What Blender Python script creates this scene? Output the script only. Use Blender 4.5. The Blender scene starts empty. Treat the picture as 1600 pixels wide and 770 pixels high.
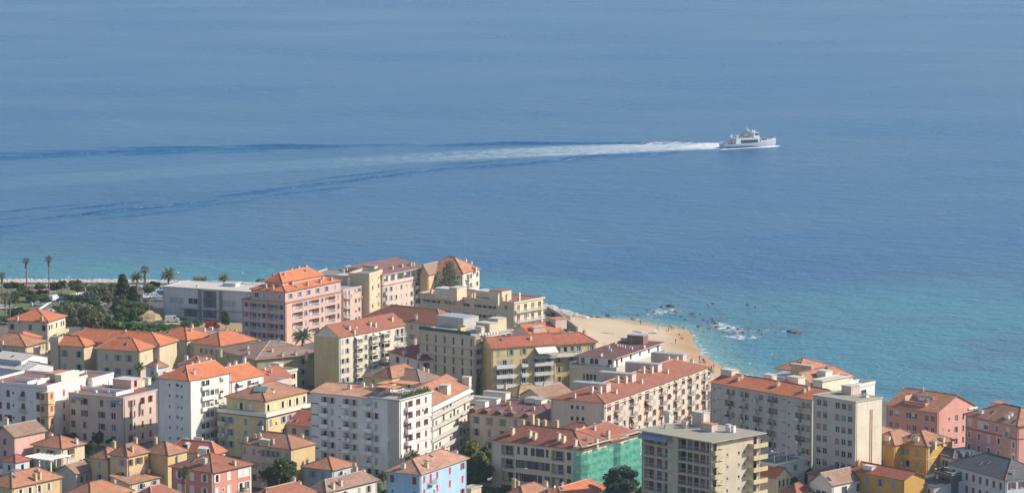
import bpy, math, random
import numpy as np
from mathutils import Vector, noise as mnoise
R=random.Random(7)
rad=math.radians
sc=bpy.context.scene
COL=sc.collection
# ---------------------------------------------------------------- camera
CAMZ=160.0; PITCH=rad(6.7); FPX=5300.0     # focal length in photo pixels (1600 wide)
cd=bpy.data.cameras.new('camera'); cam=bpy.data.objects.new('camera',cd); COL.objects.link(cam)
cam.location=(0,0,CAMZ); cam.rotation_euler=(math.pi/2-PITCH,0,0)
cd.sensor_width=36; cd.lens=FPX/1600*36; cd.clip_start=5; cd.clip_end=60000
sc.camera=cam
# ---------------------------------------------------------------- light
HAZE=0.00005
SUN_EL=rad(36); SUN_AZ=rad(3)               # azimuth measured from +X towards +Y
w=bpy.data.worlds.new("World"); sc.world=w; w.use_nodes=True
nt=w.node_tree; bg=nt.nodes['Background']
sky=nt.nodes.new('ShaderNodeTexSky'); sky.sky_type='NISHITA'; sky.sun_disc=False
sky.sun_elevation=SUN_EL; sky.sun_rotation=math.pi/2-SUN_AZ
sky.altitude=0; sky.air_density=1.0; sky.dust_density=1.1; sky.ozone_density=1.6
nt.links.new(sky.outputs[0],bg.inputs[0]); bg.inputs[1].default_value=0.112
sd=bpy.data.lights.new('sun','SUN'); sd.energy=4.4; sd.angle=rad(0.53); sd.color=(1,.90,.77)
so=bpy.data.objects.new('sun',sd); COL.objects.link(so)
sdir=Vector((math.cos(SUN_EL)*math.cos(SUN_AZ),math.cos(SUN_EL)*math.sin(SUN_AZ),math.sin(SUN_EL)))
so.rotation_euler=sdir.to_track_quat('Z','Y').to_euler(); so.location=(200,900,400)
sc.view_settings.view_transform='Standard'; sc.view_settings.look='None'
sc.view_settings.gamma=1; sc.view_settings.exposure=0.36
sc.cycles.volume_bounces=1; sc.cycles.max_bounces=8; sc.cycles.transparent_max_bounces=24
# ---------------------------------------------------------------- geometry helpers
cp,sp=math.cos(PITCH),math.sin(PITCH)
def W(px,py,z=0.0):
    """world point at height z seen at photo pixel (px,py)"""
    a=(px-800)/FPX; b=(385-py)/FPX
    dy=cp+b*sp; dz=-sp+b*cp
    t=(z-CAMZ)/dz
    return Vector((a*t,dy*t,z))
def PX(x,y,z):
    d=y*cp+(CAMZ-z)*sp; u=-(CAMZ-z)*cp+y*sp
    return (800+FPX*x/d, 385-FPX*u/d)
def tag(o,label=None,cat=None,group=None,kind=None):
    if label: o['label']=label
    if cat: o['category']=cat
    if group: o['group']=group
    if kind: o['kind']=kind
    return o
def empty(name,loc,rz=0,label=None,cat=None,group=None):
    o=bpy.data.objects.new(name,None); COL.objects.link(o); o.location=loc; o.rotation_euler=(0,0,rz)
    o.empty_display_size=.5
    return tag(o,label,cat,group)
def link(name,me,parent=None,loc=(0,0,0),rz=0,scale=None):
    o=bpy.data.objects.new(name,me); COL.objects.link(o); o.location=loc; o.rotation_euler=(0,0,rz)
    if scale: o.scale=scale
    if parent: o.parent=parent
    return o
class MB:
    def __init__(s): s.v=[];s.f=[];s.m=[];s.uv=None
    def poly(s,pts,m=0):
        n=len(s.v); s.v+= [tuple(p) for p in pts]; s.f.append(tuple(range(n,n+len(pts)))); s.m.append(m)
    def box(s,x0,y0,z0,x1,y1,z1,m=0):
        n=len(s.v)
        s.v+=[(x0,y0,z0),(x1,y0,z0),(x1,y1,z0),(x0,y1,z0),(x0,y0,z1),(x1,y0,z1),(x1,y1,z1),(x0,y1,z1)]
        for f in ((0,3,2,1),(4,5,6,7),(0,1,5,4),(1,2,6,5),(2,3,7,6),(3,0,4,7)):
            s.f.append(tuple(n+i for i in f)); s.m.append(m)
    def hexa(s,b,t,m=0):
        n=len(s.v); s.v+=[tuple(p) for p in b]+[tuple(p) for p in t]
        for f in ((0,3,2,1),(4,5,6,7),(0,1,5,4),(1,2,6,5),(2,3,7,6),(3,0,4,7)):
            s.f.append(tuple(n+i for i in f)); s.m.append(m)
    def tube(s,p0,p1,r0,r1=None,n=6,m=0,cap=True):
        r1=r0 if r1 is None else r1
        p0=Vector(p0);p1=Vector(p1); d=(p1-p0).normalized()
        a=d.orthogonal().normalized(); b=d.cross(a)
        k=len(s.v)
        for p,r in((p0,r0),(p1,r1)):
            for i in range(n):
                t=2*math.pi*i/n; s.v.append(tuple(p+a*(r*math.cos(t))+b*(r*math.sin(t))))
        for i in range(n):
            j=(i+1)%n; s.f.append((k+i,k+j,k+n+j,k+n+i)); s.m.append(m)
        if cap: s.f.append(tuple(range(k+n,k+2*n))); s.m.append(m); s.f.append(tuple(range(k+n-1,k-1,-1))); s.m.append(m)
    def mesh(s,name,mats,smooth=False):
        me=bpy.data.meshes.new(name); me.from_pydata(s.v,[],s.f)
        for mm in (mats if isinstance(mats,(list,tuple)) else [mats]): me.materials.append(mm)
        if any(s.m): me.polygons.foreach_set('material_index',s.m)
        if smooth: me.polygons.foreach_set('use_smooth',[True]*len(s.f))
        return me
    def build(s,name,mats,parent=None,loc=(0,0,0),rz=0,smooth=False):
        return link(name,s.mesh(name,mats,smooth),parent,loc,rz)
# ---------------------------------------------------------------- materials
_mc={}
class NT:
    def __init__(s,m): s.t=m.node_tree; s.n=s.t.nodes; s.b=s.n['Principled BSDF']
    def new(s,t,**k):
        n=s.n.new('ShaderNode'+t)
        for a,v in k.items():
            if a.startswith('i_'): n.inputs[int(a[2:])].default_value=v
            else: setattr(n,a,v)
        return n
    def l(s,a,b): s.t.links.new(a,b)
    def math(s,op,a,b=None,c=None,clamp=False):
        n=s.n.new('ShaderNodeMath'); n.operation=op; n.use_clamp=clamp
        for i,x in enumerate((a,b,c)):
            if x is None: continue
            if isinstance(x,(int,float)): n.inputs[i].default_value=x
            else: s.l(x,n.inputs[i])
        return n.outputs[0]
    def mix(s,f,a,b,blend='MIX'):
        n=s.n.new('ShaderNodeMix'); n.data_type='RGBA'; n.blend_type=blend
        for i,x in ((0,f),(6,a),(7,b)):
            if isinstance(x,(int,float)): n.inputs[i].default_value=x
            elif isinstance(x,(tuple,list)): n.inputs[i].default_value=(*x[:3],1)
            else: s.l(x,n.inputs[i])
        return n.outputs[2]
    def ramp(s,f,stops):
        n=s.n.new('ShaderNodeValToRGB'); e=n.color_ramp.elements
        while len(e)<len(stops): e.new(.5)
        for q,(p,c) in zip(e,stops): q.position=p; q.color=(*c,1) if isinstance(c,(tuple,list)) else (c,c,c,1)
        s.l(f,n.inputs[0]); return n.outputs[0]
    def map(s,vec,scale,rot=(0,0,0)):
        n=s.n.new('ShaderNodeMapping'); n.inputs['Scale'].default_value=scale; n.inputs['Rotation'].default_value=rot
        s.l(vec,n.inputs[0]); return n.outputs[0]
    def noise(s,vec,scale,detail=3,rough=.55):
        n=s.n.new('ShaderNodeTexNoise'); n.inputs['Scale'].default_value=scale; n.inputs['Detail'].default_value=detail
        n.inputs['Roughness'].default_value=rough; s.l(vec,n.inputs['Vector']); return n.outputs[0]
    def bump(s,h,strength,dist=1.0):
        n=s.n.new('ShaderNodeBump'); n.inputs['Strength'].default_value=strength; n.inputs['Distance'].default_value=dist
        s.l(h,n.inputs['Height']); s.l(n.outputs[0],s.b.inputs['Normal']); return n
def newmat(name):
    m=bpy.data.materials.new(name); m.use_nodes=True; return m,NT(m)
def plain(name,col,rough=.7,metal=0,var=.15,scale=1.5):
    k=('p',name)
    if k in _mc: return _mc[k]
    m,t=newmat(name); tc=t.new('TexCoord').outputs['Object']
    n=t.noise(tc,scale,4)
    c=t.mix(n,tuple(x*(1-var) for x in col),tuple(min(1,x*(1+var)) for x in col))
    t.l(c,t.b.inputs['Base Color']); t.b.inputs['Roughness'].default_value=rough; t.b.inputs['Metallic'].default_value=metal
    _mc[k]=m; return m
def plaster(col,stain=.45):
    k=('w',tuple(col),stain)
    if k in _mc: return _mc[k]
    m,t=newmat('painted_plaster'); g=t.new('TexCoord'); tc=g.outputs['Object']
    oi=t.new('ObjectInfo').outputs['Random']
    ad=t.new('VectorMath',operation='ADD'); t.l(tc,ad.inputs[0])
    cb=t.new('CombineXYZ'); t.l(t.math('MULTIPLY',oi,90),cb.inputs[0]); t.l(cb.outputs[0],ad.inputs[1]); v=ad.outputs[0]
    n1=t.noise(v,.22,4); n2=t.noise(t.map(v,(1.1,1.1,.13)),1.0,5,.65); n3=t.noise(v,3.0,4,.6)
    c=t.mix(t.ramp(n1,[(.3,0),(.7,1)]),tuple(x*.88 for x in col),tuple(min(.9,x*1.06) for x in col))
    dirt=(col[0]*.55+.02,col[1]*.55+.02,col[2]*.55+.025)
    c=t.mix(t.math('MULTIPLY',t.ramp(n2,[(.5,0),(.72,1)]),stain),c,dirt)
    c=t.mix(t.math('MULTIPLY',t.ramp(n3,[(.45,0),(.75,1)]),stain*.5),c,dirt)
    t.l(c,t.b.inputs['Base Color']); t.b.inputs['Roughness'].default_value=.9
    t.bump(n3,.25,.03); _mc[k]=m; return m
def tiles(base,old=.0,lich=(.16,.13,.10),wave=True):
    """clay roof tiles: uv u runs along the eave, v up the slope, in metres"""
    k=('t',tuple(base),old)
    if k in _mc: return _mc[k]
    m,t=newmat('clay_roof_tiles'); uv=t.new('UVMap').outputs[0]; tc=t.new('TexCoord').outputs['Object']
    sep=t.new('SeparateXYZ'); t.l(uv,sep.inputs[0])
    cu=t.math('FLOOR',t.math('MULTIPLY',sep.outputs[0],3.0)); cv=t.math('FLOOR',t.math('MULTIPLY',sep.outputs[1],2.2))
    cb=t.new('CombineXYZ'); t.l(cu,cb.inputs[0]); t.l(cv,cb.inputs[1])
    wn=t.new('TexWhiteNoise',noise_dimensions='2D'); t.l(cb.outputs[0],wn.inputs['Vector'])
    v=wn.outputs['Value']
    d=tuple(x*(.62-.1*old) for x in base); h=(min(.8,base[0]*1.18),min(.8,base[1]*1.28+.01*old),min(.8,base[2]*1.3))
    c=t.ramp(v,[(.0,d),(.22+.2*old,base),(.75,base),(1,h)])
    n=t.noise(tc,.45,5,.62); c=t.mix(t.math('MULTIPLY',t.ramp(n,[(.42,0),(.66,1)]),.38+.4*old),c,lich)
    n7=t.noise(tc,1.7,4,.7); c=t.mix(t.math('MULTIPLY',t.ramp(n7,[(.55,0),(.7,1)]),.3+.3*old),c,(.30,.25,.19))
    st=t.noise(t.map(uv,(2.2,.35,1)),1.0,4,.6); c=t.mix(t.math('MULTIPLY',t.ramp(st,[(.5,0),(.75,1)]),.25+.3*old),c,tuple(x*.6 for x in base))
    n5=t.noise(tc,.12,2); c=t.mix(t.math('MULTIPLY',t.ramp(n5,[(.35,0),(.7,1)]),.22),c,(min(.8,base[0]*1.1),base[1]*1.35,base[2]*1.5))
    t.l(c,t.b.inputs['Base Color']); t.b.inputs['Roughness'].default_value=.85
    pu=t.math('FLOOR',t.math('MULTIPLY',sep.outputs[0],.42)); pv=t.math('FLOOR',t.math('MULTIPLY',sep.outputs[1],.55)); cb2=t.new('CombineXYZ'); t.l(pu,cb2.inputs[0]); t.l(pv,cb2.inputs[1])
    w2=t.new('TexWhiteNoise',noise_dimensions='2D'); t.l(cb2.outputs[0],w2.inputs['Vector'])
    c=t.mix(t.math('MULTIPLY',t.ramp(w2.outputs['Value'],[(.72,0),(.76,1)]),.22+.15*old),c,tuple(x*.62 for x in base)); t.l(c,t.b.inputs['Base Color'])
    wv=t.math('SINE',t.math('MULTIPLY',sep.outputs[0],3*2*math.pi))
    row=t.math('FRACT',t.math('MULTIPLY',sep.outputs[1],2.2))
    t.bump(t.math('ADD',t.math('MULTIPLY',wv,.5),t.math('MULTIPLY',row,.6)),.5,.06)
    _mc[k]=m; return m
T_OR=tiles((.58,.165,.065)); T_RED=tiles((.40,.105,.06),.1); T_SAL=tiles((.33,.105,.062),.12); T_MAR=tiles((.23,.10,.09))
T_OLD=tiles((.36,.19,.13),.9,(.24,.20,.17)); T_MID=tiles((.42,.185,.105),.5); T_PEACH=tiles((.50,.21,.11),.25)
T_SLATE=tiles((.10,.105,.12)); T_BRN=tiles((.30,.18,.13),.5,(.22,.18,.15)); T_OR2=tiles((.47,.19,.10),.4); T_LT=tiles((.60,.30,.18),.15)
RIDGE_D=plain('ridge_dark',(.20,.10,.08)); RIDGE_L=plain('ridge_light',(.55,.30,.20)); RIDGE_G=plain('ridge_grey',(.35,.33,.31))
CONC=plain('concrete',(.36,.35,.33),.9); CONCD=plain('weathered_concrete',(.22,.22,.21),.9,var=.3); CONCL=plain('pale_concrete',(.5,.48,.44),.9,var=.2)
GRAVEL=plain('roof_gravel',(.31,.29,.235),.95,var=.3,scale=.6); METAL=plain('metal',(.35,.36,.38),.45,.6); DARK=plain('dark_iron',(.05,.05,.055),.6)
WHITE=plain('white_paint',(.78,.78,.76),.5,var=.05); TERR=plain('terrace_tiles',(.24,.115,.10),.8,var=.2); ZINC=plain('zinc_sheet',(.42,.45,.48),.5,.3,var=.2,scale=.5)
FASC=plain('gutter',(.18,.13,.11),.6); FASCL=plain('pale_eaves',(.62,.54,.45),.8); POT=plain('clay_pot',(.5,.22,.12),.8)
BLIND=plain('roller_blind',(.62,.60,.55),.7,var=.08); BLINDB=plain('brown_blind',(.30,.20,.16),.7)
def glassmat(name,col,rough=.12):
    m,t=newmat(name); t.b.inputs['Base Color'].default_value=(*col,1); t.b.inputs['Roughness'].default_value=rough
    t.b.inputs['Specular IOR Level'].default_value=.6; return m
GLASS=[glassmat('window_glass',(.02,.025,.032)),glassmat('window_glass_curtain',(.16,.16,.15),.2),glassmat('window_glass_deep',(.012,.014,.018)),glassmat('window_glass_blue',(.03,.045,.07))]
GREENGL=glassmat('green_glass',(.10,.22,.20),.15)
SC={'white':(.72,.72,.70),'blue':(.20,.32,.45),'grey':(.28,.31,.34),'dgrey':(.10,.115,.14),'mar':(.20,.055,.05),'red':(.50,.06,.045),'brown':(.17,.10,.07),
    'dk':(.05,.055,.07),'green':(.05,.12,.10),'lgrey':(.42,.42,.41),'navy':(.035,.05,.12),'bb':(.22,.38,.62)}
def shut(c): return plain('shutter_'+c,SC[c],.6,var=.1)
WL={'cream':(.72,.59,.42),'pale':(.74,.67,.53),'white':(.79,.76,.71),'ochre':(.64,.48,.24),'pink':(.68,.42,.35),'pinkl':(.68,.46,.38),'yel':(.70,.56,.24),
    'yelp':(.72,.57,.29),'beige':(.58,.50,.38),'grey':(.52,.49,.44),'olive':(.44,.38,.20),'sal':(.64,.27,.20),'oran':(.62,.36,.09),'blue':(.40,.58,.74),
    'lilac':(.68,.61,.60),'blush':(.66,.52,.44),'slab':(.60,.50,.30),'gblue':(.50,.55,.58),'peach':(.66,.48,.27),'rose':(.66,.33,.28),'dcream':(.64,.53,.36),'lgrey':(.62,.63,.64)}
def wl(c): return plaster(WL[c]) if isinstance(c,str) else c
# ================================================================ SETTING
COAST=[(-900,430),(-400,443),(-200,449),(0,452),(200,452.5),(400,457),(560,466),(700,472),(800,477),(850,487),(880,491.5),(912,495),(940,496.5),(985,500),(1020,507),(1050,511.5),(1070,515),
 (1077,522),(1079,532),(1085,545),(1100,558),(1120,570),(1142,580),(1180,592),(1250,612),(1330,628),(1400,640),(1500,652),(1600,665),(1900,700),(2600,740)]
CW=[W(x,y,0) for x,y in COAST]; CXY=np.array([(p.x,p.y) for p in CW])
POLYL=np.vstack([[-12000,CXY[0,1]],CXY,[12000,CXY[-1,1]-200],[12000,-3000],[-12000,-3000]])
def segdist(P,L,close=False):
    d=np.full(len(P),1e9); n=len(L)
    for i in range(n-1+(1 if close else 0)):
        a=L[i]; b=L[(i+1)%n]; ab=b-a; t=np.clip(((P-a)@ab)/(ab@ab),0,1)[:,None]
        d=np.minimum(d,np.hypot(*((P-a-t*ab).T)))
    return d
def inside(P,L):
    r=np.zeros(len(P),bool); n=len(L); x,y=P[:,0],P[:,1]
    for i in range(n):
        a=L[i]; b=L[(i+1)%n]
        c=((a[1]>y)!=(b[1]>y))&(x<(b[0]-a[0])*(y-a[1])/((b[1]-a[1])+1e-12)+a[0]); r^=c
    return r
def fbm(x,y,seed=0,octs=3):
    out=np.zeros_like(x); a=1.0
    rs=np.random.RandomState(seed)
    for o in range(octs):
        for k in range(4):
            th=rs.rand()*6.28; ph=rs.rand()*6.28; f=(1.0+.7*rs.rand())*2**o
            out+=a*np.sin(f*(x*np.cos(th)+y*np.sin(th))+ph+1.3*np.sin(f*.6*(y*np.cos(th)-x*np.sin(th))+ph*2))/4
        a*=.55
    return out
def grid(xs,ys): 
    X,Y=np.meshgrid(xs,ys); return X.ravel(),Y.ravel()
def gridmesh(name,xs,ys,Z,mats,smooth=True,keep=None):
    nx,ny=len(xs),len(ys); X,Y=grid(xs,ys)
    i=np.arange((nx-1)*(ny-1)); c=i%(nx-1); r=i//(nx-1); a=r*nx+c
    F=np.stack([a,a+1,a+nx+1,a+nx],1)
    if keep is not None: F=F[keep]
    V=np.stack([X,Y,Z],1)
    if keep is not None:
        u,inv=np.unique(F.ravel(),return_inverse=True); V=V[u]; F=inv.reshape(-1,4)
    me=bpy.data.meshes.new(name); me.vertices.add(len(V)); me.vertices.foreach_set('co',V.ravel())
    me.loops.add(F.size); me.loops.foreach_set('vertex_index',F.ravel().astype(np.int32))
    me.polygons.add(len(F)); me.polygons.foreach_set('loop_start',np.arange(0,F.size,4,dtype=np.int32)); 
    me.update(calc_edges=True); me.validate()
    me.polygons.foreach_set('use_smooth',[smooth]*len(F)); me.materials.append(mats)
    return me
def attr(me,name,vals):
    a=me.attributes.new(name,'FLOAT','POINT'); a.data.foreach_set('value',np.asarray(vals,dtype=np.float32))
# ---- sea
xs=np.unique(np.r_[[-16000,-8000,-4000,-2500,-1600,-1100],np.arange(-800,-350,10.),np.arange(-350,160,2.),np.arange(160,801,5.),[1100,1600,2500,4000,8000,16000]])
ys=np.unique(np.r_[[-200,200,500,700,800],np.arange(860,1220,2.5),np.arange(1220,1400,5.),np.arange(1400,1920,1.25),np.arange(1920,4200,25.),[4600,5200,6000,8000,12000,20000,30000]])
X,Y=grid(xs,ys); P=np.stack([X,Y],1); far=(np.abs(X)>1700)|(Y>4300)
dist=segdist(P,POLYL[:len(CXY)+2]); ins=inside(P,POLYL); dist=np.where(ins,-dist,dist)
def pxl(pts): return np.array([tuple(W(a,b,0).xy) for a,b in pts])
def yline(X,pts):
    q=pxl(pts); o=np.argsort(q[:,0]); return np.interp(X,q[o,0],q[o,1])
Z=np.zeros_like(X)
up=[(1135,224),(1000,224),(800,224.5),(700,227),(560,229),(400,232),(230,236),(100,241),(-60,249)]
lo=[(1135,233),(1060,238.5),(1000,241),(900,247),(830,256),(700,262),(600,275),(500,288),(400,300),(300,317),(130,334),(0,353),(-100,368)]
shipx=W(1125,229).x
def ridge(pts,amp,wid,off,seed,fade=(0,1)):
    yl=yline(X,pts); yl=yl+off+6*np.sin(X/47.+seed)*min(1,abs(off)/20+.15)+3*np.sin(X/19.+seed*2)*min(1,abs(off)/20+.1)
    back=np.clip((shipx-X)/25,0,1)
    g=np.clip(.75+.4*np.sin(X/(41+seed*3)+seed*1.7+Y*.02)+.3*np.sin(X/17.+seed*2),.05,1.3)
    q=(Y-yl)/(wid*.72)
    return amp*back*g*(np.exp(-q**2)-.45*np.exp(-(q+1.9)**2))
Z+=ridge(up,.85,3.0,0,1)
rq=random.Random(31)
def stroke(pts,xc,off,m,ln,a,wd):
    global Z
    yc=np.interp(xc,*[np.array(v) for v in zip(*sorted((W(p_[0],p_[1]).x,W(p_[0],p_[1]).y) for p_ in pts))])+off
    msk=(np.abs(X-xc)<ln*1.6)&(np.abs(Y-yc)<ln*abs(m)*1.7+wd*4); u_=X[msk]-xc; q=(Y[msk]-yc-u_*m)/wd
    Z[msk]+=a*(np.exp(-q**2)-.35*np.exp(-(q+1.8)**2))*np.exp(-(u_/ln)**4)
xc=shipx-30
while xc>-330:
    f=(shipx-xc)/400
    stroke(lo,xc+rq.uniform(-4,4),rq.uniform(-1,1),1.08,rq.uniform(9,15)+7*f,.75*(1-.4*f),1.9)
    if f>.25:
        for o_ in (26,-28,52)[:1+int(f*2.6)]: stroke(lo,xc+rq.uniform(-10,10),o_*(.55+f*.8),1.1,rq.uniform(12,22),.36*rq.uniform(.2,1.1),1.7)
    if f>.45: stroke(up,xc+rq.uniform(-12,12),rq.uniform(8,30)*f,.05,rq.uniform(20,34),.45,2.4)
    if f>.6: stroke(up,xc+rq.uniform(-12,12),-rq.uniform(8,26)*f,.5,rq.uniform(16,28),.4,2.4)
    xc-=rq.uniform(15,21)+8*f
FX,FY=W(1170,229.6).x,W(1170,229.6).y; FA=rad(26); fxs=(X-FX)*math.cos(FA)+(Y-FY)*math.sin(FA); fys=-(X-FX)*math.sin(FA)+(Y-FY)*math.cos(FA)
foam=np.zeros_like(X)
ftop=yline(X,[(1128,222.5),(1000,222.5),(900,225),(800,229),(650,238),(500,247),(300,258),(100,270),(-100,282)])
fbot=yline(X,[(1128,232.5),(1050,236.5),(970,242),(880,245.5),(800,249),(700,253.5),(550,262),(300,276),(100,290),(-100,304)])
mid=(ftop+fbot)/2; hw=(ftop-fbot)/2+1e-3
behind=np.clip((shipx+4-X)/3,0,1); u=np.clip((shipx-X)/(shipx-W(560,252).x),0,2.2)
prof=np.clip(1.5-1.3*np.abs((Y-mid)/hw)**2,0,1)
foam=np.maximum(foam,behind*prof*np.interp(u,[0,.08,.25,.55,1.,1.45],[1.0,.80,.69,.57,.42,.0]))
edge=np.exp(-((Y-fbot-1.2)/2.2)**2)*behind*np.clip(1-(shipx-X)/95,0,1); foam=np.maximum(foam,edge)
slick=behind*prof*np.clip(.9-.28*u,0,1)          # aerated pale water trailing further
# hull-side wash of the ferry
bx=W(1218,229).x
hy=W(1170,229.4).y
side=np.clip((fxs+26)/5,0,1)*np.clip((18.6-fxs)/1.,0,1)
yw=np.interp(fxs,[-26,-17,-5,4,12,18],[-9.5,-7.6,-6.4,-5.2,-3.2,-.5]); wd=np.interp(fxs,[-26,-15,0,9,15,18],[2.,1.7,2.,3.4,4.5,1.5])
foam=np.maximum(foam,side*np.exp(-((fys-yw)/wd)**4)*1.3)
# surf round rocks and on the beach
def blob(px,py,rx,ry,a=1.0):
    c=W(px,py); return a*np.exp(-(((X-c.x)/rx)**2+((Y-c.y)/ry)**2)**1.5)
surf=np.zeros_like(X)
for b in [(1030,487,5,10,.8),(1043,485,6,8,.8),(1018,491,4,8,.5),(1128,508,4,9,.95),(1138,512,5,9,.95),(1120,504,3,5,.7),(1150,517,6,7,.7),(1172,517,9,4,.6),(1160,526,8,6,.9),(1178,526,4,5,.6),(1205,516,9,4,.55),(1225,517,5,4,.6),(1190,517,6,4,.5),
          (1006,497,5,5,.5),(1075,484,4,4,.4),(1135,503,4,4,.5),(1084,541,2.2,7,1),(1089,548,3.5,8,1.),(1097,552,4,6,.8),(975,488,5,5,.3)]:
    surf=np.maximum(surf,blob(*b))
beachline=((X>W(900,500).x)&(X<W(1200,590).x)).astype(float)
surf=np.maximum(surf,beachline*.62*np.exp(-((dist-1.5)/2.2)**2))
foam_s=surf
# shallow / sand-bottom map: 1 over pale sand, 0 deep
pxX=800+FPX*X/(Y*cp+CAMZ*sp); 
turq_w=np.interp(pxX,[-300,0,300,500,700,800,900,1000,1100,1300,1400,1500,1700],[145,132,104,95,96,98,68,62,76,108,145,185,200])
nz=fbm(X/95.,Y/120.,3)*.5
sh=np.clip(1.25-dist/turq_w*.9+nz*.55+.12*fbm(X/30.,Y/18.,21),0,1); sh=sh*sh*(3-2*sh)
patch=np.clip((fbm(X/38.,Y/30.,11)-.28)*2.2,0,1)*np.clip(dist/25,0,1)*np.clip(1.6-dist/turq_w,0,1)     # seagrass beds
rockz=np.zeros_like(X)
for b in [(960,492,25,12,.7),(1040,488,30,25,.9),(1130,510,30,30,1.),(1230,508,35,25,.8),(1190,480,50,25,.5),(1060,500,20,15,.7),(980,460,60,40,.5)]: rockz=np.maximum(rockz,blob(*b))
grass=np.clip(patch*.6+rockz*.55,0,1)
SEA,t=newmat('sea_water')
def A(n): 
    a=t.new('Attribute'); a.attribute_name=n; return a.outputs['Fac']
geo=t.new('NewGeometry').outputs['Position']
c=t.mix(A('shallow'),(.010,.115,.262),(.034,.21,.29))
big=t.noise(t.map(geo,(.003,.0045,1)),1.0,4,.6); c=t.mix(t.math('MULTIPLY',t.ramp(big,[(.35,0),(.65,1)]),.55),c,t.mix(.5,c,(.03,.10,.22)))
c=t.mix(t.math('MULTIPLY',A('grass'),.75),c,(.045,.10,.19))
c=t.mix(t.math('MULTIPLY',A('veryshallow'),.8),c,(.20,.36,.32))
c=t.mix(t.math('MULTIPLY',A('slick'),.55),c,(.10,.28,.36))
rgeo=t.map(geo,(1,1,1),(0,0,-.46)); fn=t.noise(t.map(rgeo,(.16,.34,1)),1.0,7,.75); fn2=t.noise(t.map(rgeo,(.018,.75,1)),1.0,5,.65)
fm=t.math('ADD',t.math('MULTIPLY',t.math('SUBTRACT',t.math('ADD',t.math('MULTIPLY',fn,.45),t.math('MULTIPLY',fn2,.55)),.5),2.6),.5)
fmask=t.ramp(t.math('SUBTRACT',t.math('MULTIPLY',A('foam'),1.0),fm),[(.0,0),(.2,.5),(.5,1)])
fmask=t.math('MULTIPLY',fmask,t.math('GREATER_THAN',A('foam'),.02))
sn=t.math('ADD',t.math('MULTIPLY',t.math('SUBTRACT',t.noise(t.map(geo,(.38,.30,1)),1.0,6,.72),.5),3.2),.5)
sm=t.math('MULTIPLY',t.ramp(t.math('SUBTRACT',t.math('MULTIPLY',A('surf'),.80),sn),[(0,0),(.25,.6),(.6,1)]),t.math('GREATER_THAN',A('surf'),.03))
fmask=t.math('MAXIMUM',fmask,sm)
t.l(t.mix(fmask,c,(.80,.84,.86)),t.b.inputs['Base Color'])
t.b.inputs['IOR'].default_value=1.33; t.b.inputs['Specular IOR Level'].default_value=.5
rg=t.noise(t.map(geo,(.004,.006,1)),1.0,5,.6)
t.l(t.math('ADD',t.math('MULTIPLY',fmask,.4),t.math('ADD',t.math('MULTIPLY',rg,.24),.13),clamp=True),t.b.inputs['Roughness'])
b1=t.noise(t.map(geo,(.035,.05,1),(0,0,.35)),1.0,3,.5); b2=t.noise(t.map(geo,(.11,.2,1),(0,0,-.2)),1.0,4,.6); b3=t.noise(t.map(geo,(.6,.8,1)),1.0,3,.6)
hh=t.math('ADD',t.math('MULTIPLY',b1,2.4),t.math('ADD',t.math('MULTIPLY',b2,3.2),t.math('MULTIPLY',b3,1.1)))
t.bump(t.math('ADD',hh,t.math('MULTIPLY',fmask,.4)),.85,1.0)
me=gridmesh('sea',xs,ys,Z,SEA)
# gridmesh without keep retains the vertex order
for n,v in (('shallow',sh),('grass',grass),('foam',foam),('slick',slick),('veryshallow',np.clip(1-dist/np.interp(pxX,[0,900,1080,1200],[4,8,16,16]),0,1)*(dist>-5))): attr(me,n,np.where(far,0,v))
attr(me,'surf',np.where(far,0,foam_s))
tag(link('sea',me),kind='structure')
# ---- ground sheet: flat at 4 m, falling to the shore
G=4.0
def landz(P):
    d=segdist(P,POLYL[:len(CXY)+2]); ins=inside(P,POLYL); d=np.where(ins,d,-d)
    px=800+FPX*P[:,0]/(P[:,1]*cp+CAMZ*sp)
    k=np.interp(px,[820,850,885,1000,1150,1230],[.9,.45,.105,.075,.075,.5])
    z=d*k; z=np.where(z>0,np.minimum(z,G),np.maximum(z,-4)); 
    return np.where(ins,z,np.minimum(z,-.05)),d,px
gxs=np.unique(np.r_[[-12000,-5000,-2000,-1000,-600],np.arange(-400,401,6.),[600,1000,2000,5000,12000]])
gys=np.unique(np.r_[[-3000,-1000,0,300,500],np.arange(600,1400,5.),[1500,2500,6000,30000]])
X,Y=grid(gxs,gys); P=np.stack([X,Y],1); Z,_,_=landz(P); 
Z=np.where(Y>1450,-30,Z)
def groundmat(name,c1,c2,c3,s=.12,rough=.95):
    m,t=newmat(name); g=t.new('NewGeometry').outputs['Position']
    n=t.noise(g,s,5,.6); n2=t.noise(g,s*6,4,.6)
    c=t.ramp(n,[(.35,c1),(.5,c2),(.65,c3)]); c=t.mix(t.math('MULTIPLY',n2,.5),c,tuple(x*.7 for x in c2))
    t.l(c,t.b.inputs['Base Color']); t.b.inputs['Roughness'].default_value=rough; t.bump(n2,.4,.1); return m
ASPH=groundmat('asphalt',(.075,.075,.078),(.09,.09,.092),(.12,.115,.11)); EARTH=groundmat('earth_and_paving',(.16,.145,.115),(.13,.125,.11),(.10,.10,.095),.09)
SAND=groundmat('beach_sand',(.50,.36,.22),(.47,.33,.195),(.53,.39,.25),.06); WETS=groundmat('wet_sand',(.36,.22,.10),(.40,.25,.12),(.34,.21,.10),.2,.5)
LAWN=groundmat('dry_lawn',(.09,.13,.05),(.13,.15,.06),(.20,.18,.09),.15); PAVE=groundmat('paving',(.42,.40,.36),(.38,.36,.33),(.46,.43,.38),.3)
REDG=groundmat('red_play_surface',(.38,.12,.10),(.34,.12,.10),(.42,.16,.13),.3); DIRT=groundmat('pale_dirt',(.42,.32,.18),(.36,.27,.16),(.46,.37,.22),.25)
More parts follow.
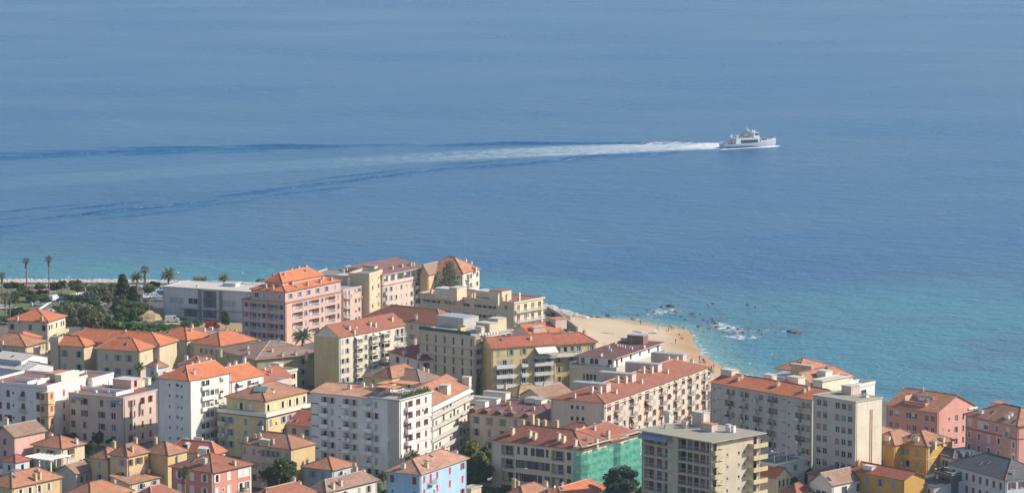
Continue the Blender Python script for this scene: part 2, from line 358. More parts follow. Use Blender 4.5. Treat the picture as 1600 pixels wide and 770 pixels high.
me=gridmesh('ground',gxs,gys,Z,EARTH); tag(link('ground',me),kind='structure')
# ---- beach
bxs=np.arange(W(862,495).x,W(1180,590).x,1.2); bys=np.arange(980,1190,1.2)
X,Y=grid(bxs,bys); P=np.stack([X,Y],1); Z,d,px=landz(P)
bpoly=np.array([tuple(W(a,b_,2.).xy) for a,b_ in [(884,497),(890,488),(940,482),(1000,488),(1070,500),(1120,515),(1135,545),(1230,588),(1210,660),(1100,660),(1000,600),(930,575),(893,545)]])
i=np.arange((len(bxs)-1)*(len(bys)-1)); cc=i%(len(bxs)-1); rr=i//(len(bxs)-1)
cent=np.stack([bxs[cc]+.6,bys[rr]+.6],1); keep=inside(cent,bpoly)&(landz(cent)[0]>-.4)
m,t=newmat('sand'); g=t.new('NewGeometry'); n=t.noise(g.outputs['Position'],.07,5,.6); n2=t.noise(g.outputs['Position'],.9,4,.65)
sep=t.new('SeparateXYZ'); t.l(g.outputs['Position'],sep.inputs[0])
c=t.ramp(n,[(.35,(.48,.37,.25)),(.65,(.55,.44,.31))]); c=t.mix(t.math('MULTIPLY',t.ramp(n2,[(.5,0),(.75,1)]),.3),c,(.36,.26,.16))
wet=t.ramp(t.math('ADD',sep.outputs[2],t.math('MULTIPLY',t.math('SUBTRACT',n,.5),.9)),[(.15,1),(.75,0)])
c=t.mix(t.math('MULTIPLY',wet,.85),c,(.40,.24,.11)); t.l(c,t.b.inputs['Base Color']); t.b.inputs['Roughness'].default_value=.9; t.bump(n2,.5,.15)
me=gridmesh('beach',bxs,bys,Z+.06+.05*fbm(X/3,Y/3,5),m,keep=keep); tag(link('beach',me),kind='structure')
def sheet(name,pts,z,m,thick=0):
    """flat sheet (or slab) through photo pixels at height z"""
    q=[W(a,b,z) for a,b in pts]; mb=MB()
    mb.poly(q)
    if thick:
        for i in range(len(q)):
            a,b_=q[i],q[(i+1)%len(q)]; mb.poly([a,b_,b_-Vector((0,0,thick)),a-Vector((0,0,thick))])
    o=mb.build(name,m); tag(o,kind='structure'); return o
sheet('road',[(-60,449.5),(-60,446.6),(210,446.6),(400,451),(560,458),(560,464),(400,456),(210,450)],G+.03,ASPH)
sheet('promenade',[(-60,446.4),(-60,443.6),(210,443.4),(400,447.5),(560,454.5),(560,457.6),(400,450.6),(210,446.4)],G+.13,PAVE,.14)
sheet('car_park',[(196,490),(150,476),(148,462),(225,459),(300,456),(300,500),(262,500)],G+.034,ASPH)
sheet('driveway',[(60,486),(96,478),(88,466),(95,463),(143,450),(147,453),(110,470),(125,487),(100,492)],G+.038,PAVE)
sheet('lawn',[(-40,500),(-40,452),(60,452),(140,452),(95,468),(60,485)],G+.02,LAWN)
sheet('play_surface',[(30,455.5),(76,450.5),(80,455.5),(52,460.5),(28,460)],G+.06,REDG,.06)
sheet('street',[(720,790),(745,700),(775,640),(770,615),(790,600),(800,640),(770,700),(765,790)],G+.03,ASPH)
sheet('yard',[(240,520),(262,497),(400,500),(400,540),(300,530)],G+.026,DIRT)
# ================================================================ FOLIAGE MATERIALS
LEAFM={}
def leafmat(k,c,c2):
    m,t=newmat('leaves_'+k); g=t.new('NewGeometry'); r=g.outputs['Random Per Island']; oi=t.new('ObjectInfo').outputs['Random']
    c_=t.ramp(r,[(0,tuple(x*.55 for x in c)),(.45,c),(.8,c2),(1,tuple(min(1,x*1.25) for x in c2))])
    c_=t.mix(t.math('MULTIPLY',oi,.35),c_,tuple((a+b)/2*.8 for a,b in zip(c,c2)))
    n=t.noise(g.outputs['Position'],.45,3); c_=t.mix(t.math('MULTIPLY',t.ramp(n,[(.4,0),(.65,1)]),.35),c_,c2)
    t.l(c_,t.b.inputs['Base Color']); t.b.inputs['Roughness'].default_value=.65
    tr=t.new('BsdfTranslucent'); t.l(c_,tr.inputs[0]); mx=t.new('MixShader'); mx.inputs[0].default_value=.38
    out=t.n['Material Output']; t.l(t.b.outputs[0],mx.inputs[1]); t.l(tr.outputs[0],mx.inputs[2]); t.l(mx.outputs[0],out.inputs[0])
    LEAFM[k]=m
for a in (('dark',(0.051,0.087,0.036),(0.087,0.138,0.043)),('mid',(0.087,0.145,0.043),(0.145,0.217,0.065)),('olive',(0.145,0.174,0.072),(0.232,0.246,0.116)),('yellow',(0.232,0.261,0.051),(0.300,0.300,0.087)),('blue',(0.076,0.141,0.098),(0.141,0.217,0.141)),
          ('bright',(0.087,0.189,0.043),(0.145,0.290,0.072)),('dry',(0.300,0.246,0.116),(0.300,0.300,0.174)),('palm',(0.102,0.145,0.058),(0.189,0.232,0.102)),('skirt',(0.246,0.174,0.102),(0.300,0.261,0.145)),('pine',(0.11,0.14,0.09),(0.2,0.22,0.15))): leafmat(*a)
BARK=plain('bark',(.16,.12,.085),.9,var=.3); PBARK=plain('palm_bark',(.22,.17,.12),.9,var=.3)
# ================================================================ BUILDING KIT
MESHC={}
def cached(key,fn):
    if key not in MESHC: MESHC[key]=fn()
    return MESHC[key]
def window_mesh(w,h,fr,tr):
    def f():
        b=MB(); t=.07; y0,y1=.10,.16
        b.box(-w/2,y0,0,-w/2+t,y1,h); b.box(w/2-t,y0,0,w/2,y1,h); b.box(-w/2+t,y0,0,w/2-t,y1,t); b.box(-w/2+t,y0,h-t,w/2-t,y1,h)
        n=max(1,round(w/.75))
        for i in range(1,n):
            x=-w/2+w*i/n; b.box(x-.035,y0,t,x+.035,y1-.01,h-t)
        if h<2.0: b.box(-w/2-.08,-.09,-.09,w/2+.08,.0,-.002,1)
        if tr:
            q=.17; b.box(-w/2-q,-.05,-.02,-w/2-.003,-.001,h+q,1); b.box(w/2+.003,-.05,-.02,w/2+q,-.001,h+q,1); b.box(-w/2-.003,-.05,h+.003,w/2+.003,-.001,h+q,1)
        return b.mesh('window',[plain('frame_'+fr,SC[fr],.5,var=.05),plain('trim_'+(tr or 'sill'),SC[tr] if tr else (.5,.47,.42),.8)])
    return cached(('win',round(w,2),round(h,2),fr,tr),f)
def pane_mesh(w,h,g):
    def f():
        b=MB(); b.poly([(-w/2+.06,.14,.06),(w/2-.06,.14,.06),(w/2-.06,.14,h-.06),(-w/2+.06,.14,h-.06)]); return b.mesh('pane',[g])
    return cached(('pane',round(w,2),round(h,2),g.name),f)
def shutter_mesh(w,h,c,ins=False):
    def f():
        b=MB(); y0=-.07 if not ins else .02; b.box(-w/2,y0,0,w/2,y0+.045,h)
        n=max(3,int(h/.35))
        for i in range(n):
            z=.06+(h-.1)*i/n; b.box(-w/2+.05,y0-.018,z,w/2-.05,y0-.001,z+.6*h/n)
        return b.mesh('shutter',[shut(c)])
    return cached(('sh',round(w,2),round(h,2),c,ins),f)
def blind_mesh(w,h,c):
    def f():
        b=MB(); b.box(-w/2+.01,.04,0,w/2-.01,.085,h-.01); 
        n=int(h/.3)
        for i in range(n): b.box(-w/2+.02,.03,i*h/n+.02,w/2-.02,.039,(i+.75)*h/n)
        return b.mesh('roller_blind',[{'l':BLIND,'b':BLINDB,'m':plain('maroon_blind',(.22,.085,.07),.7)}[c]])
    return cached(('bl',round(w,2),round(h,2),c),f)
def railing_mb(L,h,style,D,m0=0):
    """railing round a slab: front at y=-D, returns to y=0"""
    b=MB()
    if style=='solid':
        b.box(-L/2,-D,0,L/2,-D+.1,h); b.box(-L/2,-D+.1,0,-L/2+.1,-.002,h); b.box(L/2-.1,-D+.1,0,L/2,-.002,h)
        b.box(-L/2-.03,-D-.03,h,L/2+.03,-D+.13,h+.05)
    else:
        t=.035 if style=='bars' else .06; sp_=.32 if style=='bars' else .36
        b.box(-L/2,-D,h-.06,L/2,-D+.07,h); b.box(-L/2,-D,.06,L/2,-D+.05,.11)
        for x in (-L/2,L/2-.06): b.box(x,-D+.07,h-.06,x+.06,0,h-.003)
        n=int(L/sp_)
        for i in range(n+1):
            x=-L/2+L*i/max(1,n); b.box(x-t/2,-D+.01,.11,x+t/2,-D+.01+t,h-.06)
        n=max(1,int(D/sp_))
        for i in range(n):
            y=-D+D*(i+1)/(n+1)
            for x in (-L/2+.01,L/2-.01-t): b.box(x,y,0,x+t,y+t,h-.06)
        if style=='glass':
            b.box(-L/2+.03,-D+.02,.12,L/2-.03,-D+.035,h-.08,1)
    return b
def balcony_mesh(L,D,m): 
    def f():
        b=MB(); b.box(-L/2,-D,-.16,L/2,-.001,0); b.box(-L/2-.03,-D-.03,-.05,L/2+.03,-D,.02)
        return b.mesh('balcony',[m])
    return cached(('bal',round(L,2),D,m.name),f)
RC={'white':WHITE,'dark':DARK,'metal':METAL,'conc':CONCL,'grey':CONC}
def clutter(parent,L,D,z):
    """what people keep on balconies"""
    r=R.random()
    if r<.28:
        x=R.uniform(-L/2+.4,L/2-.4); m=cached('plantpot',lambda: plantpot()); link('potted_plant',m,parent,(x,-D+.35,z),R.random()*6,(1,1,R.uniform(.7,1.3)))
    elif r<.45:
        m=cached(('towel',R.randint(0,4)),lambda: towel()); link('laundry',m,parent,(R.uniform(-L/2+.6,L/2-.6),-D-.02,z+.35))
    elif r<.6:
        m=cached('acu',lambda: acunit()); link('air_conditioner',m,parent,(R.choice([-1,1])*(L/2-.55),-.3,z))
    elif r<.72:
        m=cached('chairb',lambda: tablechair()); link('patio_table',m,parent,(R.uniform(-L/2+.6,L/2-.6),-D*.5,z))
def plantpot():
    b=MB(); b.tube((0,0,0),(0,0,.35),.16,.22,7,0)
    rr=random.Random(3)
    for i in range(40):
        a=rr.uniform(0,6.28); q=rr.uniform(.1,.45); h=rr.uniform(.4,1.15); c=Vector((q*math.cos(a),q*math.sin(a),h)); d=Vector((rr.gauss(0,1),rr.gauss(0,1),rr.gauss(0,1))).normalized()*.16; e=d.orthogonal().normalized()*.11
        b.poly([c-d,c-e,c+d,c+e],1)
    return b.mesh('potted_plant',[POT,LEAFM['mid']])
def towel():
    c=R.choice([(.6,.6,.62),(.15,.25,.5),(.55,.15,.12),(.6,.5,.3),(.2,.35,.3)]); b=MB(); b.box(-.5,0,0,.1,.03,.75); b.box(.15,0,.1,.6,.03,.75,1)
    return b.mesh('laundry',[plain('cloth%.2f'%c[0],c),WHITE])
def acunit():
    b=MB(); b.box(-.4,-.16,.1,.4,.14,.68); b.tube((.12,-.165,.4),(.12,-.19,.4),.22,.22,10,1); b.box(-.3,-.1,0,-.2,.1,.1); b.box(.2,-.1,0,.3,.1,.1)
    return b.mesh('air_conditioner',[WHITE,CONC])
def tablechair():
    b=MB(); b.tube((0,0,.7),(0,0,.74),.38,.38,10); b.tube((0,0,0),(0,0,.7),.04,.04,5); b.box(.5,-.2,.4,.9,.2,.44); b.box(.88,-.2,.44,.92,.2,.85)
    for x in (.52,.86):
        for y in (-.18,.16): b.box(x,y,0,x+.03,y+.03,.4)
    return b.mesh('patio_table',[WHITE])
def chimney_mesh(w,d,h,wallc,npot,cap):
    def f():
        b=MB(); b.box(-w/2,-d/2,-1.2,w/2,d/2,h); b.box(-w/2-.06,-d/2-.06,h,w/2+.06,d/2+.06,h+.1,1)
        for i in range(npot):
            x=-w/2+w*(i+.5)/npot; b.tube((x,0,h+.1),(x,0,h+.48),.13,.10,7,2)
        if cap=='tent':
            for s in (-1,1): b.box(s*w*.42-.05,-d*.42,h+.1,s*w*.42+.05,d*.42,h+.35,1)
            b.poly([(-w/2-.1,-d/2-.08,h+.35),(w/2+.1,-d/2-.08,h+.35),(w/2+.1,0,h+.6),(-w/2-.1,0,h+.6)],2); b.poly([(w/2+.1,d/2+.08,h+.35),(-w/2-.1,d/2+.08,h+.35),(-w/2-.1,0,h+.6),(w/2+.1,0,h+.6)],2)
            b.poly([(-w/2-.1,-d/2-.08,h+.35),(-w/2-.1,d/2+.08,h+.35),(w/2+.1,d/2+.08,h+.35),(w/2+.1,-d/2-.08,h+.35)],2)
        return b.mesh('chimney',[wallc,CONCL,POT])
    return cached(('ch',round(w,2),round(d,2),round(h,2),wallc.name,npot,cap),f)
def dish_mesh():
    b=MB(); b.tube((0,0,-.5),(0,0,.5),.03,.03,5)
    n=12; c=(0,-.12,.6)
    for i in range(n):
        a0,a1=2*math.pi*i/n,2*math.pi*(i+1)/n
        b.poly([(0,-.02,.6),(.36*math.cos(a0),-.16,.6+.36*math.sin(a0)),(.36*math.cos(a1),-.16,.6+.36*math.sin(a1))],1)
    b.tube((0,-.02,.45),(0,-.42,.6),.015,.015,4)
    return b.mesh('satellite_dish',[METAL,WHITE])
def aerial_mesh():
    b=MB(); b.tube((0,0,-.5),(0,0,2.3),.035,.03,5)
    for z,l in ((2.2,.5),(2.05,.45),(1.9,.4),(1.6,.5)): b.tube((-l,0,z),(l,0,z),.018,.018,4)
    b.tube((0,-.6,2.0),(0,.5,2.0),.02,.02,4)
    return b.mesh('aerial',[METAL])
def skylight_mesh():
    b=MB(); b.box(-.5,-.65,0,.5,.65,.08); b.box(-.42,-.57,.08,.42,.57,.095,1); return b.mesh('skylight',[CONC,GLASS[3]])
def solar_mesh():
    b=MB(); b.box(-1.2,-.9,.1,1.2,.9,.18); b.box(-1.12,-.82,.18,-.03,.82,.195,1); b.box(.03,-.82,.18,1.12,.82,.195,1)
    return b.mesh('solar_panel',[ZINC,GREENGL])
class Roof:
    def __init__(s,x0,x1,y0,y1,z,rise,over,kind,axis=None):
        s.a=(x0-over,x1+over,y0-over,y1+over); s.z=z; s.rise=rise; s.kind=kind; s.over=over; s.axis=axis
        s.lx=x1-x0+2*over; s.ly=y1-y0+2*over
    def h(s,x,y):
        x0,x1,y0,y1=s.a
        x=min(max(x,x0),x1); y=min(max(y,y0),y1)
        if s.kind=='flat': return s.z
        if s.kind=='shed':
            k={'F':(y-y0)/s.ly,'K':(y1-y)/s.ly,'R':(x1-x)/s.lx,'L':(x-x0)/s.lx}[s.axis]; return s.z+s.rise*k
        if s.axis=='x': half=s.ly/2; d=min(y-y0,y1-y)
        else: half=s.lx/2; d=min(x-x0,x1-x)
        if 'hip' in s.kind:
            e=(x-x0,x1-x) if s.axis=='x' else (y-y0,y1-y)
            if s.kind in('hip','hip0'): d=min(d,e[0])
            if s.kind in('hip','hip1'): d=min(d,e[1])
        return s.z+s.rise*min(1,d/half)
def roofpolys(r):
    x0,x1,y0,y1=r.a; z=r.z; t=z+r.rise
    if r.kind=='shed':
        za={'F':(z,z,t,t),'K':(t,t,z,z),'R':(t,z,z,t),'L':(z,t,t,z)}[r.axis]
        return [[(x0,y0,za[0]),(x1,y0,za[1]),(x1,y1,za[2]),(x0,y1,za[3])]],[]
    ax=r.axis; a0,a1,b0,b1=(x0,x1,y0,y1) if ax=='x' else (y0,y1,x0,x1)
    half=(b1-b0)/2; bm=(b0+b1)/2
    h0=half if r.kind in('hip','hip0') else 0; h1=half if r.kind in('hip','hip1') else 0
    if h0+h1>(a1-a0): k=(a1-a0)/(h0+h1); h0*=k;h1*=k
    r0,r1=(a0+h0,bm,t),(a1-h1,bm,t)
    P=[[(a0,b0,z),(a1,b0,z),r1,r0],[(a1,b1,z),(a0,b1,z),r0,r1]]
    lines=[(r0,r1)]
    if h0: P.append([(a0,b1,z),(a0,b0,z),r0]); lines+=[((a0,b0,z),r0),((a0,b1,z),r0)]
    if h1: P.append([(a1,b0,z),(a1,b1,z),r1]); lines+=[((a1,b0,z),r1),((a1,b1,z),r1)]
    G_=[]
    if not h0: G_.append([(a0+r.over,b1-r.over),(a0+r.over,b0+r.over),(a0+r.over,bm)])
    if not h1: G_.append([(a1-r.over,b0+r.over),(a1-r.over,b1-r.over),(a1-r.over,bm)])
    if ax=='y':
        sw=lambda p:(p[1],p[0],*p[2:]); P=[[sw(p) for p in q][::-1] for q in P]; lines=[(sw(a),sw(b)) for a,b in lines]; G_=[[sw(p) for p in q] for q in G_]
    return P,(lines,G_)
def build_roof(parent,x0,x1,y0,y1,z,spec,wallm,trim=None,name='roof'):
    kind,rise,mat=spec[:3]; over=spec[3] if len(spec)>3 else .45; axis=spec[4] if len(spec)>4 else ('x' if (x1-x0)>=(y1-y0) else 'y')
    if kind=='flat':
        # slab plus parapet ring
        r=Roof(x0,x1,y0,y1,z,0,over,'flat'); b=MB(); o=over
        b.box(x0-o,y0-o,z-.02,x1+o,y1+o,z+.12); ob=b.build(name,[trim or CONCL],parent)
        q=MB(); q.box(x0-o+.03,y0-o+.03,z+.121,x1+o-.03,y1+o-.03,z+.15); q.build('roof_surface',[mat],ob)
        if rise>0:
            p=MB(); tk=.22; X0,X1,Y0,Y1=x0-o,x1+o,y0-o,y1+o; Z0,Z1=z+.121,z+rise
            p.box(X0,Y0,Z0,X1,Y0+tk,Z1); p.box(X0,Y1-tk,Z0,X1,Y1,Z1); p.box(X0,Y0+tk,Z0,X0+tk,Y1-tk,Z1); p.box(X1-tk,Y0+tk,Z0,X1,Y1-tk,Z1)
            p.box(X0-.03,Y0-.03,Z1,X1+.03,Y0+tk+.03,Z1+.06,1); p.box(X0-.03,Y1-tk-.03,Z1,X1+.03,Y1+.03,Z1+.06,1); p.box(X0-.03,Y0+tk+.03,Z1,X0+tk+.03,Y1-tk-.03,Z1+.06,1); p.box(X1-tk-.03,Y0+tk+.03,Z1,X1+.03,Y1-tk-.03,Z1+.06,1)
            p.build('parapet',[wallm,CONCL],ob)
        r.ob=ob; r.z=z+.15; return r
    r=Roof(x0,x1,y0,y1,z+.10,rise,over,kind,axis); P,extra=roofpolys(r)
    b=MB(); uvs=[]; T=.13
    for q in P:
        pts=[Vector(p) for p in q]; n=(pts[1]-pts[0]).cross(pts[2]-pts[0]).normalized()
        if n.z<0: n=-n; 
        up=Vector((0,0,1)); u=up.cross(n); u=u.normalized() if u.length>1e-6 else Vector((1,0,0)); v=n.cross(u)
        b.poly(pts,0); uvs+=[(p.dot(u)+.37*len(uvs),p.dot(v)) for p in pts]
    def skirt(edges):
        for a,c in edges:
            a=Vector(a);c=Vector(c); b.poly([a,c,c-Vector((0,0,T)),a-Vector((0,0,T))],1); uvs.extend([(0,0)]*4)
    for q in P:
        n=len(q)
        for i in range(n):
            a,c=q[i],q[(i+1)%n]
            # boundary edges only
            cnt=sum(1 for s in P for j in range(len(s)) if (s[j]==a and s[(j+1)%len(s)]==c) or (s[j]==c and s[(j+1)%len(s)]==a))
            if cnt==1: skirt([(a,c)])
        b.poly([Vector(p)-Vector((0,0,T)) for p in q][::-1],2); uvs.extend([(0,0)]*n)
    me=b.mesh(name,[mat,FASC if trim is None else trim,FASCL]); ul=me.uv_layers.new(name='UVMap')
    ul.data.foreach_set('uv',np.array(uvs,dtype=np.float32).ravel())
    ob=link(name,me,parent); r.ob=ob
    if kind!='shed':
        lines,G_=extra
        q=MB(); rm=RIDGE_L if mat in (T_OR,T_LT,T_PEACH,T_SAL) and R.random()<.45 else (RIDGE_G if mat in(T_OLD,T_BRN) else RIDGE_D)
        for a,c in lines:
            if (Vector(a)-Vector(c)).length<.3: continue
            q.tube(Vector(a)+Vector((0,0,.02)),Vector(c)+Vector((0,0,.02)),.14,.14,6)
        if q.v: q.build('ridge_tiles',[rm],ob)
        if G_:
            for tri in G_:
                g=MB()
                (ax_,ay_),(bx_,by_),(mx_,my_)=tri; zt=r.h(mx_,my_)-T-.02; s=.0
                g.poly([(ax_,ay_,z-.02),(bx_,by_,z-.02),(mx_,my_,zt)]) 
                g.build('gable',[wallm],parent)
    else:
        g=MB(); X0,X1,Y0,Y1=x0,x1,y0,y1
        hh=lambda x,y:r.h(x,y)-T-.01
        for e in (((X0,Y0),(X1,Y0)),((X1,Y0),(X1,Y1)),((X1,Y1),(X0,Y1)),((X0,Y1),(X0,Y0))):
            (a0,a1),(c0,c1)=e; g.poly([(a0,a1,z-.02),(c0,c1,z-.02),(c0,c1,hh(c0,c1)),(a0,a1,hh(a0,a1))])
        g.build('gable',[wallm],parent)
    return r
ROT={'F':0,'R':math.pi/2,'K':math.pi,'L':-math.pi/2}
class Bld:
    def __init__(s,name,label,C,H,L=None,Rt=None,lx=None,rx=None,A=None,B=None,ang=None,wall='cream',g=G,group=None,cat=None,**kw):
        z=g+H; c=W(C[0],C[1],z); s.z=z; s.g=g; s.H=H; s.C=C; s.name=name
        if ang is not None: th=rad(ang); ex=Vector((math.cos(th),math.sin(th),0))
        elif L is not None: ex=(c-W(L[0],L[1],z)).normalized()
        else: ey=(W(Rt[0],Rt[1],z)-c).normalized(); ex=Vector((ey.y,-ey.x,0))
        ey=Vector((-ex.y,ex.x,0)); s.ex,s.ey,s.c=ex,ey,c; s.rz=math.atan2(ex.y,ex.x)
        if L is not None and lx is None: lx=L[0]
        if Rt is not None and rx is None: rx=Rt[0]
        s.A=A if A is not None else s.ext(c,-ex,lx); s.B=B if B is not None else s.ext(c,ey,rx)
        s.root=empty(name,(c.x,c.y,g),s.rz,label,cat or 'building',group); s.wall=wl(wall); s.roofs=[]
        if kw.get('main',True): s.block(-s.A,0,0,s.B,-1.0 if kw.get('deep',1) else 0,H,**{k:v for k,v in kw.items() if k not in('main','deep')})
    def ext(s,c,d,px):
        k=(px-800)/FPX; dep=c.y*cp+(CAMZ-c.z)*sp
        return (k*dep-c.x)/(d.x-k*d.y*cp)
    def loc(s,px,py,h):
        p=W(px,py,s.g+h)-s.c; return p.dot(s.ex),p.dot(s.ey)
    def onroof(s,px,py,r):
        h=r.z
        for i in range(14): x,y=s.loc(px,py,h); h=.5*h+.5*r.h(x,y)
        return x,y,r.h(x,y)
    def wing(s,C,H,lx=None,rx=None,A=None,B=None,z0=-1.0,**kw):
        c=W(C[0],C[1],s.g+H); p=c-s.c; x,y=p.dot(s.ex),p.dot(s.ey)
        A=A if A is not None else s.ext(c,-s.ex,lx); B=B if B is not None else s.ext(c,s.ey,rx)
        return s.block(x-A,x,y,y+B,z0,H,**kw)
    def block(s,x0,x1,y0,y1,z0,z1,roof=None,F=None,Rf=None,Lf=None,Kf=None,wall=None,trim=None,belt=None,quoin=None,**kw):
        wm=wl(wall) if wall else s.wall; b=MB(); posts=[]; s._ops={}
        for key,(o,e,n,Lg),fs in (('F',((x0,y0),(1,0),(0,-1),x1-x0),F),('R',((x1,y0),(0,1),(1,0),y1-y0),Rf),('K',((x1,y1),(-1,0),(0,1),x1-x0),Kf),('L',((x0,y1),(0,-1),(-1,0),y1-y0),Lf)):
            ops=[]
            if fs:
                for f_ in (fs if isinstance(fs,list) else [fs]): ops+=s.plan(Lg,z0,z1,f_,key)
            us=sorted({0,Lg}|{round(v,4) for op in ops for v in(op[0]-op[2]/2,op[0]+op[2]/2)}); vs=sorted({z0,z1}|{round(v,4) for op in ops for v in(op[1],op[1]+op[3])})
            pt=lambda u,v,d=0:(o[0]+e[0]*u-n[0]*d,o[1]+e[1]*u-n[1]*d,v)
            for j in range(len(vs)-1):
                vm=(vs[j]+vs[j+1])/2
                row=[op for op in ops if op[1]<vm<op[1]+op[3]]
                i=0
                while i<len(us)-1:
                    um=(us[i]+us[i+1])/2
                    if any(op[0]-op[2]/2<um<op[0]+op[2]/2 for op in row): i+=1; continue
                    k=i
                    while k+1<len(us)-1 and not any(op[0]-op[2]/2<(us[k+1]+us[k+2])/2<op[0]+op[2]/2 for op in row): k+=1
                    b.poly([pt(us[i],vs[j]),pt(us[k+1],vs[j]),pt(us[k+1],vs[j+1]),pt(us[i],vs[j+1])]); i=k+1
            s._ops[key]=ops
            for op in ops:
                u,v,w_,h_,ty,f_=op; dp=1.25 if ty=='l' else (5 if ty=='X' else .2); a,c_=u-w_/2,u+w_/2
                for q in (((a,v),(a,v+h_)),((c_,v+h_),(c_,v)),((a,v+h_),(c_,v+h_)),((c_,v),(a,v))):
                    (p0,q0),(p1,q1)=q; b.poly([pt(p0,q0),pt(p1,q1),pt(p1,q1,dp),pt(p0,q0,dp)])
                if ty in('l','X'): b.poly([pt(a,v,dp),pt(c_,v,dp),pt(c_,v+h_,dp),pt(a,v+h_,dp)])
                if ty!='X': posts.append((key,pt(u,v),u,op))
            if fs:
                f_=fs[0] if isinstance(fs,list) else fs; s.extras(key,pt,Lg,z0,z1,f_,ops,b)
        b.poly([(x0,y0,z1),(x1,y0,z1),(x1,y1,z1),(x0,y1,z1)])
        if kw.get('floor'): b.poly([(x0,y0,z0),(x0,y1,z0),(x1,y1,z0),(x1,y0,z0)])
        wo=b.build('wall',[wm],s.root)
        for key,p,u,op in posts: s.window(key,p,op)
        for key,(X_,Y_,Lg,fs) in (('F',(x0,y0,x1-x0,F)),('R',(x1,y0,y1-y0,Rf))):
            if fs and Lg>7 and z0<1:
                for u in ([.25] if key=='F' else [.4]) + ([Lg-.35] if Lg>14 else []):
                    q=MB(); q.tube((0,-.1,z0),(0,-.1,z1),.065,.065,5); q.build('drain_pipe',[R.choice([METAL,CONC,wm])],s.root,(X_+u,Y_,0) if key=='F' else (X_,Y_+u,0),ROT[key])
                hasb=[(o_[0]-o_[2]/2-.7,o_[0]+o_[2]/2+.7) for o_ in s._ops.get(key,[])]
                for _ in range(int(Lg/9)):
                    u=R.uniform(1,Lg-1); z=R.uniform(3,z1-2)
                    if all(not(a<u<b_) for a,b_ in hasb): link('air_conditioner',cached('acu',acunit),s.root,(X_+u,Y_-.2,z) if key=='F' else (X_+.2,Y_+u,z),ROT[key])
        if belt:
            for zz,cc in belt:
                q=MB(); q.box(x0-.09,y0-.09,zz,x1+.09,y0-.002,zz+.22); q.box(x1+.002,y0-.002,zz,x1+.09,y1,zz+.22); q.build('string_course',[plain('belt_'+cc,SC[cc] if cc in SC else WL[cc])],s.root)
        r=None
        if roof:
            r=build_roof(s.root,x0,x1,y0,y1,z1,roof,wm,trim); s.roofs.append(r)
            if (x1-x0)*(y1-y0)>90:
                for _ in range(R.randint(1,3)):
                    x,y=R.uniform(x0+1,x1-1),R.uniform(y0+1,y1-1); k_=R.random()
                    nm,me=('aerial',cached('aer',aerial_mesh)) if k_<.5 else (('satellite_dish',cached('dish',dish_mesh)) if k_<.7 else ('chimney',chimney_mesh(.6,.6,.9,wm,1,None)))
                    link(nm,me,r.ob,(x,y,r.h(x,y)),R.random()*3)
                if roof[0]!='flat' and R.random()<.7:
                    o_=link('skylight',cached('skyl',skylight_mesh),r.ob); x=x0+(x1-x0)*R.uniform(.3,.7); y=y0+(y1-y0)*.2
                    e_=.2; n_=Vector((-(r.h(x+e_,y)-r.h(x-e_,y))/(2*e_),-(r.h(x,y+e_)-r.h(x,y-e_))/(2*e_),1)).normalized(); o_.location=(x,y,r.h(x,y)+.01); o_.rotation_euler=(math.acos(n_.z),0,math.atan2(n_.y,n_.x)+math.pi/2) if n_.z<.999 else (0,0,0)
        r_=r or Roof(x0,x1,y0,y1,z1,0,0,'flat'); r_.box=(x0,x1,y0,y1,z1); s.last=r_
        return r_
    def plan(s,Lg,z0,z1,f,key):
        rows=f['rows']; nf=f.get('n',1 if isinstance(rows,str) else len(rows)); sh=f.get('sh',3.0); m=f.get('m',.5); top=f.get('top',.75); m2=f.get('m2',m)
        ops=[]; rr=[rows]*nf if isinstance(rows,str) else rows
        for k,row in enumerate(rr):
            head=z1-top-k*sh; cw=(Lg-m-m2)/max(1,len(row)); i=0
            while i<len(row):
                ch=row[i]; u=m+cw*(i+.5)
                w_=f.get('w',1.05); h_=f.get('h',1.5)
                if ch=='-' or head-2.4<z0: i+=1; continue
                if ch in 'dDlabX':
                    j=i
                    while ch in 'dlX' and j+1<len(row) and row[j+1]==ch: j+=1
                    n=j-i+1
                    if ch=='X':
                        ops.append((m+cw*(i+n/2),head-f.get('xh',2.9),cw*n-.2,f.get('xh',2.9),'X',f))
                    elif ch=='l':
                        W_=cw*n-.35; ops.append((m+cw*(i+n/2),head-2.45,W_,2.45,'l',f))
                    else:
                        dh=f.get('dh',2.25); 
                        for q in range(n): ops.append((m+cw*(i+q+.5),head-dh,f.get('dw',w_+.1),dh,ch+('0' if q else str(n)),f))
                    i=j+1; continue
                if ch=='s': w_,h_=.6,.75
                if ch=='S': w_,h_=.7,h_
                if ch=='W': w_=min(cw-.4,2.3)
                if ch=='V': w_=cw-.25; h_=f.get('vh',1.5)
                if ch=='g': w_=min(1.7,cw-.3); h_=.35
                w_=min(w_,cw-.12)
                ops.append((u,head-h_-(.3 if ch=='s' else 0),w_,h_,ch,f)); i+=1
        f['_cw']=(Lg-m-m2)/max(1,len(rr[0]))
        return ops
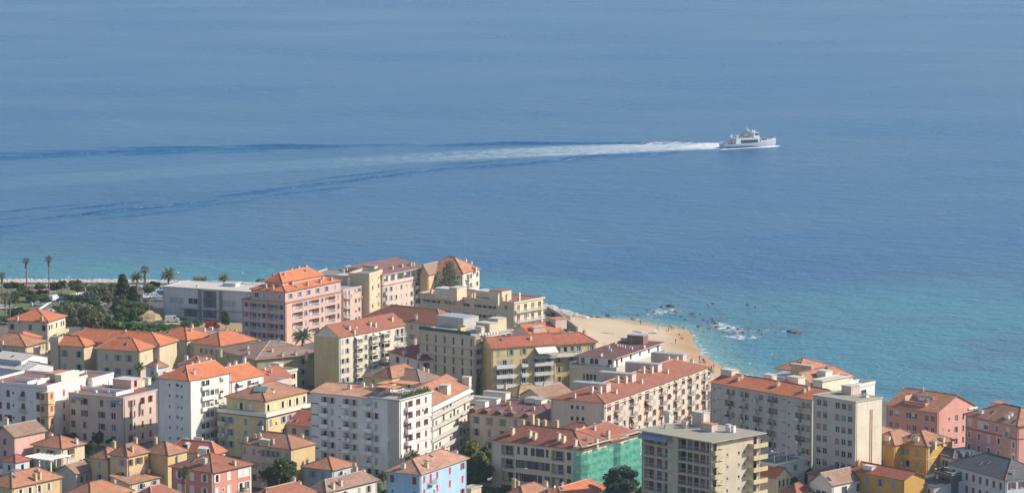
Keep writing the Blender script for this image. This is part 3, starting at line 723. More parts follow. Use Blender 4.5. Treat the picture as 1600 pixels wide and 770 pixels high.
    def window(s,key,p,op):
        u,v,w_,h_,ty,f=op; rz=ROT[key]; t0=ty[0]; fr=f.get('fr','white'); tr=f.get('tr'); scn=f.get('sc','lgrey'); scn=R.choice(scn) if isinstance(scn,(list,tuple)) else scn
        par=s.root
        def add(name,me,parent,loc,rz_=0): return link(name,me,parent,loc,rz_)
        if t0=='l':
            # recessed loggia: door at the back, slab edge and railing in front
            dp=1.25; q=add('balcony',cached(('lgslab',round(w_,2)),lambda:lg_slab(w_)),par,p,rz)
            n=max(1,int(w_/2.0)) 
            for i in range(n):
                x=-w_/2+w_*(i+.5)/n; dw=1.3
                wo=add('window',window_mesh(dw,2.1,fr,None),q,(x,dp-.16,.02)); 
                g=R.choice(GLASS); add_p=pane_mesh(dw,2.1,g); link('pane',add_p,q,(x,dp-.162,.02))
                if f.get('sc'): 
                    if R.random()<.5: link('shutter',shutter_mesh(.62,2.1,scn),q,(x-.98,dp-.01,.02))
            rs=f.get('rail','bars')
            if f.get('bl'):
                for i in range(n):
                    if R.random()<f['bl']: hh=2.1*R.choice([1,1,.7,.45]); link('roller_blind',blind_mesh(1.3,hh,f.get('bc','l')),q,(-w_/2+w_*(i+.5)/n,dp-.2,2.12-hh))
            link('railing',cached(('lgr',round(w_,2),rs,f.get('rc','white')),lambda:lg_rail(w_,rs).mesh('railing',[RC[f.get('rc','white')],GREENGL])),q)
            if R.random()<.5: clutter(q,w_,-.1,0.02) if False else None
            if f.get('awn') and R.random()<f['awn']: link('awning',cached(('awn',round(w_,1),f.get('awc','w')),lambda:awning_mesh(w_,1.1,f.get('awc','w'))),q,(0,0,h_))
            return
        if t0=='V':
            n=max(2,round(w_/1.2)); cw=w_/n; st=R.choice(f.get('vs','gggbo'))
            wo=add('window',window_mesh(w_,h_,fr,tr),par,p,rz); g=R.choice(GLASS); link('pane',pane_mesh(w_,h_,g),wo)
            for i in range(n):
                if R.random()<f.get('bl',.35): hh=h_*R.choice([1,1,.6,.4]); link('roller_blind',blind_mesh(cw,hh,f.get('bc','l')),wo,(-w_/2+cw*(i+.5),0,h_-hh))
            return
        wo=add('window',window_mesh(w_,h_,fr,tr),par,p,rz)
        g=R.choice(GLASS if not f.get('glass') else [f['glass']]); link('pane',pane_mesh(w_,h_,g),wo)
        if f.get('bl') and R.random()<f['bl'] and t0 not in 'sg': hh=h_*R.choice([1,1,.5,.35]); link('roller_blind',blind_mesh(w_,hh,f.get('bc','l')),wo,(0,0,h_-hh))
        if f.get('sc') and t0 in 'wcdabW' or (t0=='S' and f.get('sc')):
            sw=w_/2; 
            closed=t0=='c' or R.random()<f.get('cl',.16)
            if closed:
                for x in (-sw/2,sw/2): link('shutter',shutter_mesh(sw-.01,h_,scn,True),wo,(x,0,0))
            elif w_<2 and t0!='W':
                for x in (-sw*1.5-.02,sw*1.5+.02): link('shutter',shutter_mesh(sw,h_,scn),wo,(x,0,0))
        if t0 in 'dab' and ty[1:]!='0':
            n=int(ty[1:] or 1) or 1; cw=f['_cw']; Lb=f.get('bw') or (cw*n-.3 if n>1 else min(cw-.15,2.6)); D=f.get('bd',1.05)
            bm=f.get('bm',CONCL); rs=f.get('rail','bars'); rc=f.get('rc','white'); off=(n-1)*cw/2
            bo=add('balcony',balcony_mesh(Lb,D,bm),par,p,rz)
            d=Vector((math.cos(rz),math.sin(rz),0))*off; bo.location=Vector(p)+d+Vector((0,0,-.02))
            rh=f.get('rh',1.0)
            link('railing',cached(('rl',round(Lb,2),rs,rc,D,rh),lambda:railing_mb(Lb,rh,rs,D).mesh('railing',[RC[rc],GREENGL])),bo,(0,0,.003))
            clutter(bo,Lb,D,.02)
            if t0=='a' or R.random()<f.get('awn',0): link('awning',cached(('awn',round(Lb,1),f.get('awc','w')),lambda:awning_mesh(Lb,f.get('awl',1.1),f.get('awc','w'))),bo,(0,0,2.5))
    def extras(s,key,pt,Lg,z0,z1,f,ops,b):
        if f.get('band'):           # thin painted string courses at every floor, broken by openings' columns
            q=MB(); cc=f['band']; sh=f.get('sh',3.0); n=f.get('n',5) if isinstance(f['rows'],str) else len(f['rows'])
            for k in range(n):
                zz=z1-f.get('top',.75)-(k+1)*sh+f.get('bo',.35)
                segs=f.get('bseg',[(0,1)])
                for a,c in segs:
                    p0=pt(a*Lg,zz,-.001);p1=pt(c*Lg,zz,-.001);p2=pt(a*Lg,zz,-.06);p3=pt(c*Lg,zz,-.06)
                    lo=[Vector(x) for x in (p0,p1,p3,p2)]; q.hexa(lo,[x+Vector((0,0,.22)) for x in lo])
            q.build('string_course',[plain('band_'+cc,SC.get(cc) or WL[cc])],s.root)
    # roof furniture -------------------------------------------------
    def chim(s,px,py,r=None,w=.9,d=.6,h=1.1,npot=2,cap=None,c=None,rz=0):
        r=r or s.last; x,y,z=s.onroof(px,py,r)
        return link('chimney',chimney_mesh(w,d,h,wl(c) if c else s.wall,npot,cap),r.ob if hasattr(r,'ob') else s.root,(x,y,z),rz)
    def put(s,name,me,px,py,r=None,rz=0,scale=None,align=False,dz=0):
        r=r or s.last; x,y,z=s.onroof(px,py,r); par=r.ob if hasattr(r,'ob') else s.root
        o=link(name,me,par,(x,y,z+dz),rz,scale)
        if align:
            e=.3; n=Vector((-(r.h(x+e,y)-r.h(x-e,y))/(2*e),-(r.h(x,y+e)-r.h(x,y-e))/(2*e),1)).normalized()
            yv=Vector((n.x,n.y,0)); 
            if yv.length<1e-4: yv=Vector((0,-1,0))
            yv=yv.normalized(); a=math.atan2(yv.y,yv.x)+math.pi/2
            o.rotation_euler=(math.acos(n.z),0,a)
        return o
    def aerial(s,px,py,r=None,k=1): return s.put('aerial',cached('aer',aerial_mesh),px,py,r,R.random()*3,(k,k,k))
    def dish(s,px,py,r=None,k=1): return s.put('satellite_dish',cached('dish',dish_mesh),px,py,r,R.uniform(-.8,.8)-s.rz,(k,k,k))
    def sky(s,px,py,r=None,k=1): return s.put('skylight',cached('skyl',skylight_mesh),px,py,r,0,(k,k,1),True)
    def solar(s,px,py,r=None,k=1): return s.put('solar_panel',cached('solar',solar_mesh),px,py,r,0,(k,k,1),True)
    def ac(s,px,py,r=None,k=1.2): return s.put('air_conditioner',cached('acu',acunit),px,py,r,R.choice([0,math.pi/2]),(k,k,k))
    def pent(s,px,py,wx,wy,h,r=None,roofm=None,wall=None,name='roof_room',win=None):
        """box standing on the roof: px,py is its near corner's foot"""
        r=r or s.last; x,y,z=s.onroof(px,py,r); b=MB(); b.box(x-wx,y,z-.6,x,y+wy,z+h); b.box(x-wx-.12,y-.12,z+h,x+.12,y+wy+.12,z+h+.14,1)
        if win:
            for (a,c,ww,hh,side) in win:
                if side=='F': b.box(x-wx+a-ww/2,y-.02,z+c,x-wx+a+ww/2,y-.001,z+c+hh,2)
                else: b.box(x+.001,y+a-ww/2,z+c,x+.02,y+a+ww/2,z+c+hh,2)
        return b.build(name,[wl(wall) if wall else s.wall,roofm or CONCL,GLASS[0]],r.ob if hasattr(r,'ob') else s.root)
    def dormer(s,px,py,w=1.4,h=1.2,dp=2.2,side='F',r=None,m=None,wall=None):
        r=r or s.last; x,y,z=s.onroof(px,py,r)
        def f():
            b=MB(); b.box(-w/2,0,-.4,w/2,dp,h-.3); b.box(-w/2+.15,-.02,.05,w/2-.15,-.001,h-.42,2)
            o=.18; zt=h+.15
            b.poly([(-w/2-o,-o,h-.35),(0,-o,zt),(0,dp,zt),(-w/2-o,dp,h-.35)],1); b.poly([(w/2+o,-o,h-.35),(w/2+o,dp,h-.35),(0,dp,zt),(0,-o,zt)],1)
            b.poly([(-w/2,0,h-.3),(w/2,0,h-.3),(0,0,zt-.08)])
            return b.mesh('dormer',[wl(wall) if wall else s.wall,m or POT,GLASS[0]])
        me=cached(('dorm',s.name,w,h,dp,(wall or s.wall.name),(m.name if m else '')),f)
        return link('dormer',me,r.ob,(x,y,z),ROT[side])
    def cbox(s,name,c,x0,x1,y0,y1,z0,z1,label=None):
        b=MB(); b.box(x0,y0,z0,x1,y1,z1); o=b.build(name,[c],s.root); return o
def lg_slab(w):
    b=MB(); b.box(-w/2-.02,-.05,-.18,w/2+.02,-.003,.02); return b.mesh('balcony',[CONCL])
def lg_rail(w,st):
    b=MB(); h=1.0
    if st=='solid': b.box(-w/2,-.04,.02,w/2,.08,h); return b
    b.box(-w/2,-.03,h-.07,w/2,.04,h); b.box(-w/2,-.02,.1,w/2,.03,.16); n=int(w/.34)
    t=.06 if st=='white' else .03
    for i in range(n+1):
        x=-w/2+t/2+(w-t)*i/max(1,n); b.box(x-t/2,-.02,.16,x+t/2,-.02+t,h-.07)
    if st=='glass': b.box(-w/2+.03,0,.15,w/2-.03,.012,h-.08,1)
    return b
AWC={'w':(.68,.66,.60),'g':(.30,.33,.34),'b':(.28,.33,.40),'o':(.55,.25,.14),'gr':(.42,.52,.30),'t':(.45,.36,.24)}
def awning_mesh(w,l,c):
    b=MB(); b.poly([(-w/2,-.02,0),(w/2,-.02,0),(w/2,-l,-l*.55),(-w/2,-l,-l*.55)]); b.poly([(-w/2,-l,-l*.55),(w/2,-l,-l*.55),(w/2,-l,-l*.55-.2),(-w/2,-l,-l*.55-.2)])
    b.tube((-w/2,-l,-l*.55),(w/2,-l,-l*.55),.035,.035,5,1); b.box(-w/2,-.12,-.02,w/2,-.01,.1,1)
    m=plain('awning_'+c,AWC[c],.8); return b.mesh('awning',[m,METAL])
# ================================================================ BUILDINGS
def D(rows,**k): return dict(rows=rows,**k)
# --- far row by the sea -----------------------------------------------------
b=Bld('depot_building','long low grey flat roofed block with dark openings, left of the large pink house',(393,457),10,L=(255,448),B=17,wall='lgrey',roof=('flat',.25,CONCL,.3),
  F=[D("-ccc-oo-XXX-ccc---",n=1,top=3.2,w=1.7,h=1.9,sc='lgrey',fr='grey',cl=.3),D("----XXX-XXX-X-----",n=1,top=6.6,w=1.6,h=2),D("--------XXX-------",n=1,top=.4)],Lf=D("-o-",n=1,top=3))
b.pent(368,448,5,3,1.0); b.put('roof_vent',cached('acu',acunit),308,448); b.cbox('pilaster',CONCD,-b.A*.60,-b.A*.60+1.2,-.35,-.01,-1,9.95); b.cbox('pilaster',CONCD,-b.A*.36,-b.A*.36+1,-.35,-.01,-1,9.95); b.cbox('canopy',CONC,-b.A*.8,-b.A*.05,-.9,-.012,3.2,3.4)
DEPOT=b
P3=dict(sh=3.15,h=1.7,sc='blue',fr='white',rail='white',rc='white')
b=Bld('pink_apartment_house','large pink apartment house with two level orange roof, blue shutters and white balconies',(446,473),14.3,Rt=(534,455),lx=378,wall='pink',roof=('flat',.0,TERR,.5),
  F=D("wllwllw",n=4,top=.6,**P3),Rf=D("-llwllSllS",n=4,top=.6,**P3),belt=[(13.4,'pinkl')])
r1=b.block(-b.A+3.4,-.25,.25,b.B-.3,14.3,17.7,roof=('hip',2.6,T_OR,.5),F=D("wc-w",n=1,top=.8,h=1.7,sc='bb',fr='white',w=1.2,tr='white'),Rf=D("wwwwwc",n=1,top=.8,h=1.7,sc='blue',fr='white',w=1.15,tr='white'))
xa,xb=-b.A+3.4,-.25
r2=b.block(xa+3.2,xb-3.2,3.4,b.B-6,18.6,20.0,roof=('hip',2.6,T_OR,.5))
for x,y in ((415,449),(426,451),(456,445),(480,446),(500,442),(517,438)): b.chim(x,y,r1,.9,.6,1.0)
for x,y in ((445,441),):b.chim(x,y,r1,1.3,.7,1.4)
for x,y in ((427,433),(455,424),(466,421),(478,419)): b.chim(x,y,r2,.8,.6,.9)
b.sky(462,448,r1);b.sky(476,429,r2)
b=Bld('apartment_building','narrow pale pink apartment building with glazed attic, adjoining the right of the large pink one',(536,454),13.5,Rt=(581,444),A=12,wall='pinkl',roof=('flat',.3,ZINC,.2),
  Rf=[D(["dd-VV-VV"],n=1,sh=3.0,top=.4,vh=1.2,fr='white',rail='white'),D("dd-ww-ww",n=4,sh=3.05,top=3.6,h=1.4,fr='white',rail='white',bl=.3,w=1.1)],belt=[(10.2,'pink')])
r=b.pent(553,444,7,5,2.6,roofm=CONCL,wall='blush',win=[(2,1,2,1,'R')]); b.pent(571,440,5,4,1.8,roofm=T_OR and POT,wall='pinkl'); b.chim(545,446,w=.8,h=2.6,c='cream'); b.chim(556,441,w=.7,h=3,c='cream')
b=Bld('apartment_building','cream apartment building with weathered top and small square windows, squeezed between two pink ones',(576.5,431),17,Rt=(597,424.5),A=7,wall='dcream',roof=('flat',.8,CONCD,.15),
  Rf=[D("ss",n=1,top=1.0),D("ww",n=5,sh=3.0,top=3.6,h=1.5,fr='white',w=1.3,bl=.3)])
r=b.block(-22,-7.01,2,b.B+6,-1,16,roof=('flat',.5,CONCD,.1),wall='blush',trim=CONC,Rf=D('-w-',n=2)); b.pent(560,424,5,4,1.3,r,wall='cream'); b.pent(585,421,4,3,1.0,b.roofs[0],wall='dcream',roofm=CONCD)
for x,y in ((541,424),(548,423),(565,420),(536,426)): b.chim(x,y,w=.9,h=1.1,c='cream')
b=Bld('apartment_building','long pink apartment building with maroon roof and big white framed attic windows',(597.5,430),16,Rt=(664,417.5),A=12,wall='blush',roof=('shed',2.4,T_MAR,.5,'R'),trim=WHITE,
  Rf=[D("VVVVVV",n=1,sh=3.3,top=.45,vh=2.0,fr='white',bl=.2,m=.8),D("bwSSswbw",n=4,sh=3.05,top=4.3,h=1.6,w=1.0,fr='white',sc='lgrey',rail='solid',rc='conc',bd=.9)],belt=[(12.3,'mar')])
for x,y in ((612,420),(627,417),(641,415),(645,415)): b.chim(x,y,w=1.2,h=.9)
b=Bld('apartment_building','cream building with brown hipped roof partly hidden by the big conifer',(668.5,430),14,Rt=(700,422.5),lx=656,wall='peach',roof=('hip1',3.4,T_BRN,.5,'y'),
  Rf=D("-w-w",n=4,sh=3.2,top=.8,h=1.7,w=1.1,sc='brown'))
b=Bld('apartment_building','pale yellow corner building with peach coloured roof standing last before the open sea',(722.5,427),14.5,Rt=(749,420.5),A=15,wall='pale',roof=('hip',4.4,T_PEACH,.5,'x'),
  Rf=D("-bw-w",n=4,sh=3.1,top=.8,h=1.6,w=1.0,sc='lgrey',rail='solid',rc='conc'),F=D("-w--w-",n=4,sh=3.1,top=.8,sc='brown'))
b.chim(727,411,w=1,h=1.2);b.chim(736,414,w=.8);b.chim(741,421,w=1.6,h=.7)
# --- cream block with terraces ---------------------------------------------
b=Bld('apartment_building','long cream block with maroon flat roof terrace and white balconied end facing the beach',(803,474),14,L=(656,459),rx=850,wall=plaster((.68,.57,.38)),roof=('flat',.45,TERR,.3),
  F=[D("lllll-VVV--ll-llllll--w-",n=4,sh=3.15,top=.9,w=1.3,rail='solid',rc='conc',fr='white',m=1)],Rf=D("dddd",n=4,sh=3.15,top=.7,w=1.4,dw=1.5,rail='white',bd=1.0,fr='white',bw=None))
r=b.last
b.cbox('facade_panel',wl('dcream'),-b.A-.05,-7.3,-.14,-.003,12.55,14.35); b.cbox('facade_panel',wl('dcream'),-b.A-.05,-7.3,-.14,-.003,9.5,10.6)
b.pent(702,465,6,5,2.6,r,wall='pale'); b.pent(714,467,3.2,5,3.4,r,wall='cream',roofm=CONCL); b.pent(770,466,7,5,1.9,r,wall='pale'); b.pent(784,471,5,5,3.2,r,wall='cream',roofm=TERR)
for x,y,h in ((674,460,1.6),(708,466,2.2),(717,466,3),(737,466,1.6),(741,467,1.8),(778,472,2.6),(792,469,2.0),(811,470,2.6),(792,471,2)): b.chim(x,y,r,w=.7,d=.7,h=h,c='cream')
b=Bld('apartment_building','pale building with reddish gabled roof, glazed bays and a blank ochre end wall',(530,527.5),16.3,Rt=(633,508),lx=491,wall='pale',roof=('gable',3.2,T_SAL,.35,'y'),
  Rf=D("ww-d-w-dw-w-dd",n=6,sh=2.8,top=.7,w=.95,h=1.5,sc='lgrey',fr='white',rail='bars',awn=.15))
b.cbox('end_wall',wl('ochre'),-b.A-.02,-.6,-.06,-.003,-1,16.2)
for x,y in ((545,516),(553,520),(578,508),(586,506),(612,503),(570,504)): b.chim(x,y,w=.9,h=1.0)
for u in (.27,.5,.68):
    y=b.B*u
    for k in range(5):
        q=MB(); z=13-k*2.8; q.box(.02,y-1.3,z,1.0,y+1.3,z+2.2); q.box(1.0,y-1.15,z+.9,1.02,y+1.15,z+2.0,1); q.box(.1,y-1.32,z+.9,.9,y-1.3,z+2,1); q.build('bay_window',[wl('pale'),GLASS[R.choice([0,1,3])]],b.root)
b=Bld('apartment_building','building with long red brown roof behind the gabled pale one',(690,508),14.5,L=(568,495.5),B=12,wall='beige',roof=('hip',3.6,T_SAL,.4,'x'),F=D("-w-w-w-w-w-w",n=4,sh=2.9,sc='grey'))
for x,y in ((594,494),(625,505),(650,500),(678,490)): b.chim(x,y,w=.9)
b.aerial(652,501)
b=Bld('apartment_building','grey apartment block with roof terrace behind a green hedge screen, in the middle of town',(742,526),18,L=(655,516),Rt=(801,514.5),wall='beige',roof=('flat',.25,CONC,.25),
  F=D("-S-S-S-S-S-S",n=6,sh=2.85,top=.8,h=2.1,w=1.0,fr='dgrey'),Rf=D("wwwwww",n=6,sh=2.85,top=.8,h=1.6,w=1.1,sc='dgrey',fr='white'),belt=[(14.1,'conc'if 0 else 'grey'),(11.2,'grey')])
r=b.last; b.pent(724,513,10,7,2.9,r,roofm=ZINC,wall='grey'); b.pent(778,517,3.6,4,3.4,r,wall='dcream'); b.pent(765,520,5,4,2.6,r,wall='dcream'); b.pent(752,521,2.2,2.2,1.8,r,wall='dcream')
q=MB(); q.box(-b.A,-.15,18.2,-1.4,-.05,19.3); q.build('hedge_screen',[plain('green_screen',(.05,.12,.09),.9,var=.4,scale=3)],b.root)
q=MB(); q.box(-9,3,18.2,-6,3.15,20.4); q.box(-6,.8,18.2,-5.9,3,20.0); q.build('terrace_screen',[wl('yel')],b.root)
for i in range(7): b.put('roof_vent',cached('vent',lambda:(lambda q:(q.box(-.3,-.3,0,.3,.3,.6),q.mesh('roof_vent',[WHITE]))[1])(MB())),749+i*4.5,524-i*.4,r)
b=Bld('house','white lilac villa with pinkish hipped roof in front of the grey terrace block',(659,563),10,L=(608,549.5),Rt=(729,553),wall='lilac',roof=('hip',2.7,T_SAL,.5),
  F=D("-w-w-w",n=3,sh=3.3,h=1.7,w=1.0,sc='dgrey',fr='dgrey'),Rf=D("w-SwwS-w",n=3,sh=3.3,h=1.7,w=1.1,sc='dgrey',fr='dgrey'),belt=[(5.9,'pink')])
for x,y in ((633,552),(631,554),(654,560),(649,535)): b.chim(x,y,w=.9)
b.pent(690,543,3,1.5,.8,roofm=CONCL); b.dish(657,556)
r=b.block(0,3,b.B*.55,b.B,-1,8.0,roof=('shed',1.2,T_SAL,.3,'R'))
Y13=dict(sh=2.8,sc='lgrey',rail='white',rc='white',fr='white')
b=Bld('apartment_building','yellow apartment building with white balconies, a large white awning and long red roof',(768.5,544.5),15,ang=-64,lx=751,rx=868,wall='yelp',roof=('gable',2.6,T_RED,.4,'y'),
  Rf=D(["w-w-w-w-w","ddd-b-ddd","ddd-b-ddd","ddd-b-ddd","w-w-w-w-w"],top=.7,h=1.6,m=1.0,**{**Y13,'rail':'solid'}))
b.cbox('end_wall',wl('ochre'),-b.A-.02,.0,-.07,-.003,-1,14.9)
o=link('awning',cached('bigawn',lambda:awning_mesh(6.4,2.6,'w')),b.root,(.0,b.B*.83,14.5),math.pi/2); b.cbox('balcony',CONCL,.0,1.3,b.B*.66,b.B*.995,11.3,12.2)
r0=b.last
for x,y in ((819,527),(824,532),(858,522)): b.chim(x,y,r0,w=1.2,d=.7,h=.8,c='beige')
y1=b.ext(b.c,b.ey,933); r=b.block(-b.A-.3,-.7,b.B+.01,y1,-1,14.6,roof=('hip1',2.6,T_RED,.5,'y'),wall='yel',
  Rf=[D("wwwd-d",n=1,top=.7,sh=2.8,h=1.5,m=.3,**{k:v for k,v in Y13.items() if k!='sh'}),D(["w-b-w-","S-b--w","w-b---","--w---"],top=3.6,h=1.6,**Y13)]); 
b.cbox('balcony',CONCL,-.7,.9,b.B+.4,y1-.6,11.15,11.35); b.cbox('railing',WHITE,.82,.9,b.B+.4,y1-.6,11.36,12.2)
b.chim(913,523,r,w=1.2,h=1.2,c='peach'); b.ac(902,527,r)
b=Bld('house','house with small orange roofs tucked behind the yellow apartment building with the awning',(828,523),14,ang=-58,lx=798,rx=880,wall='blush',roof=('gable',2.4,T_OR,.3,'y'))
b.pent(834,519,2,4,1.4,wall='blush'); b.pent(868,512,4,4,2.4,wall='blush',roofm=POT)
b=Bld('apartment_building','white building with purple brown flat roof and yellow trimmed eaves overlooking the beach',(963,579.5),11.8,Rt=(1041,553),lx=890,wall='beige',roof=('flat',.9,CONCL,.1),
  F=D("---wwww----w",n=3,sh=3,h=1.9,top=1.3,fr='white',sc='ochre' if 0 else None),Rf=D("w-w-w-w-",n=3,top=1,h=1.5))
r=b.block(-b.A+2.3,-1.3,1.2,b.B-1,11.9,15.2,roof=('flat',.0,T_MAR,1.1),wall='white',F=D("d-ww--d",n=1,top=.5,h=1.5,w=1.1,fr='dgrey',rail='glass'),Rf=D("dw-w-w-w-d",n=1,top=.5,h=1.4,w=1.2,fr='dgrey',rail='white'))
b.cbox('awning_box',plain('yellow_trim',(.62,.48,.12)),-1.28,-1.0,2,b.B-2,14.7,14.98)
# clad the flat roof with seamed sheet
q=MB(); x0,x1,y0,y1=-b.A+1.3,-.3,.2,b.B
for i in range(int((y1-y0)/.9)): q.box(x0+.1,y0+.1+i*.9,15.36,x1-.1,y0+.14+i*.9,15.40)
q.build('roof_seams',[T_MAR],r.ob)
b.pent(1005,538,5,3.5,2.4,r,wall=plain('maroon_metal',(.24,.12,.10),.6),roofm=ZINC)
b.pent(980,534,2,2,1.0,r,wall='beige')
for x,y in ((940,557),(986,546),(953,549),(1007,544),(950,544),(962,538)): b.ac(x,y,r)
for x in (964,968,972,976): b.chim(x,541+(x-964)*.2,r,w=.5,d=.5,h=.6,npot=1)
S15=dict(sh=2.75,top=.75,w=1.05,h=1.6,sc=['brown','lgrey','mar'],fr='white',rail='bars',rc='metal')
b=Bld('apartment_building','long pale pink block with red brown roof and four stair boxes, behind the beach',(944,629.5),17,Rt=(1107,573),lx=861,wall=(plaster((.66,.54,.44))),roof=('hip',2.5,T_SAL,.5,'y'),
  F=D("---SSS---",n=5,sh=2.9,top=1.1,h=1.0,fr='dgrey'),Rf=D("wbwbwbwbwbwbwb",n=6,cl=.35,awn=.3,awc='t',bd=1.1,bw=3.0,m=.6,**S15))
r=b.last
for x,y in ((947.5,613),(987.5,597),(1028,581.5),(1067,566)):
    b.pent(x,y,9.5,2.6,2.0,r,roofm=ZINC,wall='blush'); 
    for k in (1,2): b.chim(x-13*k+3,y+.5,r,w=.8,d=.8,h=1.6,c='pale')
    b.chim(x+14,y+1,r,w=.9,d=.7,h=.9,c='pale')
    b.dish(x-6,y-2,r,1.0)
b.chim(897,621,r,w=.9,h=1.0)
q=MB()
for k in range(5): q.box(-.0+.35,0,15.9-k*0-.0,.5,b.B,16.05) if k==0 else None
q.build('fascia',[wl('pale')],b.root)
b=Bld('house','small old house with mottled brown tile roof and a glass roofed conservatory beside it',(846,622),8,L=(812,617.5),B=13,wall='cream',roof=('gable',2.2,T_OLD,.4,'y'))
b.solar(848,606,b.last,1.2)
q=MB(); q.box(.6,1,-1,9,9,5.6); q.box(.5,.9,5.6,9.1,9.1,5.75,1); q.hexa([(1,1.5,5.75),(8,1.5,5.75),(8,8,5.75),(1,8,5.75)],[(2.5,3.5,7),(6.5,3.5,7),(6.5,6.5,7),(2.5,6.5,7)],1); q.build('conservatory',[plain('green_grey_metal',(.16,.22,.22)),GREENGL],b.root)
b=Bld('house','low old house with lichen yellowed tile roof under the yellow apartment building',(810,620),7,L=(781,614.5),B=12,wall='cream',roof=('hip',2.2,tiles((.40,.27,.12),.9,(.35,.30,.12)),.4))
b.chim(790,606)
b=Bld('apartment_building','yellow cream building with maroon roof, small dormers along its gutter and white walled roof terraces',(868,657.5),10.5,L=(734,644.5),B=21,wall='cream',roof=('hip',2.7,T_MAR,.5,'x'),trim=plain('orange_gutter',(.5,.24,.10)),
  F=D("w-w-w-w-w-w-",n=4,sh=3.15,h=1.9,w=1.0,sc='grey',fr='white',m=1))
r=b.last
for x,y in ((738,643),(757,645),(778,647),(797.5,649),(821,651.5)): b.dormer(x,y,1.9,.9,2.2,'F',r,T_MAR,T_MAR)
for x,y,a,c in ((776,630,8,2.5),(758,634,3,2),(790,621,7,2.5),(835,630,3,4),(846,632,2,3)): b.pent(x,y,a,c,1.1,r,wall='white',roofm=CONC)
for x,y in ((797,640),(795,632),(833,640),(858,631),(788,628)): b.chim(x,y,r,w=.9,h=.8,c='peach')
b=Bld('apartment_building','cream building with red brown roof and many chimneys, right side wrapped in green netting',(909,702.5),13,L=(768.5,686.5),rx=1000,wall='cream',main=False)
K=D("-llSwwwSllw-",n=4,sh=3.25,top=.9,h=1.9,w=1.15,sc='dk',fr='dk',cl=.55,rail='bars',rc='conc')
R18=b.block(-b.A,0,0,12,-1,13,roof=('hip',3.3,T_SAL,.6,'x'),F=K,Rf=D("www",n=4,sh=3.25,top=.9,h=1.8,sc='dk'))
R18b=b.block(-12,0,12.01,b.B,-1,12.95,roof=('hip1',3.2,T_SAL,.6,'y'),Rf=D("-ww-ww-w",n=4,sh=3.25,top=.9,h=1.8,sc='dk'))
R18d=b.block(-12,-.01,.3,b.B-.3,12.5,12.9,roof=('hip',3.2,T_SAL,.58,'y'))
R18c=b.block(-b.A+6,-12.1,b.B-12,b.B-1,-1,12.6,roof=('hip0',2.8,T_SAL,.5,'x'))
for x,y in ((801,678),(828,682),(836,685),(873,686),(881,690),(899,696)): b.chim(x,y,R18,w=.7,d=1.1,h=1.3,c='cream',cap='tent')
for x,y in ((932,697),(950,684)): b.chim(x,y,R18d,w=.8,d=.8,h=1.8,c='cream')
b.aerial(953,681,R18d)
for x,y in ((817,664),(840,662),(851,664),(832,655),(870,664)): b.chim(x,y,R18c,w=.8,d=.8,h=1.2,c='peach')
B18=b
T19=dict(sh=2.78,fr='dgrey',rail='bars',rc='conc',bl=.45,bc='m')
b=Bld('apartment_tower','tall beige block with flat grey roof and yellow balconies, right of the green netting',(1112,690),21.5,ang=-46,lx=1003,rx=1188,wall='beige',roof=('flat',.0,GRAVEL,1.1),trim=wl('slab'),
  F=[D("lll-llll",n=7,top=.35,m=.6,**T19)],Rf=D(["--g-g--"]+["--s-ss--"]*7,sh=2.78,top=.25,fr='white'))
r=b.last
for i,u in enumerate((0,)):
    for k in range(7):
        z=21.5-.35-2.45-k*2.78
        for (ya,yb,xa,xb) in ((-.3,2.6,.02,1.5),(b.B-4.2,b.B+.6,.02,1.9)):
            q=MB(); q.box(xa,ya,z-.1,xb,yb,z+.08); q.box(xb-.1,ya,z+.08,xb,yb,z+.95); q.box(xa,ya,z+.08,xb-.1,ya+.1,z+.95); q.box(xa,yb-.1,z+.08,xb-.1,yb,z+.95)
            if k>0 and ya<0: q.tube((xa,yb,z+.9),(xb,yb-.6,z+2.3),.05,.05,5); q.tube((xa,yb-.1,z+.3),(xb,yb+1.2,z+.05),.05,.05,5)
            q.build('balcony',[wl('slab')],b.root)
            q=MB(); yc=(ya+yb)/2; q.box(.001,yc-.55,z+.09,.02,yc+.55,z+2.2); q.build('balcony_door',[GLASS[k%3]],b.root)
for z in range(8): b.cbox('slab_edge',wl('slab'),-b.A-.02,.03,-.25,-.003,21.1-.35-2.45-z*2.78,21.35-.35-2.45-z*2.78) if z<7 else None
b.cbox('stair_panel',wl('beige'),-b.A*.53,-b.A*.44-.6,-.28,-.004,-1,21.45)
link('awning',cached('awn19',lambda:awning_mesh(9.0,1.8,'b')),b.root,(-b.A*.77,-.26,21.2))
b.pent(1099,667,3.6,2.2,3.2,r,wall='blush'); b.pent(1112,675,3.4,2,1.7,r,wall='blush',roofm=POT)
b.chim(1070,668,r,w=1.6,d=.8,h=1.5,npot=3,c='cream'); b.chim(1074,663,r,w=1.6,d=.8,h=1.5,npot=3,c='cream'); b.chim(1138,674,r,w=1.1,d=.9,h=1.7,npot=0,c='white'); b.chim(1146,675,r,w=.8,d=.8,h=1.5,npot=0,c='white'); b.chim(1099,668,r,w=.8,d=.8,h=3.4,npot=1,c='pale'); b.chim(1044,652,r,w=1.6,d=1,h=1.0,npot=4,c='white'); b.aerial(1040,652,r,.8); b.dish(1048,653,r)
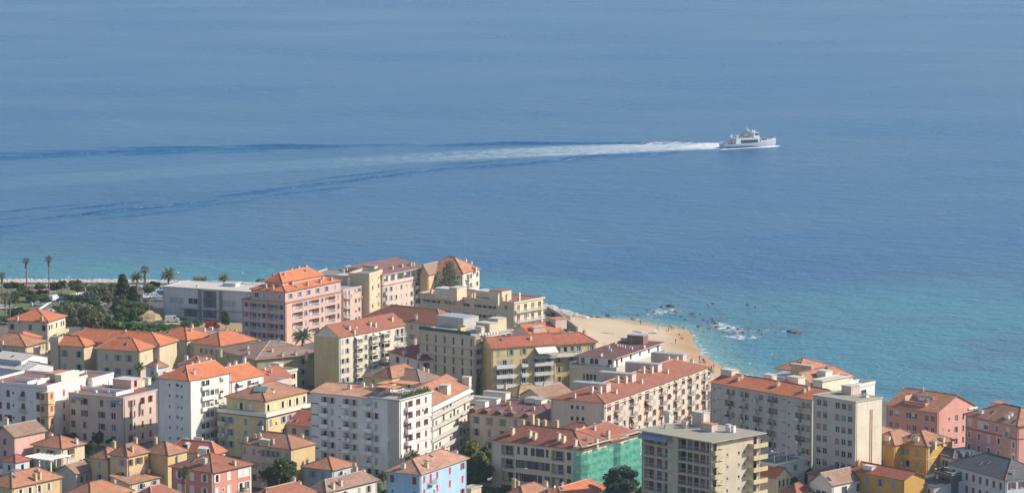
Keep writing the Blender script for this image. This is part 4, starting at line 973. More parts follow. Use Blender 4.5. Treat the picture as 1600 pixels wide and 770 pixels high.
# --- right side --------------------------------------------------------------
b=Bld('apartment_building','long grey apartment slab with orange roof at the right end of the beach',(1269,625),21.5,ang=-50,lx=1111,B=11,wall='grey',roof=('gable',2.0,T_OR,.35,'x'),
  F=D("sg-bV-bV-bV-bw-gs-bVV",n=7,sh=2.85,top=.8,w=.95,h=1.5,vh=1.5,fr='white',sc=['lgrey','brown'],rail='solid',rc='conc',bd=.9,bl=.6,bc='b',cl=.3))
r=b.last
for x,y in ((1153,594),(1158,591),(1205,596),(1215,602),(1228,600),(1256,612),(1262,609)): b.chim(x,y,r,w=1.0,d=.8,h=.8,npot=3,c='peach')
b.pent(1205,594,3,2,1.2,r,wall='pale'); b.pent(1247,603,4,2.5,2.0,r,wall='pale'); b.pent(1143,588,4,2.5,1.4,r,wall='pale')
b=Bld('apartment_building','grey flat roofed block with maroon shutters and blank cream side, joined to the slab',(1337,628),24.3,ang=-48,lx=1271,rx=1378,wall='grey',roof=('flat',.2,GRAVEL,.25),
  F=D("oo-ooo",n=8,sh=2.9,top=.7,w=1.4,h=1.55,fr='white',bl=.6,bc='b',m=.8),Rf=D("---s",n=4,sh=4.3,top=1.5))
b.cbox('side_wall',wl('pale'),.003,.07,0,b.B,-1,24.2); r=b.last
for u in (.55,.62): 
    q=MB(); q.tube((.14,b.B*u,-1),(.14,b.B*u,22),.08,.08,6); q.build('drain_pipe',[POT],b.root)
b.pent(1330,617,3.2,3,2.0,r,wall='blush'); b.chim(1352,620,r,w=1.6,d=1,h=.6,npot=3,c='white')
for x in range(1285,1330,6): b.cbox('hatch',WHITE,-8,-7.2,3,3.8,21.6,21.9) if x==1285 else None
b=Bld('villa','white villa with orange hipped roofs and cream gables, rising behind the long grey slab',(1297,595),15.5,ang=-42,lx=1262,rx=1333,wall='white',roof=('hip',2.8,T_OR2,.5),Rf=D("-W-d",n=2,sh=3,fr='dgrey',rail='white'))
r=b.last; b.block(0,5,b.B-7,b.B+3,-1,13.6,roof=('flat',.9,CONCL,.1),Rf=D("-W-",n=1,top=.9,fr='dgrey'))
r=b.wing((1268,601),15.5,lx=1230,B=10,roof=('gable',2.8,T_OR2,.4,'y')); b.chim(1252,592,r,w=1,h=1.2);b.dish(1243,591,r); b.aerial(1258,590,r)
r=b.wing((1285,596),17.0,lx=1270,B=12,wall='pale',roof=('flat',.3,CONCL,.3))
r=b.wing((1247,580),15.5,lx=1213,B=14,roof=('hip',2.4,T_OR2,.4,'x')); b.pent(1268,585,7,1,2.2,r,wall='peach'); b.pent(1290,598,3,3,3.0,b.roofs[0],wall='pale'); b.wing((1225,590),14.5,lx=1205,B=7,wall='pale',roof=('shed',1.0,ZINC,.3,'F')); b.aerial(1272,572,r,1.3)
b=Bld('apartment_building','bright pink building with gabled orange roof and sunken roof terrace, by the water',(1464.5,645),16,ang=-45,lx=1385,rx=1524,wall='rose',roof=('gable',3.6,T_PEACH,.35,'x'),
  F=[D(["ww-VV-ww","ww-dd-ww","ww-VV-ww","ww-VV-ww","ww-VV-ww"],sh=2.95,top=.9,w=1.15,h=1.6,fr='white',vh=1.5,bl=.25,rail='white')],Rf=D("-swS-",n=5,sh=2.95,top=1.4,w=1.3,h=1.6,fr='white'))
r=b.last
A_=b.A; b.block(-A_*.70,-A_*.30,1.4,4.6,15.9,17.6,wall='rose',roof=None); q=MB(); q.box(-A_*.70+.3,1.35,17.4,-A_*.30-.3,4.7,17.65); q.build('roof_terrace',[TERR],b.root)
q=MB(); q.box(-A_*.70,4.65,17.5,-A_*.3,4.85,19.2); q.box(-A_*.7-.2,1.4,16.5,-A_*.7,4.85,18.9); q.build('terrace_wall',[wl('pink')],b.root)
for i,cx in enumerate((-.36,-.40,-.45,-.52)): link('laundry',cached(('tw',i),towel),b.root,(A_*cx,3.4,17.9))
b.sky(1411,605,r,1.5);b.sky(1474,617,r,1.5); b.aerial(1437,622,r); b.cbox('cornice',wl('white'),.003,.3,b.B-3,b.B+.6,15.4,15.8)
b=Bld('apartment_building','pink building with dark orange hipped roof and white framed windows, at right edge',(1590,665.5),18,L=(1509,647.5),B=13,wall='rose',roof=('hip',3.0,T_MID,.5,'x'),
  F=[D("w-WW-w-d-",n=1,sh=2.9,top=.9,w=1.1,h=1.6,fr='white',tr='white',bl=.5),D("w-w-w-w--w",n=4,sh=2.95,top=3.9,w=1.0,h=1.6,fr='white',tr='white',bl=.3)],Rf=D("-w-w-",n=4,sh=3,fr='white'),belt=[(14.7,'mar')])
r=b.last
b.chim(1533,645,r,w=1.4,h=.7,c='white');b.chim(1574,653,r,w=1.4,h=.7,c='white');b.chim(1579,649,r,w=1.4,h=.7,c='white'); b.sky(1585,658,r,1.3); b.pent(1563,637,4,3,.9,r,wall='white',roofm=T_MID)
Y23=dict(sh=2.95,top=.9,w=1.0,h=1.7,sc='blue',fr='white',cl=.5)
b=Bld('apartment_building','orange yellow building with stepped front and pale blue shutters, below the bright pink one',(1448,697.5),12.5,ang=-40,lx=1396,rx=1488,wall='oran',roof=('hip',2.6,T_MID,.5),
  F=D("-ww-w-",n=4,**Y23),Rf=D("w--w",n=4,**Y23),belt=[(9.3,'ochre')])
r0=b.last; r=b.wing((1397,695.5),12.5,lx=1357,B=12,roof=('hip',2.5,T_MID,.5),F=D("-w-",n=4,**Y23),Rf=D("-w",n=4,**Y23)); r2=b.wing((1357,683),12.5,lx=1340,B=12,roof=('hip',2.2,T_MID,.5,'x'),F=D("w",n=4,**Y23))
for q_,x,y in ((r2,1353,676),(r,1372,683),(r,1387,687),(r0,1432,688),(r0,1459,694),(r0,1472,688)): b.chim(x,y,q_,w=1.3,d=.8,h=.8,c='cream')
for q_,x,y in ((r,1403,678),(r0,1418,673),(r0,1428,682)): b.sky(x,y,q_,.8)
b.aerial(1474,683,r0)
b=Bld('house','low yellow house with maroon tile roof in front of the stepped orange one',(1413,750),8,ang=-50,lx=1328,B=7,wall='oran',roof=('gable',1.6,T_RED,.5,'x'),F=D("w-w-w-w-",n=2,sh=3.2,h=1.8,w=1.0,sc='blue',fr='white',cl=.6))
b.chim(1340,726,c='oran',w=1,h=1); b.pent(1362,735,3,1.5,.9,wall='white'); b.pent(1379,717,2,2,1,wall='blue'if 0 else 'gblue')
b=Bld('house','grey white house with big dark slate roof and dark red shutters, bottom right corner',(1571,749.5),10,L=(1483,725),rx=1640,wall='lgrey',roof=('hip',3.3,T_SLATE,.4),
  F=D("cccccccc",n=3,sh=3.0,top=.9,w=1.0,h=1.6,sc='mar',fr='white',cl=.4),Rf=D("wwww",n=3,sc='mar'))
b.sky(1543,722); 
b=Bld('house','pale grey house with small slate roof and white roof terrace carrying air conditioners',(1488,717),9.5,L=(1450,707),rx=1556,wall='lgrey',roof=('flat',.5,WHITE,.1),F=D("-w",n=2,sc='dk'),Rf=D("w-w",n=2))
r=b.block(-b.A-.2,.25,b.B*.0,b.B*.32,9.5,9.7,roof=('hip',1.6,T_SLATE,.4)); 
for x,y in ((1513,712),(1518,711),(1503,714)): b.ac(x,y,b.roofs[0],1.9)
b=Bld('house','small grey annex with dark roof and three maroon shuttered windows',(1459,760.5),6,L=(1423,749),B=8,wall='lgrey',roof=('shed',1.2,T_SLATE,.3,'F'),F=D("ccc",n=1,h=1.6,sc='mar'))
b=Bld('greenhouse','dark grey green metal framed annex with rooftop plants between the two slate roofed houses',(1487,742),8.5,L=(1460,735),B=6,wall=plain('grey_green_cladding',(.12,.14,.14),.7),roof=('flat',.5,CONCD,.1),F=D("VVV",n=2,sh=2.8,vh=1.9,fr='dgrey'))
b=Bld('house','modern white house with dark roof deck full of white pipes and vents',(1212,727),8.5,Rt=(1257,717),A=14,wall='white',roof=('flat',.55,CONCD,.5),Rf=D("-w-S-",n=2,sh=3,sc='lgrey',w=1))
r=b.last
def vent():
    q=MB(); q.tube((0,0,-.2),(0,0,1.7),.09,.09,6); q.tube((0,0,1.7),(0,0,1.95),.2,.14,8); return q.mesh('vent_pipe',[WHITE])
for x,y in ((1205,714),(1217,717),(1229,719),(1215,711),(1229,712),(1243,712),(1210,724)): b.put('vent_pipe',cached('vpipe',vent),x,y,r)
q=MB()
for k in range(3): q.tube((-11+k*3.4,.8,9.5),(-9+k*3.4,b.B-1,9.6),.22,.22,8)
q.build('roof_duct',[METAL],b.root)
b=Bld('house','small house with bright orange gable roof and three narrow windows, under the tower balconies',(1214,747),6,Rt=(1235,742),A=8,wall='cream',roof=('gable',2.2,T_OR,.35,'x'),Rf=D("SSS",n=1,h=1.7,top=.6,fr='brown',m=.3))
b=Bld('house','white house with weathered brown tile roof and two skylights at the bottom edge',(1300,758.5),6,Rt=(1350,748),lx=1266,wall='white',roof=('gable',2.6,T_OLD,.4,'y'),Rf=D("-w-w",n=1,h=1.9,sc='navy',w=.9,fr='dk'),F=D("VV",n=1,vh=1.5,top=1.5))
b.sky(1295,748,k=1.3);b.sky(1308,741,k=1.3)
b=Bld('house','house with brown old tile roof just behind the white one with two skylights',(1306,747),6,ang=-45,lx=1262,B=8,wall='blush',roof=('hip',2,T_OLD,.3))
b=Bld('house','little brown red roofed house just showing at the bottom, left of the skylight house',(1244,772),4,ang=-42,lx=1222,rx=1268,wall='cream',roof=('hip',2,T_SAL,.3))
# --- left / middle --------------------------------------------------------------
b=Bld('villa','cream villa with orange hipped roof and ochre band round its middle, beside the trees',(74,502.5),9,ang=-17,lx=13,rx=102,wall='cream',roof=('hip',2.9,T_OR,.7),F=D("w---w--w",n=2,sh=4,top=1.2,w=1.3,h=1.7,fr='dgrey'),Rf=D("ww-w-ww",n=2,sh=4.1,top=1.2,h=1.6,w=.95,fr='dgrey',tr='white'),belt=[(4.2,'ochre')])
r=b.last
for x,y in ((26.5,500),(65,500),(81,489)): b.chim(x,y,r,w=.9,d=.8,h=1.1,c='beige')
b.cbox('balcony',CONCL,.0,1.2,b.B*.3,b.B,4.1,4.3); b.cbox('railing',wl('ochre'),1.1,1.2,b.B*.3,b.B,4.31,5.2)
b=Bld('villa','ochre villa with orange hipped roof at the left edge, below the cream villa',(39.5,541),9.5,ang=-23,lx=-30,rx=71,wall='dcream',roof=('hip',2.7,T_OR2,.7),F=D("-ww-VV-VV-",n=2,sh=3.6,top=1.2,w=1.1,h=1.7,vh=1.8,fr='white',sc='grey'),Rf=D("--S-SS",n=1,h=1.5,w=.8))
b.chim(3,538,w=.9,c='beige'); r=b.block(-b.A*.62,-2.5,b.B-7,b.B+2,9,10.4,roof=('hip',1.9,T_OR,.4))
b=Bld('school_building','ochre complex with long orange roofs and projecting wings, left of centre below the trees',(217,548.5),9.5,ang=-22,lx=151,rx=239,wall='dcream',roof=('hip',2.9,T_OR,.6,'x'),F=D("-w-w-w-",n=2,sh=4,top=1.4,h=1.9,w=1.1,fr='white',sc='blue',cl=.3),Rf=D("-w-",n=2,sh=4,top=1.5,h=1.7,sc='lgrey',cl=1))
r2=b.wing((131,541.5),9.3,lx=93,rx=152,roof=('hip1',2.4,T_OR,.6,'x'),F=D("w-w",n=2,sh=4,top=1.4,h=1.9,fr='dgrey',sc='grey'),wall='dcream'); X0,X1,Y0,Y1,_=r2.box
b.block(X0-3,1.5,max(Y1-4,10.),max(Y1-4,10.)+11,-1,9.8,roof=('hip',3.0,T_OR,.6,'x')); b.wing((91,527.5),11.5,A=2.8,B=3,wall='beige',roof=('flat',.0,CONCD,.1))
b.block(X0-9,X0-.02,Y0+2,Y0+9,-1,5.2,roof=('flat',.8,CONC,.1),wall='beige',F=D("wdw-w",n=1,top=1.4,sc='blue'))
b=Bld('house','wide beige house with two orange hipped roofs and a dark terrace between them',(344,540.5),9,ang=-36,lx=301,rx=400,wall='dcream',roof=('hip',3.0,T_OR,.5,'y'),F=D("-www-",n=2,sh=3.7,top=1.3,w=1,h=1.4,fr='dgrey'),Rf=D("s--s",n=1))
r0=b.last; r=b.wing((292,531.5),9.4,lx=237.5,B=12,roof=('hip',2.8,T_OR,.5,'x'),F=D("-w-w-",n=2,sh=3.7,top=1.3,h=1.8,sc='blue',w=1)); b.block(r.box[1]+.01,-b.A-.01,2,14,-1,8.0,roof=('flat',.5,CONCD,.1),wall='grey')
b.chim(319,522,r0,h=1.8,w=1,c='pale'); b.chim(353,521,r0,h=1.3,w=1,c='cream'); b.chim(368,521,r0,c='peach'); b.chim(300,512,r,h=1,c='cream'); b.ac(330,516,r0,1.6)
b=Bld('apartment_building','yellow olive building with wide mottled brown roof, left of the ochre gable wall',(400,562),9,ang=-58,lx=337,rx=509,wall='olive',roof=('hip',3.2,T_BRN,.6,'y'),Rf=D("-ww----w--w",n=3,sh=3.2,top=.8,h=1.7,w=1.1,sc='blue',fr='white',cl=.3),F=D("-w-w-",n=2,sc='grey'))
for x,y in ((405,536),(388,553),(425,549),(441,556),(462,554),(479,556),(345,551),(387,545)): b.chim(x,y,w=1.0,h=.9,c='cream')
for x,y in ((405,545),(424,543)): b.aerial(x,y)
b=Bld('shed','grey white warehouse with pale sloping roofs at the left edge',(38,579),8.5,ang=-35,lx=-25,B=12,wall='lgrey',roof=('gable',1.6,CONCL,.3,'x')); b.block(-b.A,-4,3,14,8.4,10.5,roof=('gable',1.4,CONCL,.3,'x'))
b=Bld('house','small white house with orange roof behind the tall white block, nearest the palm',(247,575),7.5,ang=-35,lx=228,rx=262,wall='lgrey',roof=('hip',1.8,T_OR2,.3),F=D("-o-",n=1)); b.chim(244,571,c='white')
b=Bld('house','house with small salmon roof and white chimneys just behind the tall white block',(313,573),10,ang=-30,lx=279,rx=336,wall='lgrey',roof=('hip',2.2,T_SAL,.3))
for x,y in ((321,564),(291,562),(328,566)): b.chim(x,y,c='white',w=1)
b=Bld('house','white flat roofed annex with an awning, wedged left of the tall white block',(278,585),8.5,ang=-30,lx=255,rx=300,wall='white',roof=('flat',.4,CONC,.1)); link('awning',cached('awnx',lambda:awning_mesh(5,1.6,'w')),b.root,(-3,0,6.5))
b=Bld('house','cluttered flat roofed house with vents at the foot of the yellow olive building',(446,582),9.5,ang=-35,lx=412,rx=464,wall='pale',roof=('flat',.6,CONC,.2),Rf=D("WW",n=2,sh=3))
for x,y in ((420,578),(430,576),(438,579)): b.chim(x,y,c='cream',w=1,h=1)
b.pent(436,576,3,2,1.4); b.pent(424,579,2,2,.9,wall='white')
b=Bld('house','building with plain bright red roof between the white block and the yellow one',(410,598),13.5,ang=-32,A=9,rx=456,wall='blush',roof=('gable',2.6,T_RED,.3,'y')); b.sky(418,585)
b=Bld('apartment_building','white building with maroon terraces and peach corner bays, far left foreground',(73.5,606.5),15,ang=-24,lx=-25,rx=136,wall='white',roof=('flat',.75,TERR,.1),
  F=D("w-w-ws-b--w-",n=5,sh=3.3,top=1.2,w=1.05,h=1.8,sc='mar',fr='white',cl=.7,rail='solid',rc='conc'),Rf=D("----c----c-",n=5,sh=3.3,top=1.5,w=1.0,h=1.7,sc='red',fr='white',cl=.8))
r=b.last
for k in range(4):
    z=15-1.2-2.3-k*3.3; q=MB(); q.box(-1.9,-.9,z-.5,.9,-.003,z+.5); q.box(.003,-.003,z-.5,.9,2.3,z+.5); q.box(-1.95,-.95,z+2.4,.95,2.35,z+2.52,1); q.box(-1.8,-.8,z+.5,.8,-.004,z+2.4,0); q.box(.004,-.004,z+.5,.8,2.2,z+2.4,0)
    q.box(-1.5,-.82,z+.6,-.4,-.8,z+2.1,2); q.box(.8,.3,z+.6,.82,1.5,z+2.1,3); q.build('corner_bay',[wl('peach'),wl('peach'),shut('brown'),shut('red')],b.root)
x1,y1=b.loc(173,586.5,14.2); b.block(x1-9,x1,b.B+.01,y1+1.5,-1,14.2,roof=('flat',.7,TERR,.1),Rf=D("-s-s-s-",n=4,sh=3.3,top=1.2))
b.pent(96,598,2,9,2.0,r,wall='pale',roofm=WHITE); b.pent(86,594,3,7,1.6,r,wall='peach',roofm=T_OR and POT)
q=MB(); q.box(-b.A*.7,6,15.2,-5,6.2,16.4); q.box(-5,3,15.2,-4.8,9,16.4); q.box(-b.A*.35,1,15.2,-b.A*.35+.2,9,16.2); q.build('terrace_wall',[WHITE],b.root)
b=Bld('apartment_building','blush coloured four storey block with rooftop terraces and pink upper side wall',(192.5,622.5),13,ang=-29,lx=107,rx=245.5,wall='blush',roof=('flat',.3,TERR,.1),
  F=D("W-w--w-W-",n=4,sh=3.1,top=.9,w=1.05,h=1.7,sc='brown',fr='white',cl=.35),Rf=D("-wS-w-w-",n=4,sh=3.1,top=.9,w=.95,h=1.7,sc='mar',fr='brown',cl=.8))
r=b.last; b.pent(205,609,6,5,2.5,r,wall='pinkl',roofm=CONCL,win=[(2,.6,1.2,1.7,'R')]); b.cbox('terrace_wall',WHITE,-b.A,-4,6,6.25,13.1,14.2); b.cbox('terrace_wall',WHITE,-4,-3.7,2,10,13.1,14.0)
for x in (120,150,170,181): b.put('roof_vent',cached('vent',None),x,613,r)
for x,y in ((214,600),(222,601),(232,598)): b.pent(x,y,2,1.2,1.2,r,wall='pale')
for u in (.10,.80): link('awning',cached('awn2',lambda:awning_mesh(3.6,.8,'b')),b.root,(-b.A*(1-u)+1.5-.0,-.01,12.3))
C3=dict(sh=2.78,fr='white')
b=Bld('apartment_building','tall white apartment block with bright orange stepped roofs and ribbon windows down its side',(295.5,595.5),20,ang=-34,lx=246,rx=360,wall='white',roof=('hip0',2.8,T_OR,.3,'y'),
  F=D("--s-Vs-",n=7,top=.8,vh=.9,h=.9,bl=.4,**C3),Rf=D(["--dd--V-","--dddVd-","--dddVd-","--dddVd-","--ddddd-","--ddddd-","--ddddd-"],top=.6,vh=1.4,w=1.4,bl=.4,rail='solid',bd=.5,rh=.95,rc='white',m=1.0,awn=.1,**C3))
r=b.last; y1=b.ext(b.c,b.ey,412); r2=b.block(-b.A,0,b.B+.01,y1,-1,17.6,roof=('gable',2.8,T_OR,.3,'y'),Rf=D("-dd-ddd-",n=6,top=.6,w=1.4,bl=.4,rail='solid',bd=.5,rh=.95,awn=.15,**C3))
b.cbox('wall_panel',wl('white'),.003,.5,.0,1.9,-1,19.9)
for x,y in ((300,577),(310,574)): b.chim(x,y,r,w=.8,h=1.8,c='white')
for x,y in ((358,577),(368,574),(382,568)): b.chim(x,y,r2,w=.8,h=1.6,c='white')
b=Bld('apartment_building','yellow and white building with brown orange hipped roof, solar panels and planted balconies',(416,652),11,ang=-32,lx=340,rx=489,wall='yelp',roof=('flat',.0,CONC,.5),trim=plain('dark_eaves',(.12,.09,.09)),
  F=D("dw-w-d",n=4,sh=3.15,top=.8,h=1.7,w=1.0,sc='blue',fr='white',rail='solid',rc='conc'),Rf=D("w-wdd-w",n=3,sh=3.15,sc='blue',h=1.7))
r=b.block(-b.A+2,-1.2,1.2,b.B-1,11.1,15,roof=('hip',2.9,T_MID,.5),F=D("-ww-",n=1,top=1.1,h=1.7,sc='white',fr='dgrey'),Rf=D("w-w-w-w-w-w",n=1,top=1.1,h=1.7,sc='white',fr='dgrey',w=1,cl=.1))
q=MB(); q.box(-b.A,-.3,11.12,.3,-.15,12.1); q.box(.15,-.15,11.12,.3,b.B,12.1); q.build('railing',[wl('white')],b.root)
for x,y in ((408,608),(437,592)): b.solar(x,y,r,1.5)
for x,y in ((426,608),(438,605)): b.sky(x,y,r,.8)
b=Bld('house','low building with plain red roof squeezed between the yellow one and the white slab',(497,668),8,L=(432,661),B=13,wall='blush',roof=('gable',3.2,T_RED,.3,'x'),F=D("c-c-c-",n=2,w=1.3,h=1.6,sc='dgrey',cl=1)); b.sky(462,657)
K=D("bw-bw-bw-",n=7,sh=2.85,top=.7,m=3.2,m2=3.6,h=1.6,w=.95,sc='lgrey',fr='white',rail='solid',rc='white',bd=.9,bw=2.3,cl=.35,band='mar',bseg=[(0,.1),(.32,.4),(.60,.68)],awn=.04,bo=.8)
b=Bld('apartment_building','seven storey white apartment slab with orange roof and rows of small white balconies, centre foreground',(624,626),19.5,ang=-30,lx=485,rx=676,wall='white',roof=None,F=K,
  Rf=D("-dd-w-w-",n=7,sh=2.85,top=.7,h=1.5,w=.95,sc='mar',fr='white',rail='solid',rc='white',cl=.4,awn=.12,awc='o',band='pink',bseg=[(.5,1)]))
r=build_roof(b.root,-b.A,-b.A*.33,0,b.B,19.5,('gable',1.5,T_LT,.3,'x'),b.wall); r.box=None
r2=build_roof(b.root,-b.A*.33+.35,0,0,b.B,19.5,('flat',.3,CONC,.25),b.wall,CONCD)
for (a,c,d,e,z) in ((-8.5,-3.2,2.0,6.5,22.0),(-7.5,-1.0,7.0,11.5,22.5),(-10.5,-6.5,6,11,22.2)):
    q=MB(); q.box(a,d,z,c,e,z+.12)
    for x in (a+.1,c-.2):
        for y in (d+.1,e-.2): q.box(x,y,19.6,x+.1,y+.1,z,1)
    q.build('terrace_awning',[plain('orange_canvas',(.60,.25,.12)),METAL],b.root)
for x,y in ((546,607),(567,603),(580,606)): b.chim(x,y,r,w=.9,h=.9,c='pale')
hq=MB(); rr=random.Random(5)
for i in range(700):
    y=rr.uniform(1.5,b.B-.4); x=rr.uniform(-1.6,-.1); h=19.7+rr.random()*1.5*(.4+.6*math.sin(y*1.7)**2); c=Vector((x,y,h)); d=Vector((rr.gauss(0,1),rr.gauss(0,1),rr.gauss(0,1))).normalized()*.22; e=d.orthogonal().normalized()*.14; hq.poly([c-d,c-e,c+d,c+e])
tag(hq.build('terrace_plants',[LEAFM['mid']],b.root),kind='stuff')
b.cbox('wall_panel',wl('grey'),-3.4,-.02,-.08,-.003,-1,19.45)
b=Bld('apartment_building','cream block with continuous balcony bands and orange roof, adjoining the back of the white slab',(667,637.5),15.5,Rt=(734.5,604),A=13,wall='pale',roof=('gable',3.0,T_OR2,.3,'y'),
  Rf=D("dddddddddddd",n=5,sh=3.0,top=.6,w=1.5,dw=1.7,rail='solid',rc='conc',bd=1.1,fr='white',bl=.75,awn=.06,m=.2,rh=.85))
r=b.last; b.pent(699,617,2.2,3,2.4,r,wall='pale'); b.chim(689,612,r,w=1.4,h=1); b.pent(733,604,2,2,2.4,r,wall='pale')
b=Bld('house','yellow building with brown roofs just behind the white seven storey slab',(657,598),9.5,ang=-36,lx=569,rx=690,wall='yelp',roof=('hip',2.6,T_BRN,.6),F=D("-w--w-w-",n=2,sh=3,sc='grey',fr='white'))
r=b.wing((612,591),10.5,lx=585,B=13,roof=('hip',2.6,T_MID,.4))
for x,y in ((615,586),(622,588),(668,583),(661,580),(598,580)): b.chim(x,y,b.roofs[0],c='peach')
b=Bld('house','brown beige old house with blank ochre side wall and round green tree in front',(454.5,701.5),10.5,ang=-34,lx=376,rx=492,wall='beige',roof=('hip',2.6,T_MID,.5),F=D("c-wswwSw-w",n=3,sh=3.2,top=.9,h=1.7,w=.95,sc='grey',fr='white',cl=.4))
b.cbox('side_wall',wl('ochre'),.003,.06,0,b.B,-1,10.4); b.pent(420,697,3,1.6,1.4,wall='beige',roofm=CONCL)
for x,y in ((385,690),(408,690),(426,693),(406,684),(472,686)): b.chim(x,y,h=1.1,w=.8)
b=Bld('house','grey blue house with orange roof and two white dormers, behind the salmon house',(336,710),8,L=(263,703.5),rx=352,wall='gblue',roof=('hip',2.6,T_OR,.5),F=D("w-w-",n=2,h=1.5,sc='lgrey'),Rf=D("-W",n=1))
r=b.last; b.dormer(325,704,1.6,1.9,2.4,'R',r,WHITE,'white'); b.dormer(333,701,1.6,1.9,2.4,'R',r,WHITE,'white'); b.dormer(289,704,1.6,1.6,2,'F',r,CONC,'gblue'); b.chim(310,689,r,w=2.6,h=.9,c='white'); b.chim(290,692,r,w=1.2,c='white')
b=Bld('house','salmon house with white framed windows and shutters, a fan palm standing before it',(332,738),9.5,ang=-37,lx=268,rx=392,wall='sal',roof=('hip',2.9,T_SAL,.6),F=D("wcw",n=3,sh=3.2,h=1.8,w=1.05,sc='white',fr='white',cl=.3,tr='white'),Rf=D(["w-w-WW","wsw-dW","wsw-ww"],sh=3.2,h=1.8,w=1.0,sc='white',fr='white',tr='white',cl=.5,rail='bars',rc='dark'))
r=b.last; b.chim(319,724,r,w=1.4,d=.9,h=1.3,c='beige'); b.chim(366,726,r,w=.9,h=1,c='grey'); b.chim(277,721,r,w=.8,c='beige'); b.sky(324,724,r,.8)
b.cbox('quoin',wl('pale'),-.3,.09,-.09,-.003,-1,9.4); b.cbox('quoin',wl('pale'),.003,.09,b.B-.5,b.B,-1,9.4)
Y10=dict(sh=3.1,h=1.6,w=.95,sc='bb',fr='white',cl=.3)
b=Bld('house','yellow peach house with several orange hipped roofs and blue grey shutters, left foreground',(198.6,713.5),10,ang=-33,lx=172,rx=232,wall='peach',roof=('hip',2.4,T_MID,.5),F=D("-w",n=3,**Y10),Rf=D("w-www",n=1,top=.8,**{**Y10,'sc':'brown'}))
b.block(.001,.01,0.2,b.B-.2,0,6.4,Rf=D("w-w-",n=2,**Y10),roof=None)
r1=b.wing((168,717.5),8.5,lx=143,B=7,roof=('hip',2.0,T_MID,.5),F=D("-w-",n=3,**Y10),Rf=D("-w-",n=2,**Y10)); r2=b.wing((262,711),9.6,lx=225,rx=292,wall='ochre',roof=('hip',2.6,T_MID,.5))
b.wing((181,738),4.6,A=4,B=6,roof=('hip',1.2,T_MID,.4),wall='cream',Rf=D("-w-",n=1,**Y10))
for q_,x,y in ((b.roofs[0],206,702),(r2,212,691),(r2,243,690),(r1,169,706),(r1,178,696)): b.chim(x,y,q_,h=1.1,c='peach')
b=Bld('house','low pink house with brown tile roof at the left edge below the white block',(22.5,682.5),8,ang=-36,lx=-8,rx=70,wall='pink',roof=('gable',2.4,T_BRN,.5,'y'),F=D("-c-",n=2,sc='brown')); b.chim(10,660,c='cream',w=1.2)
b=Bld('house','small cream bungalow with orange brown hipped roof, left foreground',(96,700.5),5.5,ang=-35,lx=52,rx=132,wall='cream',roof=('hip',2.3,T_OR2,.6),F=D("c-w-",n=1,h=1.7,sc='brown',cl=.6),Rf=D("-ll--",n=1,top=.5,rail='white')); b.chim(80,684,c='white',h=1.1,w=1); b.chim(119,692,c='white')
b=Bld('house','tiny white house with red hipped roof at the left edge beside a white pergola',(24,722.5),4.2,ang=-36,lx=4,rx=46,wall='lgrey',roof=('hip',1.5,T_RED,.4),F=D("-w-",n=1),Rf=D("-o-",n=1))
b=Bld('house','peach house with orange hipped roof, solar panel and blue shutters in the bottom left corner',(18.5,762),6.5,ang=-36,lx=-20,rx=96,wall='peach',roof=('hip',2.6,T_OR2,.5),Rf=D("-w-w-w-w--",n=2,h=1.7,w=.9,sc='white',fr='white')); b.solar(29,735,b.last,1.3); b.chim(55,750,c='peach',w=.9,h=1.6); b.chim(62,747,c='peach',w=.9,h=1.6)
b=Bld('house','grey house with old mottled tile roof, between the bungalow and the bottom orange roofs',(118.5,740),5,ang=-36,lx=88,rx=145,wall='grey',roof=('gable',1.9,T_OLD,.4,'y'),Rf=D("-c-W-",n=1,h=1.6,sc='brown'))
b=Bld('house','house showing only its wide orange roof at the bottom, left of the yellow one',(142,781),6,ang=-36,lx=93,rx=207,wall='peach',roof=('hip',2.8,T_OR2,.5))
b=Bld('house','house showing only its salmon brown roof at the bottom, below the salmon house',(238,785),6,ang=-34,lx=200,rx=285,wall='peach',roof=('hip',2.8,T_SAL,.5))
b=Bld('annex','long low annex with orange lean-to roof and cream wall below the yellow peach house',(203,756),4.2,ang=-35,A=6,rx=268,wall='cream',roof=('shed',1.5,T_MID,.4,'R'),Rf=D("-w-d-w",n=1,h=1.4,sc='bb',top=.5,rail='bars'))
b=Bld('house','small blue white house with orange hipped roof below the white slab',(519,734.5),6,ang=-34,lx=473.5,rx=555,wall='gblue',roof=('hip',2.2,T_OR2,.5),F=D("-w-w-",n=2,h=1.6,sc='grey',cl=.6),Rf=D("-w-w",n=2,sc='white')); b.chim(554,731,c='cream'); b.chim(481,725)
b=Bld('house','white house with weathered grey brown tile roof, at the bottom edge left of centre',(510,769),6,ang=-36,lx=484,rx=589,wall='white',roof=('hip',2.3,T_OLD,.5),Rf=D("-w-w--c-w-",n=2,h=1.7,w=1,sc='lgrey',fr='white')); 
for x,y in ((520,762),(532,757),(568,741),(556,736)): b.chim(x,y,c='pale')
b=Bld('house','house with maroon red roof at the bottom edge, right of the round green tree',(418,786),6,ang=-36,lx=386,rx=490,wall='gblue',roof=('hip',2.6,T_SAL,.5),Rf=D("w-w",n=1)); b.chim(468,760);b.chim(459,753)
b=Bld('house','sky blue house with red shutters and pinkish tile roof, bottom centre',(656,740.5),12,ang=-27,lx=604,rx=729,wall='blue',roof=('hip',2.5,tiles((.50,.25,.16),.45),.6,'y'),trim=plain('peach_eaves',(.6,.38,.25)),
  F=D(["w--c","s--s","w--c","w--w"],sh=3.1,h=1.7,w=1.1,sc='mar',fr='white',cl=.3),Rf=D(["cdc-w-w","w-c-w-c","c-w-c-w"],sh=3.1,h=1.6,w=1.0,sc='red',fr='white',cl=.5,rail='bars',rc='metal'))
for x,y in ((630,731),(666,729),(712,711),(693,705)): b.chim(x,y,w=1,h=1,c='pale')
